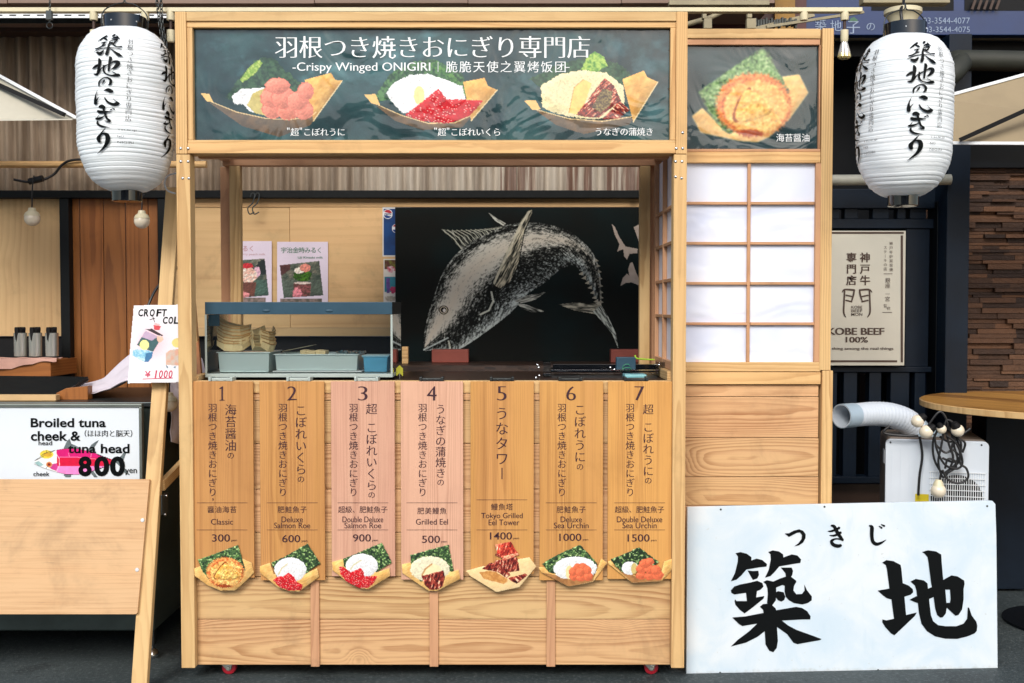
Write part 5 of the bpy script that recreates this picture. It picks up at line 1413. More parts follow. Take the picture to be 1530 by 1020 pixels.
def chain(name, pts, label, ring=False, r=.0075):
    mb = MB(); P_ = [Vector(p) for p in catmull([tuple(p) for p in pts], 14)]
    L_ = 0; acc = [0]
    for a_, b_ in zip(P_[:-1], P_[1:]): L_ += (b_ - a_).length; acc.append(L_)
    n = int(L_ / (r * 1.75)); k = 0
    for i in range(n):
        s_ = (i + .5) * L_ / n
        while acc[k + 1] < s_: k += 1
        c0 = P_[k].lerp(P_[k + 1], (s_ - acc[k]) / (acc[k + 1] - acc[k] + 1e-9)); t_ = (P_[k + 1] - P_[k]).normalized()
        u = t_.cross(Vector((0, 1, 0))).normalized(); v = t_.cross(u)
        a_, b_ = (u, v) if i % 2 else (v, u)
        a_ = (u * .8 + v * .6) if i % 2 else (u * .6 - v * .8)
        mb.tube([c0 + t_ * math.cos(q_) * r * 1.25 + a_ * math.sin(q_) * r * .72 for q_ in [j * math.pi / 5 for j in range(11)]], r * .24, 5, caps=False)
    if ring: mb.tube([P_[-1] + Vector((math.sin(q_) * .012, 0, -.013 + math.cos(q_) * .012)) for q_ in [j * math.pi / 8 for j in range(17)]], .0018, 6, caps=False); mb.box(P_[-1].x - .011, P_[-1].x + .011, P_[-1].y - .008, P_[-1].y + .008, P_[-1].z + .01, P_[-1].z + .045)
    return tag(mb.build(name, M['dark_steel']), label, 'chain')
chain('hanging_chain', [U(74, -12, .33), U(74.5, 10, .33), U(74, 33, .33)], 'short chain with a ring hanging over the slotted channel', True, .0055)
chain('hanging_chain', [U(240, -10, .33), U(241, 12, .33), U(243, 40, .33), U(249, 72, .33), U(253, 90, .34)], 'rusty chain hanging between the ribbed lantern and the stall post', False, .0085)
chain('hanging_chain', [U(233, -10, .36), U(236, 14, .36), U(240, 45, .36), U(246, 76, .36), U(251, 98, .37)], 'second rusty chain close behind the first, beside the stall post', False, .0085)
# ================================================================ glass case on the counter
ZC = Z(571)                                    # counter top
YA, YBk = .105, .43
xa, xb = U(308, 510, YA).x, U(585, 510, YA).x
zT, zF, zG = U(765, 451, YA).z, U(765, 469.5, YA).z, U(765, 558, YA).z
GC = thing('display_case', 'low glass food case with a blue grey top band on the counter', 'display case', ((xa + xb) / 2, .27, ZC))
MB().box(xa - .003, xb + .003, YA - .003, YA + .004, zF, zT).build('front_band', M['blue_fascia'], GC, .0015)
MB().box(xb - .002, xb + .0035, YA + .0045, YBk, zF, zT).build('side_band', M['black'], GC, .001)
MB().box(xa - .0035, xa + .002, YA + .0045, YBk, zF, zT).build('side_band', M['blue_fascia'], GC, .001)
MB().box(xa + .008, xa + .05, YA + .004, YA + .012, U(765, 487, YA).z, zF - .001).build('lock_box', M['blue_fascia'], GC, .001)
for px_ in (398, 492):
    p = U(px_, 464, YA); MB().sphere((p.x, YA - .003, p.z), .016, 14, (1, .25, .38)).build('latch', M['blue_fascia'], GC)
MB().box(xa + .003, xb - .003, YA + .005, YBk - .005, zT - .006, zT).build('top_pane', M['glass'], GC)
MB().box(xa, xb, YA, YA + .004, zG, zF - .0005).build('front_pane', M['glass'], GC)
MB().box(xb - .002, xb + .002, YA + .005, YBk, zG, zF - .0005).build('side_pane', M['glass'], GC)
MB().box(xa - .002, xa + .002, YA + .005, YBk, zG, zF - .0005).build('side_pane', M['glass'], GC)
fr_ = MB()
for x_ in (xa - .0025, xb - .0015):
    fr_.box(x_ - .002, x_ + .006, YA - .002, YA - .0005, zG, zF - .001)
fr_.box(xa - .004, xb + .004, YA - .002, YBk + .004, ZC + .012, zG - .0005)
fr_.build('base_frame', M['edge_grey'], GC, .001)
for x_ in (xa + .03, xb - .03):
    for y_ in (YA + .02, YBk - .03): MB().box(x_ - .015, x_ + .015, y_, y_ + .02, ZC + .0005, ZC + .0118).build('foot', M['soft_black'], GC)
zf = zG                                        # floor of the case
def open_tray(x0, x1, y0, y1, z0, z1, t=.003, lip=.006, flare=.004):
    mb = MB()
    mb.box(x0, x1, y0, y1, z0, z0 + t)
    mb.hexa([(x0, y0, z0 + t), (x1, y0, z0 + t), (x1, y0 + t, z0 + t), (x0, y0 + t, z0 + t)], [(x0 - flare, y0 - flare, z1), (x1 + flare, y0 - flare, z1), (x1 + flare, y0 - flare + t, z1), (x0 - flare, y0 - flare + t, z1)])
    mb.hexa([(x0, y1 - t, z0 + t), (x1, y1 - t, z0 + t), (x1, y1, z0 + t), (x0, y1, z0 + t)], [(x0 - flare, y1 + flare - t, z1), (x1 + flare, y1 + flare - t, z1), (x1 + flare, y1 + flare, z1), (x0 - flare, y1 + flare, z1)])
    mb.hexa([(x0, y0 + t, z0 + t), (x0 + t, y0 + t, z0 + t), (x0 + t, y1 - t, z0 + t), (x0, y1 - t, z0 + t)], [(x0 - flare, y0 - flare + t, z1), (x0 - flare + t, y0 - flare + t, z1), (x0 - flare + t, y1 + flare - t, z1), (x0 - flare, y1 + flare - t, z1)])
    mb.hexa([(x1 - t, y0 + t, z0 + t), (x1, y0 + t, z0 + t), (x1, y1 - t, z0 + t), (x1 - t, y1 - t, z0 + t)], [(x1 + flare - t, y0 - flare + t, z1), (x1 + flare, y0 - flare + t, z1), (x1 + flare, y1 + flare - t, z1), (x1 + flare - t, y1 + flare - t, z1)])
    L = lip + flare
    mb.box(x0 - L, x1 + L, y0 - L, y0 - flare, z1 + .0003, z1 + .003); mb.box(x0 - L, x1 + L, y1 + flare, y1 + L, z1 + .0003, z1 + .003)
    mb.box(x0 - L, x0 - flare, y0 - flare + .0002, y1 + flare - .0002, z1 + .0003, z1 + .003); mb.box(x1 + flare, x1 + L, y0 - flare + .0002, y1 + flare - .0002, z1 + .0003, z1 + .003)
    return mb
yt0 = .17
sx = lambda px: U(px, 540, yt0).x
zy = lambda py: U(765, py, yt0).z
zf_ = zf + .002
t = thing('steel_tray', 'deep square steel tray carrying folded wooden boats in the case', 'tray', (sx(366), .25, zf_), 'steel trays in the glass case')
open_tray(sx(328), sx(401), yt0, .37, zf_, zy(527)).build('tray', M['tray_steel'], t, .001)
zr = zy(527) + .004
MB().box(sx(330), sx(400), yt0 + .004, .365, zr - .008, zr - .004).build('tray_insert', M['bluetub'], t)
t = thing('steel_tray', 'long shallow steel tray with pale food and film in the case', 'tray', (sx(475), .25, zf_), 'steel trays in the glass case')
open_tray(sx(413), sx(533), yt0, .37, zf_ + .006, zy(530)).build('tray', M['tray_steel'], t, .001)
MB().box(sx(408), sx(541), yt0 - .008, .385, zf_, zf_ + .0045).build('under_plate', M['white_metal'], t, .0015)
mb = MB()
for i in range(5): mb.box(sx(446) + i * .019, sx(446) + i * .019 + .024, yt0 + .03 + .004 * (i % 2), .28, zy(530) - .01 + .0005 * i, zy(523.5) - .002 * (i % 3), 'y')
mb.build('rice_cakes', M['boat'], t, .003)
vs, fs = [], []
for j in range(9):
    for i in range(15):
        vs.append((sx(500) + (sx(538) - sx(500)) * i / 14, yt0 + .01 + .17 * j / 8, zy(530) + .001 + .012 * abs(math.sin(i * 1.9 + j)) * random.uniform(.3, 1.2)))
for j in range(8):
    for i in range(14): fs.append((15 * j + i, 15 * j + i + 1, 15 * j + i + 16, 15 * j + i + 15))
MB().add(vs, fs).build('plastic_film', M['bluetub'], t)
t = thing('plastic_tub', 'blue plastic tub with a lid at the right of the glass case', 'tub', (sx(561), .24, zf_))
open_tray(sx(544), sx(577), yt0 + .01, .30, zf_, zy(534), .002, .003, .004).build('tub', plain('blue_tub_plastic', (92, 164, 200), .3, var=.08), t, .001)
MB().box(sx(540), sx(581), yt0 + .002, .31, zy(534) + .0035, zy(531)).build('lid', plain('pale_blue_lid', (150, 205, 224), .3, var=.05), t, .003)
# pale lid or board leaning behind
o = MB().beam(U(425, 524, .40), U(470, 515, .41), .002, .13, rnd=.3).build('cutting_sheet', M['cream']); tag(o, 'cream plastic sheet lying behind the long tray', 'sheet')

# thin wooden boat trays, each folded from veneer
def boat_mesh(L, Wd, H):
    vs, fs = [], []
    for x, wd, lift, b, zb in ((-.5, .19, 1.35, .13, .70), (-.27, .43, .98, .34, .08), (0, .50, .88, .40, 0), (.27, .43, .98, .34, .08), (.5, .19, 1.35, .13, .70)):
        for yy, zz in ((-wd, lift), (-b, zb), (b, zb), (wd, lift)): vs.append((x * L, yy * Wd, zz * H))
    for i in range(4):
        for k in range(3): fs.append((4 * i + k, 4 * i + k + 1, 4 * i + k + 5, 4 * i + k + 4))
    return vs, fs
vs, fs = boat_mesh(.128, .092, .034)
mb = MB().add(vs, fs, 'x', .5)
bt0 = mb.build('wooden_boat', M['boat'], None, 0, 2, .0012)
mb = MB(); ST = [vs[4 * i + k] for i in range(5) for k in (0, 3)]
for sd_, k in ((-1, 0), (1, 1)):
    for i in range(4):
        a_, b_ = ST[2 * i + k], ST[2 * i + 2 + k]
        mb.hexa([(a_[0], a_[1] + sd_ * .0008, a_[2] - .0035), (b_[0], b_[1] + sd_ * .0008, b_[2] - .0035), (b_[0], b_[1] + sd_ * .0022, b_[2] - .0035), (a_[0], a_[1] + sd_ * .0022, a_[2] - .0035)],
                [(a_[0], a_[1] + sd_ * .0008, a_[2] + .0006), (b_[0], b_[1] + sd_ * .0008, b_[2] + .0006), (b_[0], b_[1] + sd_ * .0022, b_[2] + .0006), (a_[0], a_[1] + sd_ * .0022, a_[2] + .0006)], 'x')
bt_rim = mb.build('rim', M['plank_edge'], bt0)
BG = 'thin wooden boats stacked in the steel tray'
first = True
for st_, (cx_, cy_, n_, lean, z0_) in enumerate(((sx(345), .225, 7, .22, zr), (sx(388), .235, 5, -.08, zr))):
    for k in range(n_):
        o = bt0 if first else bt0.copy()
        if not first:
            COL.objects.link(o); r_ = bt_rim.copy(); COL.objects.link(r_); r_.parent = o
        first = False
        o.location = (cx_ + random.uniform(-.002, .002) - .001 * k, cy_ + random.uniform(-.003, .003), z0_ + .0125 * k)
        o.rotation_euler = (rad(random.uniform(-4, 4)), lean * (k / max(1, n_ - 1)) * .8 + rad(random.uniform(-2, 2)), rad((5, 84)[st_] + random.uniform(-5, 5)))
        where = ('left leaning stack of thin wooden boats', 'upright stack of thin wooden boats turned end on')[st_]
        if k == n_ - 1: lb = 'topmost boat of the ' + where
        elif k == 0: lb = 'lowest boat of the ' + where
        else: lb = 'thin wooden boat inside the ' + where
        tag(o, lb, 'food tray', BG if k in (0, n_ - 1) else 'boats inside the ' + where)

# ---- right half of the counter: clear holder, small box, tie, leaf pick
t = thing('acrylic_holder', 'low clear plastic holder with steel studs at the right of the counter', 'holder', (U(900, 560, .3).x, .3, ZC))
mb = MB()
for px_ in (812, 984): bxp(mb, px_, 541, px_ + 11, 562, .25, .40)
bxp(mb, 823.2, 552, 983.8, 556, .25, .40); bxp(mb, 823.2, 557.5, 983.8, 566, .24, .243)
mb.build('clear_panels', M['acrylic'], t, .001)
mb = MB()
for px_, py_ in ((803, 545), (805, 549), (806, 561), (801, 564), (912, 549), (918, 552), (985, 545), (994, 561)):
    p = U(px_, py_, .235); mb.sphere(p, .0055, 8)
mb.build('studs', M['chrome'], t)
mb = MB(); bxp(mb, 826, 544, 980, 551, .41, .43); mb.build('black_tray', M['black_gloss'], t, .001)
t = thing('payment_box', 'small blue box with green wire beside the clear holder', 'box', (U(935, 545, .3).x, .3, ZC))
mb = MB(); bxp(mb, 921, 533.5, 950, 553, .30, .34); mb.box(U(930, 550, .3).x, U(942, 550, .3).x, .31, .33, ZC + .0005, U(765, 553.2, .3).z); mb.build('body', M['blue_fascia'], t, .003)
p = U(936, 546, .295); mb = MB().tube([p + Vector((.012 * math.cos(a_ * .9) * (1 + .1 * a_), -.004, .010 * math.sin(a_ * .9) - .002 * a_)) for a_ in range(12)], .0016, 6)
mb.build('green_wire', plain('green_wire_plastic', (40, 130, 90), .4), t)
MB().box(U(933, 566, .2).x, U(966, 566, .2).x, .19, .30, ZC + .0005, ZC + .017).build('foot_plate', plain('aqua_plastic', (130, 190, 196), .3), t, .004)
mb = MB().tube(catmull([U(949, 531, .56), U(951, 535, .55), U(962, 536.5, .56), U(980, 537, .57), U(984, 534, .6)], 5), .0035, 7)
tag(mb.build('cable_tie', plain('lime_plastic', (170, 220, 60), .4)), 'lime green tie wrapped round the right back post', 'cable tie')
t = thing('leaf_pick', 'small yellow green leaf on a pick beside the glass case', 'decoration', U(597, 562, .2))
p = U(597, 549, .2); mb = MB()
for k in range(5):
    for s_ in (-1, 1): mb.add([p + Vector((0, .001 * s_, .010 - .006 * k)), p + Vector((s_ * .014, 0, -.004 - .006 * k)), p + Vector((s_ * .012, .001, -.010 - .006 * k)), p + Vector((0, .001 * s_, .003 - .006 * k))], [(0, 1, 2, 3)])
mb.build('leaf', plain('yellow_green_leaf', (206, 206, 70), .5), t, 0, 2, .0012)
MB().tube([p + Vector((0, .001, -.02)), Vector((p.x, p.y + .001, ZC + .0005))], .0014, 6).build('pick', M['steel'], t)

# ================================================================ folding easel with a plywood board
EA = thing('wooden_easel', 'leaning wooden easel with a blank plywood board and two round pegs', 'easel', (-1.6, -.05, 0))
def easelY(z): return -.10 + z * .245
XE = -1.372
zt_ = 1.9
legs = []
for x_ in (XE, -2.75):
    MB().beam((x_, easelY(0), .001), (x_, easelY(zt_), zt_), .058, .03, rnd=.2, up=(0, 1, -.24)).build('front_leg', M['pine'], EA, .003)
    MB().beam((x_ + .002, .98, .001), (x_ + .002, easelY(zt_) + .045, zt_ - .03), .05, .028, rnd=.4, up=(0, 1, .5)).build('rear_leg', M['pine'], EA, .003)
PE = Plane((0, easelY(0) - .0175, 0), (0, -1, .245))
br = MB().beam((XE + .022, easelY(.72) + .03, .73), (XE + .022, .86, .86), .022, .04, rnd=.3).build('side_brace', M['pine'], EA, .002)
MB().beam((XE + .05, easelY(.72) + .2, .86), (XE + .05, .84, 1.0), .02, .035, rnd=.6).build('side_brace', M['pine'], EA, .002)
p = PE.at(226, 748, -.03)
MB().box(XE + .0335, XE + .038, p.y - .02, p.y + .055, p.z - .05, p.z + .025).build('hinge', M['dark_steel'], EA, .001)
for py_ in (742, 770):
    p2 = PE.at(228, py_, -.03); MB().sphere((XE + .04, p2.y + .02, p2.z), .006, 10).build('bolt', M['chrome'], EA)
pl = [PE.at(-400, 716, .001), PE.at(-400, 917.5, .001), PE.at(204.5, 917.5, .001), PE.at(207, 915, .001), PE.at(225, 716, .001)]
o = MB().prism(pl, -PE.n * .0 + PE.n * .012, rnd=.4).build('plywood_board', M['ply_red'] if 'ply_red' in M else M['ply'], EA, .0015)
o.data.attributes['wc'].data.foreach_set('vector', [v for p in o.data.vertices for v in (p.co.z * 1.0 + .3, p.co.y * .3 + .25, p.co.x + 3)])
for p_ in ((213, 777), (205, 851)):
    c0 = PE.at(*p_, .0135); mb = MB().lathe((0, 0, 0), [(.0001, -.004), (.006, -.0035), (.0075, -.001), (.0075, 0)], 14, 'y')
    mb.v = [(v[0] + c0.x, v[1] + c0.y - .0005, v[2] + c0.z) for v in mb.v]; mb.build('peg', M['white_metal'], EA)

# ---- sign with the tuna cuts, in a grey frame behind the easel
YT = .215
FT = FP(YT)
q = R(-40, 603, 213, 725, YT)
BT = thing('tuna_sign', 'white sign in a grey frame showing a red and pink tuna for 800 yen', 'sign', ((q[0] + q[1]) / 2, YT + .01, q[2]))
MB().box(q[0], q[1] - .012, YT + .001, YT + .012, q[2], q[3] - .014).build('panel', M['white_sheet'], BT, .001)
MB().box(q[0], q[1], YT - .006, YT + .02, q[3] - .0138, q[3]).box(q[1] - .0118, q[1], YT - .006, YT + .02, q[2], q[3] - .014).build('frame', M['frame_grey'], BT, .002)
KT = lambda x, y: (40 + x / 7.85, 595 + y / 7.85)
kt = lambda L_: [KT(*p) for p in L_]
c = Cv(49, 652, 198, 714, 1.6)
c.c[:] = (228, 236, 244)
body = c.mask(kt([(90, 730), (200, 650), (310, 610), (430, 590), (600, 590), (780, 630), (900, 680), (1010, 720), (1040, 745), (900, 810), (750, 860), (600, 895), (450, 890), (330, 860), (200, 820), (85, 770)]), 0, 1, 0)
head = c.X < KT(355, 0)[0] - .004 * (c.Y - KT(0, 740)[1]) ** 2
c.fill(body, (214, 22, 116), .05); c.fill(body & (c.Y > KT(0, 695)[1]), (214, 16, 62), .05); c.fill(body & (c.Y > KT(0, 795)[1]), (240, 140, 206), .06, 4); c.fill(body & head, (232, 236, 236), .03)
c.seg(body, kt([(380, 690), (600, 690), (900, 720)]), .7, (248, 150, 190)); c.seg(body, kt([(490, 640), (500, 690)]), .7, (248, 150, 190)); c.seg(body, kt([(760, 640), (750, 690)]), .7, (248, 150, 190))
c.fill(body & c.mask(kt([(300, 770), (350, 760), (365, 800), (345, 850), (290, 830), (265, 810)])), (206, 60, 140), .08)
c.fill(c.ell(*KT(232, 655), 10.2, 6.6), (226, 206, 70), .1, 4); c.seg(None, kt([(95, 728), (330, 610)]), 1.1, (60, 60, 30)); c.fill(c.ell(*KT(245, 660), 6.4, 3, .1) , (206, 160, 50), .1)
for r_, col in ((4.7, (200, 190, 150)), (4.0, (222, 120, 60)), (2.2, (120, 40, 30))): c.fill(c.ell(*KT(262, 775), r_, r_ * .9), col, .05)
c.fill(c.mask(kt([(85, 755), (140, 735), (200, 780), (150, 800)])), (150, 186, 186), .1)
GR = (104, 116, 118)
for L_ in ([(430, 590), (470, 500), (500, 470), (520, 530), (590, 560), (640, 590)], [(710, 615), (760, 540), (850, 482), (800, 560), (770, 625)], [(430, 895), (450, 922), (515, 922), (520, 895)], [(740, 862), (790, 925), (830, 922), (780, 852)],
           [(1030, 735), (1090, 690), (1150, 620), (1170, 630), (1130, 730), (1150, 820), (1215, 905), (1150, 880), (1090, 800)]):
    m = c.fill(c.mask(kt(L_)), GR, .2, 4); c.seg(None, [*kt(L_), kt(L_)[0]], .6, (40, 50, 54))
for L_ in ([(90, 730), (200, 650), (310, 610), (430, 590), (600, 590), (780, 630), (900, 680), (1010, 720)], [(85, 770), (200, 820), (330, 860), (450, 890), (600, 895), (750, 860), (900, 810)], [(340, 640), (378, 700), (384, 780), (350, 862)]): c.seg(None, kt(L_), .8, (60, 40, 50) if L_[0][0] < 200 else (250, 210, 220))
c.seg(None, kt([(232, 570), (232, 640)]), .6, (40, 40, 40)); c.seg(None, kt([(205, 850), (250, 790)]), .6, (40, 40, 40))
for t_ in range(6): c.fill(c.ell(*KT(840 + 26 * t_, 660 + 10 * t_), 1.3, 1.3), (30, 36, 40)); c.fill(c.ell(*KT(840 + 26 * t_, 830 - 10 * t_), 1.1, 1.1), (30, 36, 40))
c.a[:] = body | (np.abs(c.c - np.array((228, 236, 244))).sum(2) > 6)
c.build('fish_print', FT.at, M['print'], BT, .0006)
ik = Ink(FT.at, .0014)
ik.fit('Broiled tuna', 45.8, 624.5, 158, 638.2, bold=.022).fit('cheek &', 46, 643.8, 120.3, 658.5, bold=.022).fit('tuna head', 101.5, 663, 193.5, 677, bold=.022)
ik.fit('（ほほ肉と脳天）', 126.5, 642, 197.5, 652.5, mincho=.014)
ik.fit('head', 57.5, 658.5, 77.8, 665, bold=.008).fit('cheek', 49.8, 704.5, 74, 711.2, bold=.008).fit('yen', 187, 700.5, 204.5, 709.5, bold=.008)
for i, ch in enumerate('800'): ik.fit(ch, 117 + 23.6 * i, 681.5, 117 + 23.6 * i + (20 if i == 0 else 22.5), 711.5, bold=.042)
ik.build('lettering', M['ink'], BT)

# ---- griddle cart behind
xr_ = -1.44
CT = thing('griddle_cart', 'dark steel griddle cart on castors behind the easel', 'cart', (-2.1, .6, 0))
zc = U(765, 602, .27).z - .015
MB().box(-2.9, xr_, .27, 1.02, .115, zc).build('body', M['cart_steel'], CT, .006)
MB().box(-2.9, xr_ + .012, .255, 1.03, zc + .0005, zc + .02).build('top', M['dark_steel'], CT, .003)
for y_ in (.29, .98):
    l_ = MB().box(xr_ - .034, xr_ - .004, y_ - .012, y_ + .018, .055, .1145).build('leg', M['dark_steel'], CT, .002)
    MB().lathe((xr_ - .019, y_, 0), [(.0001, .0), (.026, .001), (.03, .008), (.03, .018), (.024, .03), (.012, .038), (.012, .0545)], 20).build('castor', M['chrome'], l_)
zs = zc + .02
# grill mesh, brown box and cream strip on the cart
t = thing('grill_mesh', 'black wire grill plate lying tilted on the cart', 'grill', U(80, 575, .7))
mb = MB(); A1, B1, C1, D1 = U(-60, 596, .42), U(92, 583, .42), U(131, 561, .85), U(-60, 569, .95)
A1.z = B1.z = zs + .016; C1.z = D1.z = zs + .055
for i in range(34):
    u = i / 33; mb.beam(A1.lerp(B1, u), D1.lerp(C1, u), .0045, .0045)
for i in range(20):
    u = i / 19; mb.beam(A1.lerp(D1, u) + Vector((0, 0, .0046)), B1.lerp(C1, u) + Vector((0, 0, .0046)), .0045, .0045)
mb.build('wires', M['black'], t)
mb = MB()
for p_, q_ in ((A1, B1), (B1, C1), (C1, D1), (D1, A1)): mb.beam(p_ - Vector((0, 0, .008)), q_ - Vector((0, 0, .008)), .012, .008)
mb.build('rim', M['soft_black'], t)
mb = MB().prism([(A1.x, A1.y + .03, zs + .001), (B1.x, B1.y + .03, zs + .001), (C1.x - .02, C1.y - .03, zs + .001), (D1.x, D1.y - .03, zs + .001)], (0, 0, .006)); mb.build('drip_plate', M['black'], t)
q = R(84, 577, 131, 602, .36)
mb = MB().prism([(q[0], .36, zs + .0005), (q[1], .36, zs + .0005), (q[1], .36, q[3]), (q[0] + .04, .36, q[3] - .008), (q[0], .36, q[3] - .028)], (0, .05, 0), .4)
tag(mb.build('side_guard', M['plank_brown'], None, .001), 'dark brown wooden guard on the cart edge by the grill', 'guard')
q = R(-60, 590, 83.5, 601, .31)
tag(MB().box(q[0], q[1], .31, .35, zs + .0005, q[3], 'x', .2).build('wooden_strip', M['ply_aged'], None, .002), 'pale wooden strip lying along the front edge of the cart', 'strip')
# pale cloth thrown over the cart's corner
vs, fs = [], []
NU, NV = 64, 40
for j in range(NV):
    v = j / (NV - 1); y = .40 + .60 * v
    xl = -2.0 + .08 * math.sin(v * 5) + .12 * (1 - v); edge = xr_ + .024
    for i in range(NU):
        u = i / (NU - 1); s_ = u * 1.0
        run = (edge - xl); tot = run + .20
        d_ = s_ * tot
        fold = .012 * math.sin(u * 17 + v * 6 + 1.2 * math.sin(v * 9)) + .010 * math.sin(u * 7 - v * 13)
        mound = .25 * math.exp(-((u - .52) / .24) ** 2) * (.25 + .75 * v)
        if d_ < run - .03:
            x = xl + d_; z = zs + .008 + mound * math.sin(min(1, u * 3.2) * math.pi / 2) + abs(fold) * min(1, u * 4)
        else:
            k = d_ - (run - .03); a_ = min(k / .045, math.pi / 2)
            x = xl + run - .03 + .03 * math.sin(a_) + .006 + abs(fold) * .9; z = zs + .012 + mound * .6 * max(0, 1 - k / .06) + .03 * (math.cos(a_) - 1) - max(0, k - .045 * math.pi / 2) - .02 * math.sin(v * 8)
        vs.append((x, y, z))
for j in range(NV - 1):
    for i in range(NU - 1): fs.append((NU * j + i, NU * j + i + 1, NU * (j + 1) + i + 1, NU * (j + 1) + i))
tag(MB().add(vs, fs, smooth=True).build('cloth', M['lilac_cloth'], None, 0, 2, .003), 'pale lilac cloth crumpled over the corner of the cart', 'cloth')

# ---- price poster pinned to the easel leg
YP_ = .128
t = thing('drink_price_poster', 'curled white poster with two drinks and a red price of 1000 yen', 'poster', U(230, 515, YP_))
PP = Plane(U(230, 515, YP_), (.06, -1, .10))
c = Cv(188, 454, 283, 573, 1.35)
K = lambda x, y: (180 + x / 6.375, 440 + y / 6.375)
kk = lambda L_: [K(*p) for p in L_]
sh = c.mask([(199.6, 455.8), (282, 454.5), (282, 571), (190.5, 573), (194, 520)], .3, 8)
c.c[:] = (238, 238, 242)
gl = np.exp(-(((c.X - K(290, 0)[0]) / 24) ** 2 + ((c.Y - K(0, 460)[1]) / 26) ** 2))[..., None]; c.c = c.c * (1 - .42 * gl) + np.array((238, 130, 150)) * .42 * gl
bl_ = np.exp(-(((c.X - K(120, 0)[0]) / 18) ** 2 + ((c.Y - K(0, 640)[1]) / 12) ** 2))[..., None]; c.c = c.c * (1 - .15 * bl_) + np.array((150, 190, 226)) * .15 * bl_
c.fill(c.mask(kk([(238, 330), (300, 325), (400, 385), (405, 398), (350, 385)])), (56, 40, 46), .1)
c.fill(c.mask(kk([(220, 370), (240, 345), (350, 395), (330, 470), (200, 410)])), (188, 164, 190), .05, 4)
c.fill(c.mask(kk([(200, 405), (300, 440), (340, 410), (375, 440), (310, 545), (250, 525), (155, 480)])), (54, 92, 96), .1, 4)
c.fill(c.mask(kk([(345, 395), (400, 400), (410, 430), (375, 460), (350, 440)])), (236, 186, 164), .05)
c.fill(c.mask(kk([(120, 530), (160, 520), (250, 530), (310, 545), (265, 640), (225, 640), (110, 580)])), (120, 186, 214), .12, 3, alt=(196, 226, 236))
c.fill(c.mask(kk([(240, 560), (310, 545), (300, 600), (265, 640), (230, 640)])), (58, 116, 160), .08)
c.fill(c.ell(*K(228, 480), 7, 7.6), (236, 232, 150), .04)
c.fill(c.mask(kk([(315, 290), (385, 300), (370, 340), (320, 335)])), (208, 70, 76), .15, 2); c.fill(c.mask(kk([(325, 270), (375, 280), (372, 298), (322, 292)])), (230, 190, 190), .1)
c.fill(c.mask(kk([(430, 560), (470, 530), (650, 500), (650, 680), (430, 670)])), (222, 168, 142), .08, 6, alt=(206, 190, 176)); c.fill(c.ell(*K(540, 460), 8, 7), (236, 214, 130), .06); c.fill(c.mask(kk([(432, 670), (455, 690), (450, 702), (438, 695)])), (60, 110, 130)); c.fill(c.mask(kk([(500, 690), (530, 680), (520, 702)])), (60, 110, 130))
c.a[:] = sh
c.build('sheet', PP.at, M['print'], t, .001, .0012, (220, 220, 222), .3)
ik = Ink(PP.at, .0022)
for ch, x0_ in zip('CROFT', (206, 214.5, 223.2, 233.2, 241)): ik.fit(ch, x0_, 461.5, x0_ + 7.2, 472.5, bold=.03, shear=.12)
ik.line(228, 472, 231, 481, .9).line(223.5, 477.5, 231.5, 475, .9)
for i, ch in enumerate('COLA'): ik.fit(ch, 242.8 + 8.3 * i, 473, 242.8 + 8.3 * i + 6.9, 483.5, bold=.03, shear=.12)
ik.build('lettering', M['ink'], t)
ik = Ink(PP.at, .0022)
ik.fit('¥', 216.5, 554, 225, 563.5, bold=.01)
for i, ch in enumerate('1000'): ik.fit(ch, 229.5 + 7.2 * i + (1.5 if i == 0 else 0), 553, 229.5 + 7.2 * i + (3.6 if i == 0 else 5.6), 564.5, bold=.01, shear=.15)
ik.line(213, 566, 258, 564.5, 1).build('price', plain('crimson_ink', (206, 44, 84), .5), t)

# ---- shelf with steel cups and brushes, pink cloth on it
YV = 1.10
q = R(-90, 541, 78, 562, YV)
t = thing('corner_shelf', 'brown wooden corner shelf under the pale plywood panel', 'shelf', (q[0], YV, q[2]))
zsh = 1.425 - (536 - 456) / 1600 * 5.2
MB().box(q[0], q[1] - .013, YV, YV + .22, zsh - .012, zsh, 'x').build('top', M['plank_brown'], t, .002)
MB().box(q[0], q[1] - .002, YV - .012, YV - .0005, q[2], zsh - .001, 'x').build('front_board', M['plank_brown'], t, .002)
e0, e1 = Vector((q[1], YV - .005, 0)), Vector((q[1] + .012, YW - .09, 0))
MB().hexa([(e0.x, e0.y, q[2]), (e1.x, e1.y, q[2]), (e1.x - .012, e1.y, q[2]), (e0.x - .012, e0.y + .006, q[2])], [(e0.x, e0.y, zsh - .001), (e1.x, e1.y, zsh - .001), (e1.x - .012, e1.y, zsh - .001), (e0.x - .012, e0.y + .006, zsh - .001)], 'y').build('side_board', M['plank_brown'], t, .001)
mb = MB(); vs, fs = [], []
for j in range(8):
    for i in range(30):
        u, v = i / 29, j / 7
        hang = v < .3
        vs.append((q[0] + .15 + (q[1] - q[0] - .12) * u, YV - .022 + .10 * max(0, v - .25) - .004 * math.sin(u * 22), zsh + .004 + .006 * abs(math.sin(u * 13 + v * 4)) - (.3 - v) * .11 * (1 + .6 * math.sin(u * 5)) * hang))
for j in range(7):
    for i in range(29): fs.append((30 * j + i, 30 * j + i + 1, 30 * (j + 1) + i + 1, 30 * (j + 1) + i))
tag(MB().add(vs, fs, smooth=True).build('pink_cloth', plain('pink_cloth_fabric', (196, 152, 136), .8, bump=.3), None, 0, 2, .002), 'thin pink cloth folded along the shelf edge', 'cloth')
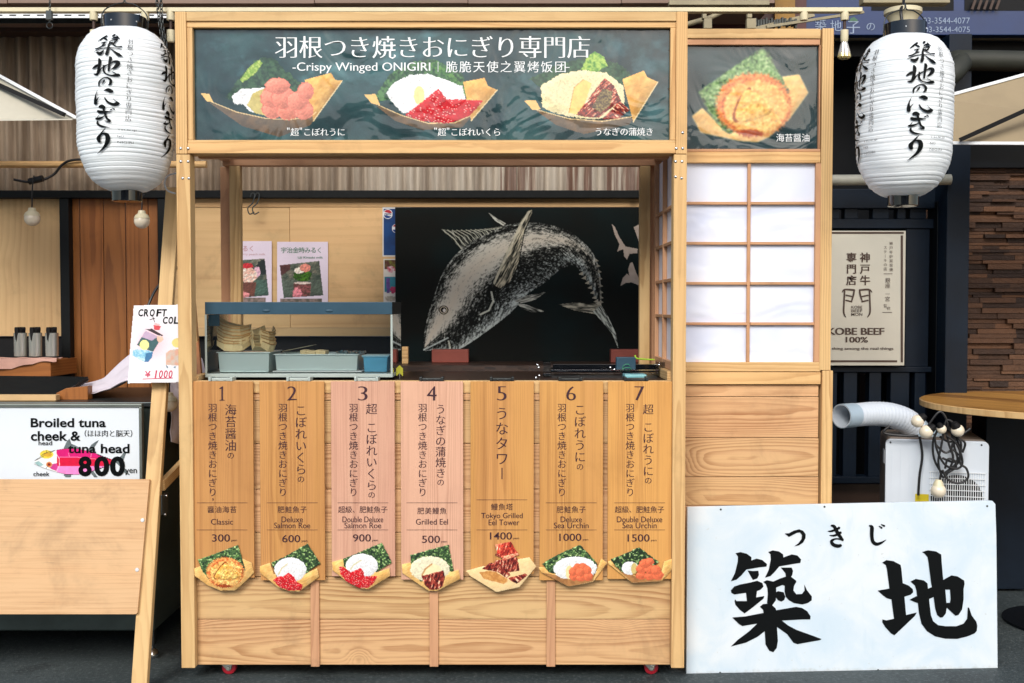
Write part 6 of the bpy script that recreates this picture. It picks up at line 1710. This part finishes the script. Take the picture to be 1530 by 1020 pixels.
for px_, lb in ((31, 'steel cup of black handled tools at the far end of the shelf'), (53.5, 'steel cup of black handled tools, middle of three on the shelf'), (78, 'steel cup of black handled tools nearest the black door frame')):
    y_ = YV + .115; p = U(px_, 540, y_); k_ = (y_ + 4) / 1600; zt__ = U(px_, 497, y_).z
    t = thing('steel_cup', lb, 'cup', (p.x, y_, zsh), 'steel cups on the shelf')
    mb = MB().lathe((p.x, y_, 0), [(.0001, zsh + .0125), (.030, zsh + .0125), (.031, zt__), (.029, zt__), (.028, zsh + .03), (.0001, zsh + .03)], 24); mb.build('cup', M['steel'], t)
    mb = MB()
    for k in range(7):
        a_ = k * .9; r_ = .004 + .015 * (k % 3) / 2
        mb.tube([(p.x + r_ * math.cos(a_), y_ + r_ * math.sin(a_), zsh + .035), (p.x + r_ * 1.3 * math.cos(a_), y_ + r_ * 1.3 * math.sin(a_), zt__ + .012 + .008 * (k % 2)), (p.x + r_ * 1.35 * math.cos(a_), y_ + r_ * 1.3 * math.sin(a_), zt__ + .02 + .008 * (k % 2))], [.007, .012, .010], 8)
    mb.build('tool_handles', M['soft_black'], t)

# ---- hanging bulbs
def bulb(px, py, Y, label, ztop, r=11.5, cord=None, group='round frosted bulbs on cords'):
    k_ = (Y + 4) / 1600; p = U(px, py, Y); R_ = r * k_
    t = thing('hanging_bulb', label, 'light bulb', p, group)
    MB().sphere(p, R_, 22, (1, 1, 1)).build('globe', M['bulb'], t)
    MB().lathe((p.x, p.y, p.z), [(R_ * .98, R_ * .30), (R_ * 1.0, R_ * .36), (R_ * .82, R_ * .74), (R_ * .52, R_ * .96), (R_ * .42, R_ * 1.35), (.0001, R_ * 1.4)], 20).build('cap', M['cream'], t)
    MB().tube(catmull(cord or [(p.x, p.y, p.z + R_ * 1.38), (p.x + .004, p.y, p.z + R_ * 1.38 + (ztop - p.z) * .5), (p.x + .012, p.y, ztop)], 5), .0032, 7).build('cord', M['cord'], t)
    return t
bulb(48, 326, 1.05, 'round frosted bulb hanging in front of the pale plywood panel', U(48, 262, 1.05).z, 11.5)
bulb(212, 330, .95, 'round frosted bulb hanging in front of the brown plank wall', U(212, 290, .95).z, 11.5)
bulb(253, 603, .33, 'round cream bulb hanging under the curled price poster', U(253, 560, .33).z, 12.5)
mb = MB().tube(catmull([U(216, 478, .62), U(222, 455, .62), U(236, 428, .66), U(262, 402, .72), U(275, 395, .74)], 6), .006, 7)
tag(mb.build('loose_cable', M['cord']), 'black cable curving behind the top of the easel leg', 'cable')
mb = MB().tube(catmull([U(268, 258, .30), U(252, 262, .30), U(246, 272, .30), U(250, 284, .30), U(262, 289, .30)], 6), .0035, 7)
tag(mb.build('white_cable', M['white_metal']), 'thin white cable loop beside the lantern bottom and the post', 'cable')
# ================================================================ dark restaurant on the right
RS = thing('restaurant_building', 'dark navy restaurant front with slatted panels and a thick column', 'building', (2.3, 1.6, 0))
YD_ = 1.95
bxp(MB(), 985, 50, 1900, 872, YD_, YD_ + .05).build('back_wall', M['night'], RS)
mb = MB()
bxp(mb, 1000, 282, 1420, 311, 1.40, 1.50, 'x')
bxp(mb, 1000, 327, 1420, 341, 1.41, 1.49, 'x')
bxp(mb, 1000, 548, 1392, 556, 1.41, 1.49, 'x'); bxp(mb, 1000, 712, 1392, 722, 1.41, 1.49, 'x')
mb.build('cross_rails', M['navy'], RS, .003)
mb = MB()
for x_, w_ in ((1240, 14), (1262, 20), (1304, 24), (1341, 12), (1360, 24)): bxp(mb, x_, 311.3, x_ + w_, 326.7, 1.42, 1.48)
for x_, w_ in ((1240, 10), (1260, 20), (1298, 18), (1330, 28), (1366, 16)): bxp(mb, x_, 556.3, x_ + w_, 711.7, 1.42, 1.48)
bxp(mb, 1353, 341.3, 1388, 547.7, 1.42, 1.48); bxp(mb, 1240, 341.3, 1352, 547.7, 1.46, 1.48)
mb.build('slats', M['navy'], RS, .002)
bxp(MB(), 1413, 50, 1447, 880, 1.25, 1.50).build('column', M['navy'], RS, .004)
bxp(MB(), 1397, 300, 1412.5, 880, 1.36, 1.46).build('post', M['night'], RS, .003)
bxp(MB(), 1472, 600, 1540, 880, 1.28, 1.45).build('plinth', M['navy'], RS, .003)
bxp(MB(), 1000, 54, 1900, 58, 1.44, 1.50, 'x').build('metal_trim', M['cream_dull'], RS)
bxp(MB(), 1000, 62, 1900, 84, 1.46, 1.52, 'x').build('upper_beam', M['night'], RS)
mb = MB(); bxp(mb, 1240, 723, 1400, 760, 1.5, 1.6, 'x'); mb.build('threshold', M['brown_paint'], RS)
bxp(MB(), 1293, 560, 1303, 632, 1.80, 1.9).build('lit_wall_patch', M['brown_paint'], RS)
MB().box(1.25, 5.2, 1.42, 1.62, 2.9, 5.2).build('upper_wall', M['navy'], RS)
# stacked stone wall
g = G('ledge_stone'); co = g.coord(); rn = g.attr('rnd'); n = g.noise(co, 12, 5, .65); n2 = g.noise(co, 60, 3, .6)
cc = g.mix(g.ss(g.M('ADD', g.M('MULTIPLY', rn, .8), g.M('MULTIPLY', n, .4)), .2, 1.0), (.03, .014, .008), (.145, .066, .03))
cc = g.mix(g.M('MULTIPLY', g.ss(n2, .55, .8), .4), cc, (.04, .022, .014))
g.set(Base_Color=cc, Roughness=.75); g.bump(g.M('ADD', n, n2), .6, .01)
SW = thing('stone_wall', 'brown stacked stone wall beside the navy column', 'wall', (3.0, 1.7, 0))
mb = MB(); q = R(1376, 251, 1900, 880, 1.68)
z = q[2]; 
while z < q[3]:
    h = random.uniform(.013, .032); x = q[0] + random.uniform(-.1, 0)
    while x < q[1]:
        l = random.uniform(.08, .28); d_ = random.uniform(0, .03)
        mb.box(max(x, q[0]), min(x + l, q[1]) - .002, 1.68 - d_, 1.76, z + .001, min(z + h, q[3]) - .001, 'x'); x += l
    z += h
mb.build('stones', g.m, SW, .004, 2)
bxp(MB(), 1376, 240, 1900, 250, 1.62, 1.78, 'x').build('coping', M['night'], SW)

# restaurant sign panel
YK = 1.36
FK = FP(YK)
q = R(1196, 344.5, 1352.5, 546, YK)
KB = thing('restaurant_sign', 'pale gold sign of a beef restaurant with a brown gate emblem', 'sign', ((q[0] + q[1]) / 2, YK, q[2]))
MB().box(q[0], q[1], YK + .001, YK + .03, q[2], q[3]).build('panel', M['gold_panel'], KB, .002)
ik = Ink(FK.at, .0012)
KX = lambda x, y: (1235 + x / 4.744, 335 + y / 4.744)
ik.rect(1200, 346.2, 1350.3, 349).rect(1200, 538, 1340.5, 541).rect(1345.8, 351.5, 1349.2, 541)
for i, ch in enumerate('神戸牛'): ik.char(ch, 1292.6, 384.5 + 17.0 * i, 15.8, mincho=.02, bold=.024)
for i, ch in enumerate('専門店'): ik.char(ch, 1272.2, 384.5 + 17.0 * i, 15.8, mincho=.02, bold=.024)
GT = lambda x, y: KX(x, y); GT.k = 1 / 4.744
for S_ in ([(110, 482, 6), (130, 462, 12), (200, 466, 12)], [(128, 470, 12), (124, 560, 12), (122, 625, 12), (136, 658, 6)], [(196, 470, 12), (188, 510, 12), (176, 550, 8)], [(138, 502, 10), (186, 512, 10)], [(136, 538, 10), (180, 548, 10)],
           [(322, 482, 6), (300, 462, 12), (232, 466, 12)], [(304, 470, 12), (308, 560, 12), (308, 625, 12), (290, 658, 6)], [(234, 470, 12), (242, 510, 12), (256, 550, 8)], [(296, 502, 10), (248, 512, 10)], [(296, 538, 10), (250, 548, 10)]): ik.stroke(S_, GT)
for i, s_ in enumerate(('KOBE', 'BEEF', 'MON')): ik.fit(s_, 1272, 456.5 + 5.4 * i, 1288.4, 460.8 + 5.4 * i, bold=.004)
ik.fit('KOBE BEEF', 1236.5, 489.5, 1321.5, 500, mincho=.022, bold=.026).fit('100%', 1263.5, 503, 1297, 511.5, mincho=.022, bold=.022)
ik.fit('the real thing among the real things', 1214, 518.5, 1335, 523.5, mincho=.008, bold=.016)
for i, ch in enumerate('神戸牛炉窯炭焼'): ik.char(ch, 1331.5, 363.5 + 6.5 * i, 5.6)
for i, ch in enumerate('ステーキの店'): ik.char(ch, 1322.8, 369.5 + 6.4 * i, 5.4, rot=ch == 'ー')
for i, ch in enumerate('銀座'): ik.char(ch, 1326.5, 418.5 + 8 * i, 8)
ik.char('一', 1326.2, 439, 7.5).char('宮', 1326, 446.5, 8).char('監', 1323, 456.5, 5.5).char('修', 1327.8, 460.5, 5.5)
ik.line(1320.5, 408.7, 1333.5, 408.7, .7).line(1318.5, 466.5, 1333, 466.5, .7)
ik.build('lettering', M['brown_ink'], KB)

# blue shop sign high up
YU = 1.32
FU = FP(YU)
q = R(1196, -60, 1900, 52, YU)
BS = thing('blue_shop_sign', 'dark blue shop sign with faded white writing and telephone numbers', 'sign', ((q[0] + q[1]) / 2, YU, q[2]))
MB().box(q[0], q[1], YU + .001, YU + .06, q[2], q[3]).build('panel', M['sign_blue'], BS, .003)
mb = Ink(FU.at, .001).rect(1302, -40, 1425, 15.5).rect(1441, -40, 1600, 15.5); mb.build('picture_panels', M['night'], BS)
ik = Ink(FU.at, .002)
for ch, x_, y_, s_ in (('築', 1226, 36, 18), ('地', 1249, 38, 18), ('子', 1275, 40, 22), ('の', 1301, 39, 15), ('玉', 1262, 40, 13)):
    if ch != '玉': ik.char(ch, x_, y_, s_, mincho=.01)
ik.fit('TEL 03-3544-4077', 1356, 26, 1449, 35, bold=-.004).fit('03-3544-4075', 1381.5, 39.5, 1449, 48, bold=-.004)
ik.build('lettering', M['faded_ink'], BS)
Ink(FU.at, .002).poly([(1268, 33), (1271, 27), (1276, 25), (1281, 29), (1282, 33), (1275, 31)]).build('leaf_mark', M['faded_green'], BS)
mb = MB()
for i in range(5): mb.beam(U(1452 + 9 * i, 14, YU - .02), U(1457 + 9 * i, 0, YU - .02), .012, .008)
mb.build('fringe', M['brown_paint'], BS)
# roof structure between the two shops: maroon wall, pipes, brackets, yellow board
BR = thing('roof_bracket', 'jumble of cream pipes and steel brackets above the small picture sign', 'bracket', U(1120, 25, .9))
mb = MB().tube([U(1020, 38, .85), U(1062, 26, .9), U(1105, 4, .95), U(1125, -8, .97)], .012, 10); mb.build('pipe', M['cream_dull'], BR)
mb = MB(); bxp(mb, 1052, 27, 1064, 42, .80, .83); bxp(mb, 1116, 27, 1130, 42, .80, .83); bxp(mb, 1050, -5, 1056, 27, .80, .83); bxp(mb, 1117, -5, 1124, 26, .80, .83); mb.build('clamp', M['cream_dull'], BR, .002)
mb = MB().beam(U(1128, 44, 1.0), U(1215, 22, 1.1), .02, .02).beam(U(1145, 40, .95), U(1290, 18, 1.15), .012, .012); mb.build('angle_bar', M['cream_dull'], BR)
bxp(MB(), 1000, 0, 1150, 7, .62, .66, 'x').build('conduit', M['cream_dull'], BR, .002)
mb = MB()
for i in range(18): bxp(mb, 1120 + 4 * i, 28 + random.uniform(-3, 3), 1123 + 4 * i, 38 + random.uniform(-3, 3), 1.02, 1.05)
mb.build('cable_clips', M['dark_steel'], BR)
BW = thing('roof_panel', 'maroon painted roof panel with a yellow board above the wing screen', 'panel', U(1100, 20, 1.3))
bxp(MB(), 1008, -60, 1205, 60, 1.30, 1.33).build('panel', plain('maroon_paint', (72, 34, 34), .5, var=.3, scale=5), BW)
bxp(MB(), 1158, -20, 1188, 44, 1.27, 1.295).build('yellow_board', plain('ochre_paint', (150, 110, 36), .5, var=.2), BW)
# cream lamp shade above the right lantern
p = U(1349, 26, .42); k_ = 4.42 / 1600
LS = thing('ceiling_lamp', 'cream flower pot shaped lamp above the lantern by the restaurant', 'lamp', p)
MB().lathe((p.x, p.y, p.z), [(.0001, -17 * k_), (17 * k_, -16 * k_), (20 * k_, -4 * k_), (25 * k_, 4 * k_), (27 * k_, 5 * k_), (27 * k_, 11 * k_), (25 * k_, 12 * k_), (.0001, 12.5 * k_)], 32).build('shade', M['cream'], LS)
MB().tube(catmull([U(1350, -20, .42), U(1350, 4, .40), U(1346, 14, .32), U(1347, 26, .30), U(1349, 40, .29)], 6), .006, 8).build('cord', M['cord'], LS)
bxp(MB(), 1290, -8, 1420, 4, .5, .56, 'x').build('mount', M['cream_dull'], LS, .003)
bxp(MB(), 1243, 20, 1262, 26, 1.2, 1.25)
# white pipe behind the lantern
mb = MB().tube([U(1000, 270, 1.22), U(1420, 268, 1.22)], .026, 16)
tag(mb.build('white_pipe', plain('dirty_white_pipe', (150, 150, 138), .5)), 'level dirty white pipe behind the right lantern', 'pipe')
mb = MB().tube(catmull([U(1385, 130, 1.15), U(1420, 112, 1.15), U(1436, 95, 1.2), U(1450, 90, 1.25), U(1700, 96, 1.25)], 5), [.05] * 21, 14)
tag(mb.build('roller_case', plain('dim_olive_metal', (44, 46, 38), .6)), 'dim rounded awning case under the blue sign', 'awning case')

# parasols whose corners reach into the view
def parasol(name_label, cor, rib, edge, mat, pole_x, Yp):
    t = thing('parasol', name_label, 'parasol', cor[0])
    MB().hexa(cor, [Vector(p) + Vector((0, .006, .006)) for p in cor]).build('canopy', mat, t)
    MB().beam(rib[0], rib[1], .018, .02).build('rib', M['soft_black'], t)
    for e in edge: MB().beam(e[0], e[1], .014, .010).build('hem', M['white_metal'], t, .002)
    MB().tube([(pole_x, Yp, 0), (pole_x, Yp, 2.75)], .022, 16).build('pole', M['dark_steel'], t)
    MB().lathe((pole_x, Yp, 0), [(.0001, 0), (.28, .001), (.28, .05), (.04, .07), (.0001, .07)], 28).build('base', M['dark_steel'], t)
M['beige_canvas'] = plain('beige_canvas', (148, 132, 104), .8, var=.06, scale=8)
M['grey_canvas'] = plain('pale_canvas', (186, 182, 166), .8, var=.06, scale=8)
parasol('beige parasol canopy reaching in beside the restaurant lantern', [U(1404, 147, .74), U(1421, 214, .66), U(1900, 216, .35), U(1900, 12, .86)], (U(1434, 209, .62), U(1600, 134, .50)), [(U(1404, 146, .735), U(1900, 10, .855)), (U(1421, 213.5, .655), U(1900, 216, .345))], M['beige_canvas'], 3.3, .6)
MB2 = None
parasol('pale parasol canopy reaching in over the cart', [U(116, 178, .62), U(108, 179, .55), U(-320, 184, .3), U(-320, -60, .7)], (U(-60, 100, .62), U(96, 171, .56)), [(U(-320, -62, .69), U(118, 178, .60))], M['grey_canvas'], -3.3, .55)

# ================================================================ portable cooler with its duct
Yc = .55
yaw = rad(-14)
pc = U(1392, 700, Yc + .15)
CO = thing('spot_cooler', 'white portable air cooler with a bent white duct behind the white signboard', 'air cooler', (pc.x, Yc + .15, 0))
CO.rotation_euler = (0, 0, yaw)
k_ = (Yc + 4) / 1600
wx, zt_ = 71.5 * k_ * 1.02, U(1392, 658, Yc).z
def rrect(x0, x1, z0, z1, r, y, n=5):
    out = []
    for cx_, cz_, a0 in ((x1 - r, z1 - r, 0), (x0 + r, z1 - r, 1), (x0 + r, z0 + r, 2), (x1 - r, z0 + r, 3)):
        for k in range(n + 1): a_ = (a0 + k / n) * math.pi / 2; out.append((cx_ + r * math.cos(a_), y, cz_ + r * math.sin(a_)))
    return out
X0, Y0 = pc.x, Yc
MB().prism(rrect(X0 - wx, X0 + wx, .10, zt_, .022, Y0)[::-1], (0, .022, 0)).build('front_plate', M['cooler_white'], CO, .003)
MB().prism(rrect(X0 - wx + .006, X0 + wx - .006, .09, zt_ + .006, .02, Y0 + .0225)[::-1], (0, .30, 0)).build('housing', plain('taupe_plastic', (104, 90, 78), .5, var=.06), CO, .004)
mb = MB()
for i in range(5): mb.box(X0 - wx + .025 + i * .036, X0 - wx + .028 + i * .036, Y0 - .0012, Y0 + .001, .14, zt_ - .03)
mb.build('ribs', M['cooler_white'], CO)
gx, gz, gr = X0 + wx - .125, U(1440, 745, Yc).z, .105
MB().lathe((gx, Y0, gz), [(.0001, -.0006), (gr, -.0006), (gr, .001)], 40, 'y').build('fan_opening', M['soft_black'], CO)
mb = MB()
for i in range(25): mb.box(gx - .108 + i * .009, gx - .108 + i * .009 + .0026, Y0 - .006, Y0 - .0032, gz - .115, gz + .115)
for i in range(10): mb.box(gx - .112, gx + .112, Y0 - .0085, Y0 - .0062, gz - .115 + i * .0255, gz - .115 + i * .0255 + .003)
mb.build('grille', M['white_metal'], CO)
for x_ in (-wx + .02, 0.02, wx - .03): MB().sphere((X0 + x_, Y0 - .0005, zt_ - .014), .004, 8).build('screw', M['dark_steel'], CO)
MB().box(X0 - .085, X0 - .03, Y0 - .002, Y0 - .0005, U(765, 751, Yc).z, U(765, 739, Yc).z).build('warning_label', plain('yellow_label', (206, 184, 24), .5), CO)
MB().box(X0 - wx + .0035, X0 - wx + .0058, Y0 + .10, Y0 + .15, zt_ - .12, zt_ - .06).build('side_label', M['white_metal'], CO)
for x_ in (-wx + .04, wx - .04):
    for y_ in (Y0 + .04, Y0 + .28): MB().lathe((X0 + x_, y_, 0), [(.0001, .0), (.02, .001), (.025, .02), (.025, .05), (.012, .089), (.0001, .0895)], 16).build('castor', M['soft_black'], CO)
inv = Matrix.Translation(CO.location) @ Matrix.Rotation(-yaw, 4, 'Z') @ Matrix.Translation(-CO.location)
dp = catmull([tuple(inv @ U(*a_)) for a_ in ((1378, 662, .72), (1370, 645, .71), (1354, 629, .68), (1330, 620, .64), (1305, 618, .60), (1282, 619.5, .55), (1257, 621.5, .49))], 30)
n_ = len(dp); rr = [.058 - .010 * min(1, i / (n_ * .85)) + .0006 * math.sin(i * 1.05) * (40 < i < n_ - 26) for i in range(n_)]
mb = MB().tube(dp, rr, 26, caps=False); mb.build('duct', M['cooler_white'], CO, 0, 2, .003)
mb = MB().tube(dp[-24:], [r + .002 for r in rr[-24:]], 26, caps=False); mb.build('duct_collar', M['duct_grey'], CO, 0, 2, .003)
mb = MB().tube(dp[18:44], [r + .0025 for r in rr[18:44]], 26, caps=False); mb.build('duct_joint', M['duct_grey'], CO, 0, 2, .003)
mb = MB().lathe((dp[0][0], dp[0][1], zt_ + .006), [(.085, 0), (.085, .008), (.064, .012), (.06, .03)], 28); mb.build('duct_base', M['duct_grey'], CO)

# ---- tangle of string lights hung over the cooler
LSn = thing('string_lights', 'tangle of black string light cable with round bulbs draped over the cooler', 'string lights', U(1410, 670, Yc))
yf = lambda px: Yc - .055 - (px - 1392) * .0006
cps = [[(1385, 622), (1372, 632), (1388, 642), (1404, 640), (1420, 640), (1436, 648), (1450, 640)],
       [(1402, 640), (1394, 660), (1396, 686), (1408, 706), (1420, 700), (1432, 690), (1434, 672), (1428, 652), (1418, 640)],
       [(1410, 645), (1406, 668), (1402, 690), (1408, 712), (1416, 706), (1424, 684), (1418, 664), (1414, 646)],
       [(1425, 645), (1436, 662), (1434, 690), (1444, 700), (1446, 714), (1432, 722), (1416, 716), (1408, 702)],
       [(1408, 684), (1424, 690), (1438, 684)], [(1420, 640), (1426, 668), (1430, 690), (1412, 706)], [(1412, 700), (1416, 686), (1426, 688), (1428, 698), (1416, 706)],
       [(1406, 706), (1404, 718), (1402, 726)], [(1374, 652), (1378, 680), (1374, 710), (1372, 740)], [(1330, 636), (1320, 646), (1340, 650), (1372, 651)], [(1384, 640), (1402, 616), (1412, 622), (1418, 642)], [(1396, 648), (1400, 672), (1412, 694), (1430, 700), (1438, 690), (1430, 664), (1414, 650)], [(1404, 652), (1418, 660), (1432, 656), (1442, 662), (1438, 676)], [(1398, 664), (1412, 676), (1424, 672), (1432, 680)], [(1410, 646), (1414, 628), (1424, 632), (1426, 650), (1420, 676)]]
for k, L_ in enumerate(cps):
    pts = [U(a_, b_, yf(a_) - .006 * (k % 4) + (.03 if k in (8, 9) else 0)) for a_, b_ in L_]
    MB().tube(catmull([tuple(p) for p in pts], 6), .0048 if k not in (8, 9) else .0055, 8).build('cable', M['cord'], LSn)
for px_, py_, r_ in ((1371, 629, 9.5), (1384, 645, 10), (1407, 641, 7), (1431, 643, 9.5), (1402, 733, 11)):
    p = U(px_, py_, yf(px_) - .02); R_ = r_ * k_
    b_ = MB().sphere(p, R_, 20).build('bulb', M['bulb'], LSn)
    up = Vector((0, 0, 1)) if py_ > 700 else Vector((.6, -.1, .5) if px_ < 1400 else (-.4, -.2, .7)).normalized()
    MB().tube([p + up * R_ * .6, p + up * R_ * 1.05, p + up * R_ * 1.5], [R_ * .75, R_ * .62, R_ * .4], 14).build('socket', M['cream'] if py_ > 700 else M['soft_black'], b_)

# ---- round table
TB = thing('round_table', 'round wooden table top on a dark post beside the cooler', 'table', (2.52, .85, 0))
tz = 1.425 - .0905 * 4.75
g_ = MB()
nb = 9
R_t = .62; ccx, ccy = (1391 - 765) * 4.75 / 1600 + R_t, .75
for i in range(nb):
    # boards cut to the circle
    a0, a1 = -1 + 2 * i / nb, -1 + 2 * (i + 1) / nb
    f = []
    ang0, ang1 = math.acos(-a0), math.acos(-a1)
    for k in range(9):
        a_ = ang0 + (ang1 - ang0) * k / 8; f.append((ccx - R_t * math.cos(a_) * 1, ccy - R_t * math.sin(a_), tz))
    for k in range(9):
        a_ = ang1 + (ang0 - ang1) * k / 8; f.append((ccx - R_t * math.cos(a_), ccy + R_t * math.sin(a_), tz))
    rt = Matrix.Translation((ccx, ccy, 0)) @ Matrix.Rotation(rad(35), 4, 'Z') @ Matrix.Translation((-ccx, -ccy, 0))
    lc = {}
    ff = []
    for p in f:
        w_ = rt @ Vector(p); ff.append(tuple(w_)); 
    o0 = len(g_.v); g_.prism(ff[::-1], (0, 0, -.028), None)
    ou, ow = random.uniform(-.05, .05), random.uniform(0, 30)
    for k, p in enumerate(f[::-1] + [(x, y, z - .028) for x, y, z in f[::-1]]): g_.wc[o0 + k] = (p[0] - (ccx - R_t + (i + .5) * 2 * R_t / nb) + ou, p[2] - tz + .1, p[1] + ow)
g_.build('table_top', M['table'], TB, .0015)
rim = MB().lathe((ccx, ccy, tz), [(R_t + .0005, -.029), (R_t + .004, -.027), (R_t + .004, -.003), (R_t + .0005, -.001)], 72); rim.build('edge_band', M['pine'], TB)
MB().tube([(ccx, ccy, .03), (ccx, ccy, tz - .03)], .03, 18).build('post', M['night'], TB)
MB().lathe((ccx, ccy, 0), [(.0001, .0), (.26, .001), (.26, .012), (.05, .03), (.0001, .03)], 36).build('base', M['night'], TB)

# ================================================================ across the street, unseen: parasols added for the glossy sign to mirror, building opposite
for i, (x_, y_, lb) in enumerate(((-4.2, -9.5, 'unseen white square parasol added for the sign to mirror, left of the camera'), (3.4, -10.5, 'unseen white square parasol added for the sign to mirror, right of the camera'))):
    t = thing('mirror_parasol', lb, 'parasol', (x_, y_, 0), 'unseen parasols added for reflections')
    mb = MB(); ap = (x_, y_, 3.9); cs_ = [(x_ - 1.4, y_ - 1.4, 3.05), (x_ + 1.4, y_ - 1.4, 3.05), (x_ + 1.4, y_ + 1.4, 3.05), (x_ - 1.4, y_ + 1.4, 3.05)]
    mb.add([ap] + cs_, [(0, 1, 2), (0, 2, 3), (0, 3, 4), (0, 4, 1)]); mb.add(cs_ + [(a, b, c_ - .28) for a, b, c_ in cs_], [(0, 1, 5, 4), (1, 2, 6, 5), (2, 3, 7, 6), (3, 0, 4, 7)])
    mb.build('canopy', M['white_sheet'], t, 0, 2, .004)
    MB().tube([(x_, y_, .05), (x_, y_, 3.85)], .03, 14).build('pole', M['dark_steel'], t); MB().lathe((x_, y_, 0), [(.0001, 0), (.4, .001), (.4, .06), (.05, .09), (.0001, .09)], 24).build('base', M['dark_steel'], t)
OB = thing('opposite_building', 'grey concrete building across the street behind the camera', 'building', (0, -16, 0))
MB().box(-9, 9, -18, -16, 0, 4.6).build('wall', plain('concrete_grey', (138, 136, 130), .8), OB)
for i in range(6): MB().box(-8 + i * 2.8, -6.4 + i * 2.8, -15.99, -15.96, 2.2, 3.8).build('window', M['black_gloss'], OB)
